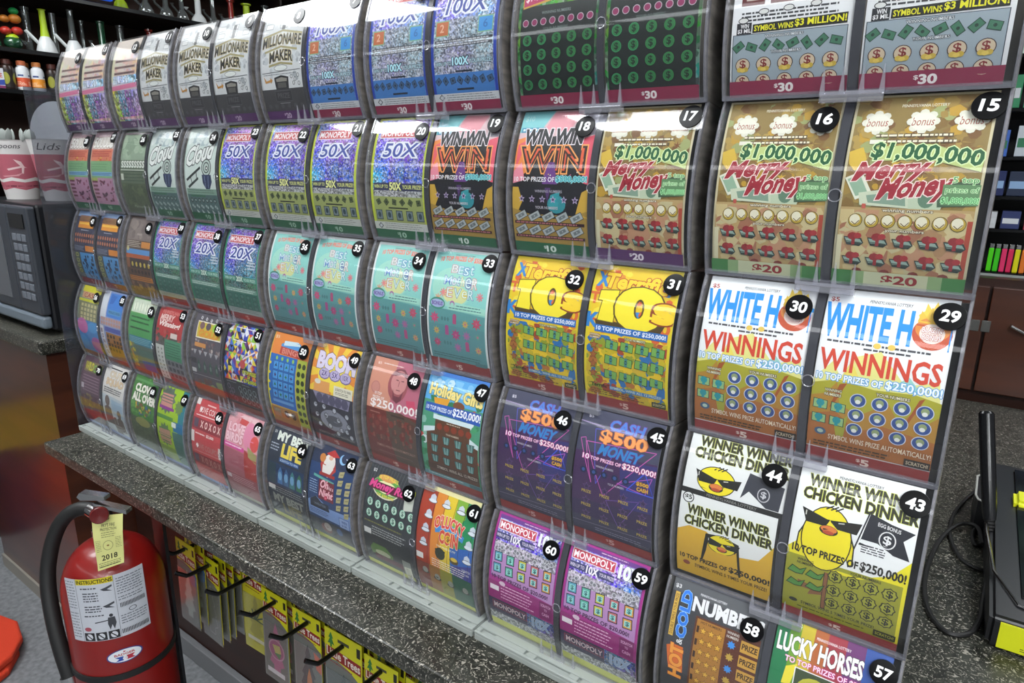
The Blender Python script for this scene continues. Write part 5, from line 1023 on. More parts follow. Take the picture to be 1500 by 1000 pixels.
def luckycoin(a):
    for x0, x1, c in ((0, 26, '#a83c24'), (26, 44, '#d8862c'), (44, 62, '#dcc02c'), (62, 80, '#7fae34'), (80, 100, '#2c8a5c')): a.R(x0, 0, x1, 165, c)
    a.P([(60, 60), (100, 46), (100, 120), (64, 110)], '#2a5fae'); a.P([(78, 30), (100, 24), (100, 64), (60, 74)], '#1f8a54'); a.P([(62, 100), (100, 88), (100, 136), (70, 120)], '#3a3f8c')
    for i in range(5): a.line(26 + i * 18, 0, 18 + i * 18, 165, .6, '#2c2410')
    a.R(0, 0, 100, 6, '#e0d8a0')
    for x, y in ((20, 17), (45, 18), (71, 19), (18, 39), (16, 59), (14, 80), (96, 40), (93, 60), (92, 81)): a.D(x, y + 3, 8.4, 3.4, '#54565c', 12); a.P([(x - 5.4, y + 3), (x - 4.5, y - 4), (x, y - 7), (x + 4.5, y - 4), (x + 5.4, y + 3)], '#c5ccd8'); a.D(x, y + 3, 7.2, 2.4, '#d8dee6', 12)
    a.P([(32, 52), (60, 42), (84, 52), (82, 60), (58, 52), (34, 60)], '#3f8ad0'); a.T("O'LUCKY", 31, 38, 82, 54, '#d8403c', b=.05, o='#efe0c8', ob=.05, arch=5); a.T('COIN', 42, 54, 74, 71, '#d0483a', b=.07, o='#f0e0b0', ob=.04); a.D(57, 63, 5.4, 5.6, '#e0b83a', 14); a.T('$', 55, 59, 59.4, 67, '#6a4a14', b=.03)
    a.T('TOP PRIZE $7,777', 38, 76, 72, 79, '#e8ecd0'); a.D(45, 88, 9, 9, '#26301c', 16); a.R(36, 82, 54, 84.4, '#26301c'); a.D(70, 90, 8, 5, '#5a4a1c', 12); a.D(70, 88, 6, 3, '#d8b83a', 10)
    a.micro(30, 99, 90, 4, '#e8e4d8', 3.4, 1.2); a.R(1, 98, 14, 107, '#e0deda'); a.T('SCRATCH', 84, 96, 98, 99.5, '#d8d8e0'); a.T('TO WIN', 86, 102, 96, 105, '#d8d8e0')
    a.R(0, 112, 100, 156, '#5c5a3c')
    for x0, x1, c in ((0, 24, '#7a3a2c'), (24, 44, '#94662c'), (44, 66, '#8c8a34'), (66, 100, '#2c5c48')): a.R(x0, 112, x1, 156, c)
    for x, y in ((16, 124), (38, 128), (62, 130), (88, 130)): a.D(x, y + 3, 7, 3, '#3c3c38', 12); a.D(x, y, 5, 5, '#8c9088', 12)
    b1(a, YEL, '', 156)
def mono10(a):
    a.R(0, 0, 100, 165, '#a82c88'); a.R(3, 3, 97, 84, '#6a3a8c'); a.R(4, 8, 96, 52, '#5c86c0', 1); a.R(4, 36, 96, 56, '#9a96a4', 1)
    a.R(4, 9, 61, 22, '#e0d8dc'); a.R(5, 10, 60, 21, '#c03a50'); a.T('MONOPOLY', 6.5, 11.6, 58.5, 19.6, '#f4eef0', b=.035, tilt=0); a.micro(40, 4.4, 78, 1, '#e0b8d4')
    a.T('10X', 66, 10, 92, 24, '#eef2f4', b=.07, o='#5a6a80', ob=.03)
    a.R(3, 25, 62, 33, '#3a3c6c'); a.T('WIN UP TO', 4, 27, 23, 31, '#e4dcea', b=.02); a.T('10X', 26, 24.5, 41, 33, '#f0ecf4', b=.05); a.T('YOUR PRIZE!', 43, 27, 62, 31, '#e4dcea', b=.02)
    for _ in range(20): x, y = 6 + rnd.random() * 88, 38 + rnd.random() * 10; a.D(x, y, 2.8, 2.8, '#c8c8cc', 10); a.D(x, y, 2, 2, '#77777f', 10)
    a.P([(4, 50), (97, 50), (97, 90), (4, 82)], '#b487bb')
    for i, (x, y) in enumerate(grid(lerp(12, 86, 5), (56, 71))): a.P([(x - 6, y - 6), (x + 6, y - 7), (x + 7, y + 5.5), (x - 5, y + 6.5)], '#1a2a34'); a.P([(x - 5, y - 5), (x + 5, y - 6), (x + 6, y + 4.6), (x - 4.2, y + 5.4)], ['#5fa0b8', '#5fb09a', '#c8bc4a', '#c06a6a', '#d89a4a'][i % 5]); a.R(x - 3.4, y - 3.4, x + 4, y + 3.6, '#8fd0c8'); a.T('$', x - 1.6, y - 2.6, x + 2.4, y + 3, '#1f5a5c', b=.03)
    a.T('10 TOP PRIZES OF $20,000!', 6, 80.5, 90, 86.5, '#4a1a4a', b=.03); a.R(0, 90, 100, 116, '#902470'); a.micro(20, 92, 72, 5, '#e8b8d8', 4.4, 1.3); a.R(3, 96, 17, 103, '#e4dce2'); a.D(22, 90, 5, 3, '#d8c0d0', 8); a.R(79, 90, 97, 114, '#741a5c'); a.T('SCRATCH', 81, 93, 95, 96.6, '#e0a8cc'); a.T('TO', 86, 99, 90, 102, '#e0a8cc'); a.T('CASH', 83, 105, 93, 109, '#e0a8cc')
    a.R(0, 116, 100, 140, '#33304c'); a.R(60, 116, 100, 138, '#3f5c80', 1); a.R(6, 119, 60, 131, '#8a3a4c'); a.R(7, 120, 59, 130, '#33304c'); a.T('MONOPOLY', 8.5, 121.4, 57.5, 128.8, '#cdb8bc', b=.035); a.T('10X', 68, 120, 92, 133, '#8fa4c0', b=.07, o='#d8dce4', ob=.02)
    a.R(0, 138, 100, 152, '#8f9294', 1); b1(a, YEL, '', 151)
def hotcold(a):
    a.R(0, 0, 100, 165, '#3b3c40'); a.R(0, 0, 100, 14, '#56585c'); a.T('$3', 2.5, 6, 8.5, 10.5, '#e0e0e0', b=.03)
    a.T('PENNSYLVANIA LOTTERY', 30, 7.5, 58, 9.8, '#e0e0e4', b=.02); a.T('NUMBERS', 25, 13, 97, 27, '#e6e6e8', b=.06)
    a.R(4, 14, 9, 62, '#d8b04a'); a.T('DOUBLE TRIPLE YOUR PRIZE', 5, 16, 8, 60, '#5a3a14', rot=1); a.T('COLD', 12, 10, 22, 60, '#2c7ae0', b=.06, o='#9ac8f4', ob=.04, rot=1); a.T('&', 14, 62, 20, 68, '#e8e8e8', b=.02, rot=1)
    a.P([(4, 74), (12, 70), (22, 70), (24, 100), (8, 100)], '#d86a24'); a.T('HOT', 9, 70, 22, 108, '#f0a03c', b=.07, o='#a8401c', ob=.03, rot=1)
    a.R(30, 31, 97, 165, '#5c2f1c'); a.R(32, 33, 62, 165, '#a8742a'); a.T('HOT NUMBERS', 36, 34.5, 58, 37, '#3a200c')
    for x, y in grid((40, 48.5, 57), lerp(44, 158, 11)): a.star(x, y, 4.8, '#6a4414'); a.star(x, y, 3.6, '#d8a83a')
    for y in lerp(40, 150, 9): a.R(33, y, 35.5, y + 7, '#3a200c')
    a.T('WINNING', 64, 33, 76, 35.6, '#d8d0c8', b=.02); a.T('NUMBERS', 64, 37, 76, 39.6, '#d8d0c8', b=.02)
    for i, y in enumerate(lerp(46, 150, 9)): a.star(70, y, 4.6, '#3a8ad8' if i % 2 == 0 else '#b8983a', 8, .6)
    for y in lerp(43, 150, 8): a.R(79, y - 6, 97, y + 6, '#c2943a'); a.T('PRIZE', 80.5, y - 3, 95.5, y + 2.6, '#3a240c', b=.04)
def horses(a):
    for x0, x1, c in ((0, 12, '#1f7a4a'), (12, 22, '#6a9a2c'), (22, 34, '#c8b42c'), (34, 46, '#b0602c'), (46, 62, '#9c2f3c'), (62, 78, '#6a2f6c'), (78, 100, '#2a4f9c')): a.R(x0, 0, x1, 165, c)
    a.R(0, 30, 14, 165, '#1f7a4a'); a.R(84, 30, 100, 165, '#1f5aa8')
    a.T('PENNSYLVANIA LOTTERY', 36, 7, 66, 9.6, '#e8e0e4', b=.02); a.T('LUCKY HORSES', 3, 13.5, 78, 30, '#f0f0ec', b=.05, o='#2c3a2c', ob=.03, sh=0)
    a.T('TO TOP PRIZES OF $50,000', 12, 33.5, 90, 39.5, '#f4e4f0', b=.02, o='#c83a90', ob=.07)
    a.P([(14, 44), (24, 38), (20, 60), (12, 62)], '#e8d83a'); a.R(22, 41, 92, 120, '#e8e8e8'); a.R(23, 42, 91, 119, '#3a4a2c'); a.D(42, 60, 16, 14, '#b8b43a', 16); a.D(40, 56, 7, 5, '#2a2c1c', 10); a.D(70, 64, 16, 18, '#8a8a84', 16); a.R(0, 120, 100, 165, '#2c5a6c')

def mk(fn, *args):
    a = Art(); fn(a, *args); return a
DESIGNS = {
 'win3m': (win3m, 'white and grey $3 million scratch ticket with red coin symbols'), 'green30': (green30, 'black scratch ticket with rows of green dollar circles'),
 'mono100': (mono100, 'blue glitter 100X board-game scratch ticket'), 'milmaker': (milmaker, 'silver scratch ticket reading MILLIONAIRE MAKER'), 'pastel': (pastel, 'pale pastel rainbow scratch ticket'),
 'sumfun': (sumfun, 'pink, orange and green striped scratch ticket'), 'plaingreen': (plaingreen, 'plain moss green scratch ticket'), 'cloud9': (cloud9, 'pale green Cloud scratch ticket with a black biplane'),
 'mono50': (mono50, 'lime edged blue glitter 50X scratch ticket'), 'winwin': (winwin, 'black and coral WIN WIN WIN scratch ticket'), 'mono20': (mono20, 'green edged blue glitter 20X scratch ticket'),
 'mother': (mother, 'teal doodled mother scratch ticket with pink flowers'), 'terrific': (terrific, 'yellow scratch ticket with a big 10s'), 'whitehot': (whitehot, 'white and flame coloured WHITE HOT WINNINGS scratch ticket'),
 'orangeblue': (orangeblue, 'navy scratch ticket with orange title and blue crossword'), 'brownfoil': (brownfoil, 'brown scratch ticket with blue and orange stripes'),
 'r56': (r4_56, 'yellow, pink and blue scratch ticket'), 'r55': (r4_55, 'blue scratch ticket with gold play area'), 'r54': (r4_54, 'green scratch ticket with blue corner'), 'r53': (r4_53, 'red and green scratch ticket'),
 'r52': (r4_52, 'dark grey scratch ticket with gold title'), 'r51': (r4_51, 'multicoloured triangle patterned scratch ticket'), 'r50': (r4_50, 'orange scratch ticket with blue bingo grid'), 'r49': (r4_49, 'yellow and black BOOM scratch ticket'),
 'r48': (r4_48, 'pink banknote style $250,000 scratch ticket'), 'holiday': (holiday, 'snowy Holiday Gifts scratch ticket'), 'cash500': (cash500, 'purple neon CASH $500 MONEY scratch ticket'),
 'c43': (chicken43, 'white and yellow chicken dinner scratch ticket with black flag'), 'c44': (chicken44, 'black framed chicken dinner scratch ticket overlapping another'),
 'r70': (r5_70, 'dull purple scratch ticket'), 'r69': (r5_69, 'white OUT SQUAD scratch ticket with silhouettes'), 'r68': (r5_68, 'green CLOVER ALL OVER scratch ticket'), 'r67': (r5_67, 'lime and teal scratch ticket'),
 'r66': (r5_66, 'red love coupon scratch ticket'), 'r65': (r5_65, 'pink LOVE BIRDS scratch ticket'), 'r64': (bestlife, 'navy MY BEST LIFE scratch ticket'), 'r63': (ohnight, 'blue winter night scratch ticket with red suited figure'),
 'r62': (moneyroll, 'charcoal Money Roll scratch ticket'), 'r61': (luckycoin, 'rainbow lucky coin scratch ticket with bells'), 'mono10': (mono10, 'magenta 10X board-game scratch ticket'),
 'r58': (hotcold, 'black hot and cold NUMBERS scratch ticket'), 'r57': (horses, 'rainbow LUCKY HORSES scratch ticket'), 'merry17': (lambda a: merry(a, 17), 'gold Merry Money scratch ticket with purple $20 band'), 'merry': (lambda a: merry(a, 15), 'gold Merry Money scratch ticket with green ended $20 band')}
ORDER = {1: 'win3m', 2: 'win3m', 3: 'green30', 4: 'green30', 5: 'mono100', 6: 'mono100', 7: 'mono100', 8: 'milmaker', 9: 'milmaker', 10: 'milmaker', 11: 'milmaker', 12: 'pastel', 13: 'pastel', 14: 'pastel',
 15: 'merry', 16: 'merry', 17: 'merry17', 18: 'winwin', 19: 'winwin', 20: 'mono50', 21: 'mono50', 22: 'mono50', 23: 'mono50', 24: 'cloud9', 25: 'cloud9', 26: 'plaingreen', 27: 'sumfun', 28: 'sumfun',
 29: 'whitehot', 30: 'whitehot', 31: 'terrific', 32: 'terrific', 33: 'mother', 34: 'mother', 35: 'mother', 36: 'mother', 37: 'mono20', 38: 'mono20', 39: 'mono20', 40: 'brownfoil', 41: 'orangeblue', 42: 'orangeblue',
 43: 'c43', 44: 'c44', 45: 'cash500', 46: 'cash500', 47: 'holiday', 48: 'r48', 49: 'r49', 50: 'r50', 51: 'r51', 52: 'r52', 53: 'r53', 54: 'r54', 55: 'r55', 56: 'r56',
 57: 'r57', 58: 'r58', 59: 'mono10', 60: 'mono10', 61: 'r61', 62: 'r62', 63: 'r63', 64: 'r64', 65: 'r65', 66: 'r66', 67: 'r67', 68: 'r68', 69: 'r69', 70: 'r70'}
TWID = 0.0985
TM = {}
def tmap(u, v, off): return arcpt(u / 100 * TWID, v, -4.0 + off)
for n in range(1, 71):
    k = ORDER[n]
    if k not in TM: TM[k] = mk(DESIGNS[k][0]).build('scratch_ticket', tmap)
    r = (n - 1) // 14; i = (n - 1) % 14; c = i // 2 + 1; left = i % 2 == 1
    loc = L2W(-c * PITCH + (0.0058 if left else 0.1132), ROWY[r], ROWZ[r])
    o = obj('scratch_ticket', TM[k], None, loc, (-PH, 0, 0))
    tag(o, '%s under badge %s' % (DESIGNS[k][1], words(n)), 'lottery ticket', 'scratch tickets in the dispensers')
# ------------------------------------------------------------------ fire extinguisher under the left end of the worktop
EX, EY = -1.2144, -0.2049
red_p = mat('extinguisher_red', '#7d1310', rough=0.33, coat=0.25)
rubber = mat('black_rubber', '#141414', rough=0.55)
ex = empty('fire_extinguisher', (EX, EY, 0.30), label='red fire extinguisher with black hose and yellow inspection tag', cat='fire extinguisher')
RB = 0.083
prof = [(0.05, 0.0), (RB - .01, 0.004), (RB, 0.018), (RB, 0.455)]
for k in range(1, 9):
    a = math.pi / 2 * k / 8; prof.append((0.022 + (RB - 0.022) * math.cos(a), 0.455 + 0.092 * math.sin(a)))
prof += [(0.021, 0.556)]
MB().lathe(prof, n=48).build('cylinder', red_p, ex)
MB().lathe([(0.018, 0.552), (0.022, 0.556), (0.022, 0.572), (0.014, 0.578), (0.014, 0.615), (0.010, 0.618)], n=20).build('valve', chrome, ex)
def rel(p): return (p[0] - EX, p[1] - EY, p[2] - 0.30)
b = MB(); b.tube([rel((-1.2144, -.205, .885)), rel((-1.238, -.207, .893)), rel((-1.262, -.208, .893))], 0.0125, 14); b.build('hose_coupling', chrome, ex)
hp = [(-1.258, -0.206, 0.893), (-1.278, -0.218, 0.893), (-1.294, -0.234, 0.882), (-1.306, -0.250, 0.856), (-1.311, -0.266, 0.812), (-1.304, -0.279, 0.762), (-1.283, -0.287, 0.702), (-1.262, -0.290, 0.648), (-1.243, -0.290, 0.60), (-1.224, -0.290, 0.54), (-1.21, -0.286, 0.47), (-1.20, -0.28, 0.42)]
def smooth(pts, n=4):
    out = []; P_ = [Vector(p) for p in pts]
    for i in range(len(P_) - 1):
        p0 = P_[max(i - 1, 0)]; p1 = P_[i]; p2 = P_[i + 1]; p3 = P_[min(i + 2, len(P_) - 1)]
        for k in range(n):
            t = k / n; out.append(0.5 * ((2 * p1) + (p2 - p0) * t + (2 * p0 - 5 * p1 + 4 * p2 - p3) * t * t + (3 * p1 - p0 - 3 * p2 + p3) * t ** 3))
    out.append(P_[-1]); return out
MB().tube([rel(p) for p in smooth(hp)], 0.0128, 14).build('hose', rubber, ex)
MB().tube([rel((-1.2435, -.290, .602)), rel((-1.236, -.290, .580))], 0.0150, 16).build('hose_band', chrome, ex)
b = MB(); b.prism([(-0.040, 0.0), (-0.034, 0.008), (0.012, 0.004), (0.012, -0.003), (-0.02, -0.005), (-0.034, -0.006)], lambda a, c, d: (a * .86 + d * .5 , a * .5 - d * .86 - 0.0, 0.632 + c), -0.008, 0.008)
b.build('carry_lever', chrome, ex)
b = MB(); b.prism([(-0.01, 0.0), (-0.01, 0.006), (0.050, -0.004), (0.050, -0.011)], lambda a, c, d: (a * .86 + d * .5, a * .5 - d * .86, 0.616 + c), -0.008, 0.008)
b.build('squeeze_lever', chrome, ex)
g = MB(); Mg = Matrix.Rotation(math.radians(80), 3, 'X'); Mg = Matrix.Rotation(math.radians(65), 3, 'Z') @ Mg
g.lathe([(0.002, 0.0), (0.0135, 0.0), (0.0145, 0.004), (0.0135, 0.009), (0.0125, 0.010), (0.001, 0.008)], 0.0880, -0.0380, 0.6440, n=24, M=Mg); g.build('pressure_gauge', mat('gauge_red', '#5a1413', rough=0.25), ex)
cdir = Vector((0.94, -0.342, 0)); rdir = Vector((0.342, 0.94, 0))
def exmap(a0, a1, z0, z1, w=100.0, h=60.0, skew=0.0):
    def f(u, v, off):
        th = a0 + (a1 - a0) * u / w; r = RB + 0.0006 + off / 1000
        d = cdir * math.cos(th) + rdir * math.sin(th)
        return (d.x * r, d.y * r, z1 + (z0 - z1) * v / h + skew * (u / w - .5) - 0.30)
    return f
# instruction label
a = Art(100, 100, dz=0.012); a.R(0, 0, 100, 100, '#b9bcc4'); a.R(17, 0, 62, 9, '#c9b81e'); a.T('INSTRUCTIONS', 18, 2, 61, 7.6, '#2c2a14', b=.04)
a.R(16, 0, 16.6, 100, '#6f7278'); a.R(62, 0, 62.6, 100, '#6f7278'); a.micro(1, 4, 15, 10, '#6a6e76', 4.6, 1.4); a.micro(1, 54, 15, 9, '#6a6e76', 4.8, 1.4)
a.micro(22, 14, 44, 1, '#4a4c54', 4, 2); a.micro(24, 22, 44, 4, '#3c3e46', 4, 1.8); a.micro(24, 43, 46, 3, '#3c3e46', 4, 1.8); a.micro(22, 58, 50, 1, '#3c3e46', 4, 1.8)
for y in (16, 43): a.P([(46, y + 2), (52, y), (60, y - 3), (60, y), (54, y + 3), (60, y + 7), (50, y + 5)], '#3a3c42')
a.D(54, 61, 2.4, 2.6, '#2c2e34', 10); a.P([(50, 64), (58, 64), (59, 74), (56, 84), (54, 76), (51, 84), (49, 74)], '#3a3c42'); a.line(34, 70, 50, 68, 1.6, '#3a3c42'); a.D(24, 80, 4.5, 3.4, '#9c4a56', 12)
for x in (18, 33, 48): a.R(x, 86, x + 13, 99, '#1c1d22'); a.D(x + 6.5, 92.5, 4.2, 5, '#c8cad0', 10); a.line(x + 3, 89, x + 9, 96, 1.6, '#1c1d22')
a.micro(65, 6, 98, 7, '#5c5f68', 4, 1.4); a.micro(65, 36, 98, 2, '#5c5f68', 4, 1.4); a.micro(65, 66, 98, 4, '#5c5f68', 4, 1.4); a.D(80, 60, 5, 3.6, '#3c3e46', 12); a.D(80, 60, 4, 2.7, '#b9bcc4', 12)
for k in range(18): a.R(66 + k * 1.75, 46, 66.9 + k * 1.75, 53, '#24262c'); a.R(64 + k * 1.9, 88, 65 + k * 1.9, 95, '#24262c')
o = obj('instruction_label', a.build('instruction_label', exmap(-.98, .56, .700, .822, 100, 100, skew=0.0), ustep=6), ex)
a = Art(100, 60, dz=0.02)
a.D(50, 30, 50, 30, '#2f3c7c', 30); a.D(50, 30, 46, 26, '#d8dade', 30); a.D(50, 13, 5, 4.5, '#a82c34', 3); a.T('BADGER', 22, 19, 78, 28, '#a82c34', b=.04); a.P([(22, 32), (44, 32), (50, 42), (44, 50), (24, 50), (34, 41)], '#24469c'); a.P([(78, 32), (56, 32), (50, 42), (56, 50), (78, 50), (70, 41)], '#b0283c'); a.D(50, 42, 7, 7, '#d8dade', 10)
obj('maker_sticker', a.build('maker_sticker', exmap(-.36, .32, .648, .676, 100, 60), backing='#7d1310', ustep=8), ex)
# clear the square backing of the oval sticker by keeping it the colour of the rim; straps
for nm, z0, z1 in (('strap', .615, .627),):
    b = MB(); b.lathe([(RB + .0003, z0 - .30), (RB + .0028, z0 - .30), (RB + .0028, z1 - .30), (RB + .0003, z1 - .30)], n=48); b.build(nm, rubber, ex)
# inspection tag hanging from the valve
TG = [Vector(p) for p in ((-1.1529, -0.2456, 0.9316), (-1.1115, -0.2139, 0.9377), (-1.0975, -0.2297, 0.8575), (-1.1302, -0.2579, 0.8427))]
def tagmap(u, v, off):
    q = TG[0].lerp(TG[1], u / 60).lerp(TG[3].lerp(TG[2], u / 60), v / 100)
    q = q + Vector((0.80, -0.58, 0.0)) * (0.003 * math.sin(v / 100 * 5.0) + off / 1000)
    return (q.x - EX, q.y - EY, q.z - 0.30)
a = Art(60, 100, dz=0.03); a.R(0, 0, 60, 100, '#c5c47e'); a.D(30, 5, 4, 3.4, '#5a2a20', 12); a.T("FRY'S FIRE", 18, 14, 44, 20, '#3c3c24', b=.02); a.T('PROTECTION', 15, 22, 47, 27, '#3c3c24', b=.02); a.micro(16, 30, 46, 3, '#6a6a44', 4, 1.2)
a.T('2018', 12, 74, 46, 84, '#2c2c20', b=.03); a.D(28, 56, 11, 10, '#8f8f5c', 16); a.D(28, 56, 9.6, 8.6, '#c5c47e', 16); a.micro(3, 44, 14, 7, '#6a6a44', 3.4, 1); a.micro(44, 42, 57, 7, '#6a6a44', 3.4, 1); a.micro(4, 88, 56, 3, '#5c5c3a', 3.4, 1.2); a.D(28, 56, 3, 1.6, '#7a5a34', 8); a.micro(4, 94, 56, 1, '#4a4a34', 3, 2)
obj('inspection_tag', a.build('inspection_tag', tagmap, backing='#c5c47e'), ex)
# bracket that carries it
br = empty('extinguisher_bracket', (EX, EY + RB + 0.004, 0.45), label='black steel bracket holding the red extinguisher below the worktop', cat='bracket')
MB().box(-0.02, 0, -0.15, 0.02, 0.006, 0.434).build('back_plate', black_pl, br)
MB().box(-0.03, -0.06, -0.156, 0.03, 0.006, -0.151).build('foot', black_pl, br)

# ------------------------------------------------------------------ hooks with hanging air fresheners
hook_m = mat('black_wire', '#0c0c0d', rough=0.3)
HX = [-1.2436, -1.199, -1.0894, -0.9796, -0.891, -0.7969, -0.70, -0.61]
HZ = [0.7439, 0.712, 0.7173, 0.7208, 0.7149, 0.7117, 0.7140, 0.712]
ordw = ['first', 'second', 'third', 'fourth', 'fifth', 'sixth', 'seventh', 'eighth']
for i, (x, z) in enumerate(zip(HX, HZ)):
    t = empty('display_hook', (x, 0.218, z), label='black wire display hook, %s from the left under the worktop' % ordw[i], cat='hook', group='display hooks under the worktop')
    MB().tube([(0, 0, 0.002), (0, -0.14, 0.001), (0, -0.292, 0), (0, -0.301, 0.001), (-0.004, -0.308, 0.006), (-0.009, -0.318, 0.014)], 0.0042, 8).build('wire', hook_m, t)
    MB().box(-0.012, -0.003, -0.02, 0.012, 0.0, 0.02).build('back_plate', hook_m, t)
def pack_art(kind):
    a = Art(75, 190, dz=0.02); Y = '#d3cf1a'
    a.R(0, 0, 75, 190, '#6f716c' if kind != 'leaf' else '#c9bf2a')
    if kind == 'leaf': a.R(0, 0, 75, 190, '#d0c82c')
    a.P([(0, 0), (75, 0), (75, 66), (50, 52), (25, 46), (0, 50)], Y)
    a.P([(8, 14), (13, 4), (18, 14), (15, 14), (20, 24), (15, 23), (15, 28), (11, 28), (11, 23), (6, 24), (11, 14)], '#2f7a34')
    a.R(27, 10, 50, 15, '#4a4a3a'); a.T('1', 66, 8, 71, 22, '#1c1c10', b=.03)
    a.P([(2, 28), (73, 32), (73, 50), (2, 44)], '#8f1f1c'); a.T('Little Trees', 4, 31, 71, 44, '#e6dfd0', b=.03, tilt=4)
    a.micro(10, 50, 62, 1, '#8a2a1c', 3, 1.6, tilt=3)
    tree = [(38, 62), (46, 84), (43, 86), (52, 104), (47, 107), (57, 126), (51, 130), (60, 150), (48, 156), (48, 172), (28, 172), (28, 156), (16, 150), (25, 130), (19, 126), (29, 107), (24, 104), (33, 86), (30, 84)]
    if kind == 'silver': a.D(60, 74, 16, 18, '#3a6a9c', 20); a.P(tree, '#a9b8ac'); a.P([(x * .8 + 8, y * .9 + 14) for x, y in tree], '#c2ccc4')
    elif kind == 'plain': 
        for i in range(len(tree)): a.line(*tree[i], *tree[(i + 1) % len(tree)], 1.6, '#a9aba6')
    elif kind == 'pink': a.P(tree, '#b8688c'); a.D(38, 120, 24, 22, '#c890a8', 24); a.D(38, 120, 21, 19, '#a85a80', 24); a.P([(26, 112), (48, 108), (52, 122), (36, 132)], '#c9bc6a'); a.P([(30, 128), (52, 124), (46, 138)], '#4f8a4c'); a.R(8, 166, 60, 176, '#e0d8dc')
    elif kind == 'flame': a.P(tree, '#3b3a3c'); a.P([(54, 70), (74, 78), (74, 110), (60, 104)], '#d8603a'); a.P([(30, 170), (34, 130), (40, 110), (46, 132), (50, 170)], '#c8783c'); a.P([(36, 170), (39, 140), (44, 170)], '#e0b05a')
    elif kind == 'leaf':
        a.P(tree, '#b3ac30')
        for k in range(7): t = -math.pi / 2 + (k - 3) * .55; a.line(38, 118, 38 + 24 * math.cos(t), 118 + 24 * math.sin(t), 3.2, '#3f5a2a')
        a.R(10, 160, 62, 168, '#e6e2c8')
    elif kind == 'dark': a.P(tree, '#2f4a4a'); a.R(0, 66, 75, 190, '#4c5654'); a.P(tree, '#384a48')
    if kind not in ('leaf',):
        a.line(2, 66, 2, 188, .9, '#a8aaa4'); a.line(73, 72, 73, 188, .9, '#a8aaa4')
    return a
back_m = mat('pack_card_yellow', '#b8ae1c', rough=0.5)
film_m = clear_mat('pack_film', rough=0.12, haze=0.1, hazecol='#a8aaa8', bump=0.0)
PK = {}
def pack_parts(kind, sc_=1.0):
    if (kind, sc_) in PK: return PK[(kind, sc_)]
    def f(u, v, off): return ((u - 37.5) / 1000 * sc_, -0.0014 - off / 1000, -v / 1000 * sc_ + 0.020 * sc_)
    me = pack_art(kind).build('printed_card', f, backing='#b8b024', base_off=0.4)
    w, h = 0.0375 * sc_, 0.19 * sc_; zt = 0.020 * sc_
    b = MB(); b.prism([(-w, zt), (w, zt), (w, zt - h + .006), (w - .006, zt - h), (-w + .006, zt - h), (-w, zt - h + .006)], lambda p, q, d: (p, d, q), -0.0013, -0.0003); card = b.mesh('backing_card', back_m)
    b = MB(); b.box(-w + .002, -0.0046, zt - h + .004, w - .002, -0.0030, zt - 0.064 * sc_, bev=0.0006); film = b.mesh('clear_pouch', film_m)
    PK[(kind, sc_)] = (card, me, film); return PK[(kind, sc_)]
kindw = {'silver': 'silver tree', 'plain': 'clear outlined tree', 'leaf': 'yellow leaf print', 'pink': 'pink tree', 'flame': 'flame print', 'dark': 'dark tree'}
stacks = [(0, 'silver', -0.058, 5, 0.006, 1.0), (1, 'plain', -0.036, 9, -0.0005, 1.0), (2, 'leaf', -0.004, 4, -0.010, 1.0), (3, 'pink', -0.032, 6, -0.012, 1.0), (4, 'flame', -0.030, 5, -0.010, 1.0), (5, 'dark', -0.030, 12, 0.002, 1.22), (6, 'plain', -0.034, 5, 0.0, 1.0), (7, 'silver', -0.03, 3, 0, 1.0)]
depthw = ['front', 'second', 'third', 'fourth', 'fifth', 'sixth', 'seventh', 'eighth', 'ninth', 'tenth', 'eleventh', 'twelfth']
for hi, kind, y0, n, dx, s_ in stacks:
    for k in range(n):
        lab = '%s pack of hanging tree air freshener with %s on the %s hook' % (depthw[k], kindw[kind], ordw[hi])
        yy = y0 + k * (0.0150 if n > 8 else 0.019) + (rnd.random() - .5) * 0.002
        t = empty('air_freshener_pack', (HX[hi] + dx * 0.3 + (rnd.random() - .5) * .003 * (k > 0), yy, HZ[hi] - 0.0035), (math.radians(-1.5 - 1.5 * rnd.random()), 0, math.radians((rnd.random() - .5) * 5)), lab, 'air freshener', 'tree air fresheners on the display hooks')
        c_, m_, f_ = pack_parts(kind, s_)
        obj('backing_card', c_, t); obj('printed_card', m_, t); obj('clear_pouch', f_, t)

# ------------------------------------------------------------------ microwave and what stands on it
mw = empty('microwave_oven', (-2.76, 0.075, 1.0165), label='black microwave oven on the stone topped side counter', cat='microwave')
MB().box(0, 0.02, 0.012, 0.59, 0.40, 0.372, bev=0.008).build('body', black_pl, mw)
for x, y in ((.05, .06), (.54, .06), (.05, .36), (.54, .36)): MB().lathe([(0.014, 0), (0.014, 0.012)], x, y, 0, n=12).build('foot', rubber, mw)
o = MB().box(0.002, -0.004, 0.06, 0.44, 0.02, 0.366, bev=0.006).build('door', grey_pl, mw)
MB().box(0.03, -0.0055, 0.09, 0.385, -0.0035, 0.335).build('window', mat('microwave_glass', '#5c6066', rough=0.12), o)
o = MB().box(0.443, -0.004, 0.06, 0.588, 0.02, 0.366, bev=0.006).build('control_panel', grey_pl, mw)
for r in range(7):
    for c in range(3): MB().box(0.468 + c * .034, -0.0065, 0.10 + r * .028, 0.496 + c * .034, -0.0035, 0.121 + r * .028, bev=0.002).build('key', mat('key_grey', '#6c727b', rough=0.5), o)
MB().box(0.462, -0.0065, 0.305, 0.566, -0.0035, 0.345).build('display', black_gl, o)
MB().box(0.004, -0.006, 0.02, 0.586, 0.02, 0.057, bev=0.008).build('lower_trim', mat('silver_grey_trim', '#6f7a84', rough=0.35), mw)
pink = mat('cup_pink', '#b5606e', rough=0.45); cupw = mat('cup_white', '#d2cfcd', rough=0.5)
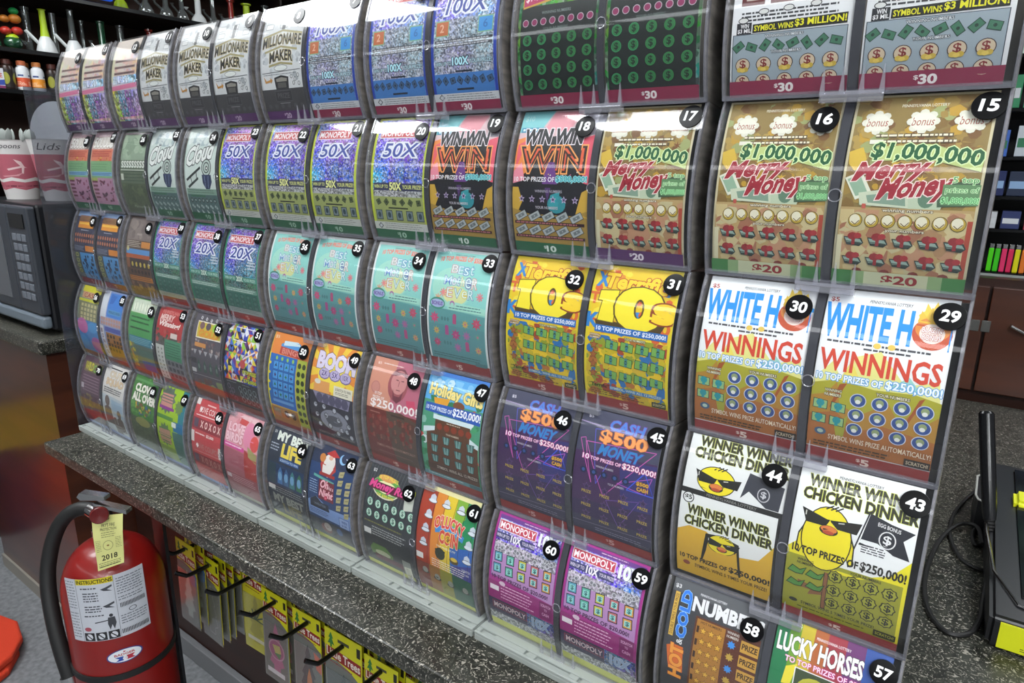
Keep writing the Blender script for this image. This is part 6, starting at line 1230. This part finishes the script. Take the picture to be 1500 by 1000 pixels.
def cup(x, y, word, lab):
    t = empty('paper_cup', (x, y, 1.389), label=lab, cat='cup', group='paper cups on the microwave')
    H, r0, r1 = 0.178, 0.0420, 0.0670
    MB().lathe([(0.005, 0.001), (r0 - .002, 0.001), (r0, 0.0), (r1, H - .004), (r1 + .002, H), (r1 - .001, H), (r1 - .002, H - .006), (r0 - .003, 0.004), (0.005, 0.004)], n=40).build('cup_body', cupw, t)
    def f(u, v, off):
        z = H * (1 - v / 100); r = r0 + (r1 - r0) * z / H + .0004 + off / 1000; th = math.radians(u * 3.6) + 0.2
        return (r * math.sin(th), -r * math.cos(th), z)
    a = Art(100, 100, dz=0.02); a.P([(0, 24), (100, 24), (100, 72), (0, 72)], '#b5606e'); 
    for k in range(5):
        x0 = k * 20
        a.P([(x0, 66), (x0 + 10, 62), (x0 + 20, 66), (x0 + 20, 71), (x0 + 10, 68), (x0, 71)], '#e0dcd8'); a.P([(x0, 72), (x0 + 10, 70), (x0 + 20, 72), (x0 + 20, 84), (x0 + 10, 80), (x0, 84)], '#b5606e'); a.P([(x0, 77), (x0 + 10, 75.5), (x0 + 20, 77), (x0 + 10, 78.5)], '#7c3444')
    for k in range(3):
        x0 = k * 33 + 4; a.P([(x0 + 10, 32), (x0 + 15, 36), (x0 + 17, 44), (x0 + 16, 56), (x0 + 14.6, 56), (x0 + 15, 45), (x0 + 12, 38)], '#e6c8c8'); a.P([(x0 + 4, 48), (x0 + 15, 43), (x0 + 19, 46), (x0 + 15, 46), (x0 + 5, 51)], '#e6c8c8'); a.P([(x0 - 2, 60), (x0 + 10, 58), (x0 + 16, 54), (x0 + 12, 60), (x0, 62)], '#d89aa0')
    for p in (0, 33, 66): a.T(word, p + 4, 6, p + 20, 17, '#2c2c34', b=.0, sh=.3)
    # the unprinted paper between the bands stays bare: only the print is laid on
    a.f = [q for q in a.f]
    me = a.build('print_band', f, backing='#d2cfcd', base_off=0.5, ustep=2); obj('print_band', me, t)
    return t
cup(-2.523, 0.190, 'Spoons', 'pink and white paper cup marked Spoons on the microwave'); cup(-2.345, 0.232, 'Lids', 'second pink paper cup beside the first, behind the clear guard')
for k in range(6):
    a_ = k * 1.05; x, y = -2.523 + 0.035 * math.cos(a_), 0.190 + 0.035 * math.sin(a_)
    t = empty('plastic_spoon', (x, y, 1.396), (0.18 * math.sin(a_), 0.16 * math.cos(a_), a_), 'white plastic spoon standing in the marked paper cup', 'spoon', 'plastic spoons in the paper cup')
    MB().box(-0.0025, -0.001, 0, 0.0025, 0.001, 0.165).build('handle', white_pl, t)
    b = MB(); b.lathe([(0.002, -0.02), (0.012, -0.012), (0.0145, 0.0), (0.011, 0.014), (0.002, 0.022)], 0, 0, 0.185, n=14, M=Matrix.Diagonal((1, .3, 1))); b.build('bowl', white_pl, t)
# arched white holder behind the cups and a grey swirl box
t = empty('arched_holder', (-2.765, 0.322, 1.389), label='white arched plastic holder behind the paper cups', cat='holder')
poly = [(0, 0), (.40, 0), (.40, .20)] + [(.20 + .20 * math.cos(math.radians(q)), .20 + .105 * math.sin(math.radians(q))) for q in range(12, 180, 12)] + [(0, .20)]
MB().prism(poly, lambda p, q, d: (p, d, q), 0.0, 0.006).build('arched_back', mat('holder_white', '#d4d7da', rough=.4), t)
MB().box(0, 0.0065, 0, .40, .05, .16, bev=.002).build('tray', mat('holder_white2', '#c4c8cc', rough=.4), t)
sw = mat('grey_swirl_card', '#8a8682', rough=.6)
nt = sw.node_tree; wv = nt.nodes.new('ShaderNodeTexWave'); wv.wave_type = 'RINGS'; wv.inputs['Scale'].default_value = 9; wv.inputs['Distortion'].default_value = 9; wv.inputs['Detail'].default_value = 2
tcn = nt.nodes.new('ShaderNodeTexCoord'); rp = nt.nodes.new('ShaderNodeValToRGB'); rp.color_ramp.elements[0].color = (*lin('#55524f'), 1); rp.color_ramp.elements[1].color = (*lin('#a9a5a0'), 1)
nt.links.new(tcn.outputs['Object'], wv.inputs['Vector']); nt.links.new(wv.outputs[0], rp.inputs[0]); nt.links.new(rp.outputs[0], nt.nodes['Principled BSDF'].inputs['Base Color'])
t = empty('patterned_box', (-2.76, 0.264, 1.389), label='grey swirl patterned box behind the two pink cups', cat='box')
MB().box(0, 0.024, 0, .42, .055, .115, bev=.002).build('box_body', sw, t)

# ------------------------------------------------------------------ shelving with glass pieces and bottles at the far left
glass_c = clear_mat('clear_glass', tint=(.9, .93, .93), rough=0.03, haze=0.10, hazecol='#b8c0c0', fres=3.0)
glass_g = clear_mat('green_glass', tint=(.35, .6, .45), rough=0.05, haze=0.35, hazecol='#2f6a4a', fres=2.5)
glass_r = clear_mat('red_glass', tint=(.8, .25, .2), rough=0.05, haze=0.6, hazecol='#a83a34', fres=2.5)
lime = mat('lime_silicone', '#a8c41c', rough=.4); wht = mat('white_ceramic', '#cfd2d2', rough=.25); redc = mat('red_ceramic', '#b83228', rough=.25); orc = mat('orange_ceramic', '#c47a2c', rough=.3); grc = mat('green_ceramic', '#1f9a4c', rough=.3)
SX = -2.93
su = empty('shelf_unit', (SX - 0.34, 0.1, 0), label='dark wooden shelf unit along the left wall', cat='shelf')
MB().box(-0.03, 0, 0, 0, 2.9, 2.6).build('back_panel', mat('shelf_back', '#3c241a', rough=.6), su)
SHZ = [1.755, 1.895, 2.098, 2.32]
for z in [1.45] + SHZ: MB().box(0, 0, z - 0.016, 0.335, 2.9, z, bev=.002).build('shelf', shelf_m, su)
for y in (0.02, 1.44, 2.8): MB().box(0, y - .01, 0, 0.30, y, 2.6).build('upright', mat('shelf_wood', '#1e120d', rough=.5), su)
def pipe(y, z, h, r, kind, lab, dx=0.10, bulb=True, lean=0.0):
    t = empty('glass_water_pipe', (SX - dx, y, z), (lean, 0, 0), lab, 'water pipe', 'water pipes on the left shelves')
    m = {'c': glass_c, 'g': glass_g, 'r': glass_r, 'l': lime, 'w': wht}[kind]
    if bulb: pr = [(r * 1.9, 0), (r * 2.1, .01), (r * 1.7, h * .22), (r * .8, h * .36), (r * .7, h * .93), (r * 1.1, h * .96), (r * 1.1, h)]
    else: pr = [(r, 0), (r, h * .95), (r * 1.25, h * .97), (r * 1.25, h)]
    MB().lathe(pr, n=20).build('tube', m, t)
    b = MB(); b.tube([(0, -r * .8, h * .22), (0, -r * 2.6, h * .36), (0, -r * 3.4, h * .42)], r * .35, 8); b.build('stem', glass_c, t)
    b = MB(); b.lathe([(r * .2, 0), (r * .7, h * .07)], 0, -r * 3.4, h * .42, n=10); b.build('bowl', wht if kind in 'lw' else glass_c, t)
z1 = 1.8955; z2 = 2.0985
rows = [(0.335, .17, .016, 'g', 'green glass water pipe at the left edge of the shelf'), (0.475, .165, .013, 'c', 'slim clear glass water pipe beside the lime one'), (0.545, .15, .010, 'c', 'thin clear glass tube pipe between the white ones'),
        (0.665, .15, .010, 'c', 'clear tube pipe right of the white flask'), (0.715, .15, .013, 'g', 'thin green tube pipe next to the red one'), (0.812, .155, .014, 'c', 'clear straight pipe right of the green tube'), (0.905, .15, .015, 'r', 'red glass tube pipe on the middle shelf'),
        (0.985, .14, .012, 'c', 'small clear pipe right of the red tube'), (1.045, .15, .015, 'g', 'green banded pipe at the right of the red tube'), (1.15, .13, .013, 'c', 'short clear pipe near the right end of the middle shelf'), (1.22, .13, .012, 'c', 'last clear pipe on the middle shelf')]
for i, (y, h, r, k, lab) in enumerate(rows): pipe(y, z1, h, r, k, lab, dx=.09 + .05 * (i % 2), bulb=(i % 3 == 0))
for y, m1, m2, lab, h in ((0.505, lime, wht, 'lime topped white cone pipe on the middle shelf', .15), (0.600, glass_c, wht, 'white flask shaped pipe on the middle shelf', .165)):
    t = empty('cone_pipe', (SX - 0.07, y, z1), (0, 0, 0), lab, 'water pipe', 'water pipes on the left shelves')
    MB().lathe([(0.034, 0), (0.035, .006), (0.026, .04), (0.015, .06)], n=20).build('base', m2, t)
    MB().lathe([(0.015, .06), (0.011, .09), (0.010, h), (0.014, h + .004)], n=16).build('neck', m1, t)
    MB().tube([(0, -.02, .03), (0, -.05, .062), (0, -.062, .075)], .006, 8).build('stem', wht, t)
# red, orange and green ceramic fruit figure
t = empty('mushroom_figurine', (SX - .09, 0.405, z1), (0, 0, 0), 'red, orange and green ceramic mushroom cluster on the shelf', 'ornament')
for dy, zz, rr_, m in ((-.018, .052, .018, redc), (.018, .056, .018, redc), (-.016, .092, .016, orc), (.016, .096, .020, orc), (.016, .122, .015, grc), (0, .012, .030, glass_g), (.0, .028, .02, lime)):
    MB().lathe([(rr_ * math.sin(math.pi * q / 8) + .0005, rr_ * .8 * (1 - math.cos(math.pi * q / 8)) - rr_ * .8) for q in range(9)], 0, dy, zz + .014, n=16).build('mushroom_cap', m, t)
# upper shelf
ups = [(0.80, .13, .013, 'l'), (0.90, .14, .015, 'c'), (0.985, .14, .014, 'c'), (1.055, .14, .012, 'c'), (1.13, .13, .016, 'w'), (1.2, .14, .013, 'c'), (1.29, .13, .016, 'r'), (1.37, .13, .02, 'l'), (1.47, .14, .016, 'c'), (1.56, .15, .016, 'c'), (1.66, .15, .018, 'c'), (1.76, .15, .018, 'c'), (1.88, .15, .018, 'c')]
uw = ['amber', 'first clear', 'second clear', 'third clear', 'white', 'fourth clear', 'dark red', 'lime green', 'fifth clear', 'sixth clear', 'seventh clear', 'eighth clear', 'last clear']
for i, (y, h, r, k) in enumerate(ups): pipe(y, z2, h, r, k, '%s glass pipe from the left on the upper shelf' % uw[i], dx=.08, bulb=True)
# blue sign
t = empty('blue_light_sign', (SX + .01, .55, 2.105), (0, 0, 0), 'blue illuminated sign at the edge of the upper shelf', 'sign')
MB().box(0, 0, 0, .02, .17, .10, bev=.003).build('sign_face', mat('sign_blue', '#1f5ad8', rough=.4, emit=.6), t)
# supplement bottles
def bottle(y, kind, lab, dx=.035):
    t = empty('supplement_bottle', (SX - dx, y, 1.7555), (0, 0, .3), lab, 'bottle', 'supplement bottles on the lower shelf')
    w_, acc, capm = {'w': (mat('bottle_white', '#c9ccd0', rough=.35), '#c8502c', mat('cap_orange', '#b8623c', rough=.4)), 'o': (mat('bottle_white', '#c9ccd0'), '#d88a24', mat('cap_orange2', '#c0763c', rough=.4)), 'd': (mat('bottle_dark', '#2a1812', rough=.3), '#8a8a2c', mat('cap_brown', '#4a241c', rough=.4))}[kind]
    MB().lathe([(.004, 0), (.019, 0), (.021, .004), (.021, .068), (.018, .078), (.013, .082), (.013, .085)], n=24).build('bottle_body', w_, t)
    MB().lathe([(.0145, .085), (.0145, .099), (.012, .101), (.001, .101)], n=20).build('cap', capm, t)
    def f(u, v, off): th = u / 100 * 6.283; r = .0212 + off / 1000; return (r * math.cos(th), r * math.sin(th), .066 - v * .0006)
    a = Art(100, 100, dz=.02)
    if kind == 'd': a.R(0, 0, 100, 100, '#1c120e'); [a.D(q, 50, 9, 34, acc, 16) or a.D(q, 50, 6, 22, '#2c2a12', 12) for q in (10, 35, 60, 85)]
    else:
        a.R(0, 0, 100, 100, '#d0d3d6'); a.R(0, 40, 100, 92, acc); [a.R(q, 22, q + 14, 32, '#3a4a7c') for q in (4, 28, 54, 78)]; a.micro(2, 62, 98, 4, '#f0e0c8', 6, 2)
    obj('printed_label', a.build('printed_label', f, ustep=2.5, base_off=.2), t)
bottle(0.398, 'w', 'white supplement bottle with red orange label, left of the pair'); bottle(0.446, 'o', 'white supplement bottle with bright orange label'); bottle(0.352, 'd', 'dark bottle with round yellow emblem on the lower shelf'); bottle(0.495, 'd', 'dark bottle half hidden by the top ticket bin')
bottle(0.425, 'o', 'orange capped bottle in the second row', dx=.085); bottle(0.375, 'd', 'brown capped bottle in the second row', dx=.085)
t = empty('product_box', (SX - .07, 0.28, 1.7555), (0, 0, 0), 'white and blue product box marked FREE beside the bottles', 'box')
MB().box(0, 0, 0, .05, .055, .068, bev=.001).build('carton', white_pl, t)
def fb(u, v, off): return (.0504 + off / 1000, u * .00055, .067 - v * .00066)
a = Art(100, 100, dz=.02); a.R(0, 0, 100, 100, '#c9ccd4'); a.P([(0, 70), (100, 56), (100, 84), (0, 90)], '#2f4a9c'); a.R(0, 88, 100, 100, '#7a2a5c'); a.T('FREE', 20, 26, 90, 46, '#b84a34', b=.04); obj('printed_face', a.build('printed_face', fb), t)
for i, (y, z, m) in enumerate(((0.30, 1.4505, grc), (0.37, 1.4505, redc), (0.44, 1.4505, grc))):
    t = empty('small_pouch', (SX - .10, y, z), (0, 0, 0), '%s coloured small pouch on the bottom shelf' % ('green', 'red', 'dark green')[i], 'pouch')
    MB().box(-.01, 0, 0, .03, .05, .13, bev=.008).build('pouch_body', mat('pouch_%d' % i, ('#1f5a34', '#8a2c24', '#20402c')[i], rough=.3), t)

# ------------------------------------------------------------------ floor things at the far left
t = empty('blue_bin', (-3.2, -0.10, 0), label='dark blue bin standing at the left edge on the floor', cat='bin')
MB().lathe([(.09, 0), (.095, .01), (.105, .30), (.108, .31), (.10, .31), (.09, .02), (.002, .02)], n=32).build('bin_body', mat('bin_blue', '#141c52', rough=.35), t)
om = mat('orange_fleece', '#c8381a', rough=.9, bump=.8, bscale=260)
t = empty('orange_mat', (-2.44, -0.34, 0), (0, 0, 0), 'bright orange fleece mat lying on the grey floor', 'mat')
pol = [(-1.35, -.5), (.24, -.5), (.24, .14), (.21, .20), (.14, .25), (.04, .27), (-.15, .22), (-.2, .08), (-1.35, .08)]
for z0, sh_ in ((0.0, .02), (.028, 0)):
    o = MB().prism([(p + sh_, q - sh_) for p, q in pol], lambda p, q, d: (p, q, d), z0, z0 + .026).build('fleece_layer', om, t); bv = o.modifiers.new('b', 'BEVEL'); bv.width = .009; bv.segments = 3

t = empty('yellow_mat', (-4.45, -0.75, 0), (0, 0, 0), 'yellow floor mat lying beyond the orange mat', 'mat')
o = MB().box(-.45, -.45, 0, .38, .5, .02, bev=.006).build('mat_body', mat('yellow_mat', '#d8b41c', rough=.8), t)

# ------------------------------------------------------------------ behind the counter at the right
bc = empty('back_cabinet', (-0.25, 1.50, 0), label='brown wooden cabinet with steel hinges behind the worktop', cat='cabinet')
MB().box(0, 0.0, 0.0, 2.6, 0.5, 1.235).build('cabinet_body', wood_dark, bc)
for x0, x1 in ((0.0, .255), (.262, .85)): MB().box(x0, -0.018, 0.93, x1, -0.001, 1.215, bev=.002).build('door', wood_red, bc)
for x in (.238, .262): MB().box(x - .011, -0.0215, 1.095, x + .009, -.0185, 1.125, bev=.0006).build('hinge', chrome, bc)
MB().tube([(.315, -.019, 1.12), (.315, -.035, 1.12), (.345, -.035, 1.105), (.345, -.019, 1.105)], .004, 8).build('handle', chrome, bc)
rk = empty('back_rack', (-0.25, 1.56, 1.2355), label='black display rack filled with small goods behind the worktop', cat='rack')
MB().box(0, 0.30, 0, 2.4, 0.32, 1.0).build('rack_back', black_pl, rk)
for z in (0.0, .115, .20, .30, .42, .55): MB().box(0, 0, z, 2.4, .30, z + .010, bev=.002).build('rack_shelf', black_gl, rk)
goods = [('lighter', 'green lighter', '#4fd01c'), ('lighter', 'second green lighter', '#3fc424'), ('lighter', 'pink lighter', '#e0386c'), ('lighter', 'second pink lighter', '#d8305c'), ('lighter', 'yellow lighter', '#dcd81c'), ('lighter', 'orange lighter', '#e0782c'), ('lighter', 'blue lighter', '#2c6ae0'), ('lighter', 'lime lighter', '#a8d81c')]
for i, (nm, lab, c) in enumerate(goods):
    t = empty('pocket_lighter', (-0.002 + i * .0145 - .006, 1.575, 1.2458), (0, 0, 0), 'neon %s on the lowest rack shelf' % lab, 'lighter', 'lighters on the back rack')
    MB().box(-.0058, -.004, 0, .0058, .006, .062, bev=.002).build('fuel_body', mat('lighter_' + str(i), c, rough=.25), t); MB().box(-.005, -.003, .062, .005, .005, .074, bev=.001).build('metal_hood', chrome, t)
t = empty('price_strip', (-0.03, 1.555, 1.235), (0, 0, 0), 'white price strip on the edge of the lowest rack shelf', 'label')
MB().box(0, 0, -.022, .16, .004, .006).build('strip', white_pl, t)
cols = [['#c8ccd0', '#2f3a6a', '#b84a5c'], ['#1c2a5c', '#24304a'], ['#3f6ac0', '#c8d0d8', '#4a9ae0'], ['#2c8a5c', '#6ac09a', '#8fd0b0'], ['#c8d8cc', '#3aa06a']]
zz = [.125, .21, .31, .43, .56]
for li, (z, cs) in enumerate(zip(zz, cols)):
    for k in range(9):
        w_ = .034 + .01 * rnd.random(); h_ = [.05, .065, .08, .09, .11][li] * (.8 + .2 * rnd.random())
        t = empty('goods_box', (-0.05 + k * .05, 1.565, 1.2355 + z), (0, 0, 0), '%s small boxed good, place %s on rack level %s' % (['white and red', 'navy', 'sky blue', 'mint green', 'pale green'][li], depthw[k], ['one', 'two', 'three', 'four', 'five'][li]), 'box', 'small boxes on the back rack')
        MB().box(0, 0, 0.0005, w_, .05, h_, bev=.001).build('carton', mat('goods_%d_%d' % (li, k % len(cs)), cs[k % len(cs)], rough=.35), t)
        MB().box(.003, -.0012, h_ * .3, w_ - .003, -.0002, h_ * .6).build('front_label', mat('goods_l%d' % (li % 3), ['#d0d4d8', '#8fb0d8', '#2c7a54'][li % 3], rough=.4), t)

# payment terminal with its pen, cable and stickers
yel = mat('sticker_yellow', '#d8dc1e', rough=.4)
tm = empty('payment_terminal', (0.062, 0.31, 0.9105), (0, 0, math.radians(1.5)), label='black signature terminal with yellow stickers on the granite worktop', cat='terminal')
def wedge(x0, y0, x1, y1, z0, za, zb): 
    b = MB(); vs = [b.bm.verts.new(p) for p in ((x0, y0, z0), (x1, y0, z0), (x1, y1, z0), (x0, y1, z0), (x0, y0, za), (x1, y0, za), (x1, y1, zb), (x0, y1, zb))]
    for q in ((0, 3, 2, 1), (4, 5, 6, 7), (0, 1, 5, 4), (1, 2, 6, 5), (2, 3, 7, 6), (3, 0, 4, 7)): b.bm.faces.new([vs[i] for i in q])
    bmesh.ops.bevel(b.bm, geom=b.bm.edges[:], offset=.006, segments=3, affect='EDGES'); return b
o = wedge(0, 0, .26, .46, 0, .045, .085).build('housing', black_pl, tm)
b = wedge(.028, .05, .24, .44, .03, .0515, .0885); b.build('screen', black_gl, tm)
b = MB(); b.tube([(.002, .36, .079), (-.004, .33, .078), (-.005, .20, .066), (.004, .10, .055), (.03, .035, .050), (.10, .02, .048), (.25, .02, .048)], .0022, 8); b.build('silver_edge', chrome, tm)
b = MB(); b.box(.012, -.0015, .004, .24, .0, .040); b.build('front_sticker', yel, tm)
def fs(u, v, off): return (.014 + u * .0022, -.0018 - off / 1000, .039 - v * .00034)
a = Art(100, 100, dz=.02); a.R(0, 0, 100, 100, '#d3d81e'); a.R(20, 14, 62, 70, '#1f5a30'); a.R(24, 24, 58, 60, '#3f8a50'); a.T('VERIFY', 28, 34, 54, 50, '#c8d8b8', b=.02); a.micro(10, 80, 90, 2, '#3a3c14', 8, 3); obj('sticker_print', a.build('sticker_print', fs), tm)
wedge(.03, .30, .20, .345, .06, .0845 - .001, .0885 - .001).build('top_sticker', yel, tm)
pen = empty('tethered_pen', (0.059, 0.53, 0.955), (0, 0, 0), label='black tethered stylus propped upright beside the signature terminal', cat='pen')
pv = Vector((-.0348, .071, .181)); pq = pv.to_track_quat('Z', 'Y').to_matrix(); pl = pv.length
MB().lathe([(.0085, 0.03), (.0100, .045), (.0108, pl * .6), (.0108, pl - .004), (.008, pl)], n=20, M=pq).build('barrel', mat('pen_black', '#1a1b1d', rough=.2), pen)
b = MB(); pr = [(.0045, 0.0)]
for k in range(7): pr += [(.0062 + k * .0003, .004 + k * .005), (.0050 + k * .0003, .0065 + k * .005)]
b.lathe(pr, n=16, M=pq); b.build('strain_relief', rubber, pen)
cr_ = MB(); cr_.prism([(.0, .0), (-.022, .012), (-.026, .03), (-.026, .12), (-.018, .135), (.0, .14)], lambda p, q, d: (p + .061, q + .635, d), .9102, .966); o = cr_.build('pen_cradle', [black_pl], tm); o.matrix_parent_inverse = tm.matrix_world.inverted() if False else Matrix.Rotation(-math.radians(1.5), 4, 'Z') @ Matrix.Translation((-0.062, -0.31, -0.9105))
b = MB(); b.tube([(.061, .775, .9672), (.043, .770, .9672), (.035, .755, .9672), (.035, .665, .9672), (.039, .648, .9672), (.050, .640, .9672)], .0018, 6); o2 = b.build('cradle_rim', mat('light_rim', '#b8b9b4', rough=.3), tm); o2.matrix_parent_inverse = o.matrix_parent_inverse.copy()
cab = [(0.059, .530, .955), (0.060, .50, .945), (0.061, .46, .93), (0.058, .41, .918), (0.056, .36, .915), (0.045, .318, .914), (0.02, .305, .914), (-0.004, .35, .914), (-0.013, .44, .9145), (-0.004, .56, .915), (0.016, .632, .917), (0.036, .648, .919), (0.047, .630, .922), (0.053, .57, .925)]
cb2 = empty('coiled_cable', (0, 0, 0), label='thin black cable looping on the granite beside the terminal', cat='cable')
MB().tube(smooth(cab, 6), .0034, 8).build('cord', rubber, cb2)
MB().tube(smooth([(0.040, .82, .914), (0.022, .75, .914), (0.010, .68, .914), (0.009, .60, .914), (0.024, .53, .914), (0.046, .505, .914), (0.066, .51, .914)], 6), .0030, 8).build('cord', rubber, cb2)
MB().tube(smooth([(0.060, .60, .914), (0.044, .585, .914), (0.040, .63, .914), (0.052, .67, .914)], 6), .0030, 8).build('cord', rubber, cb2)
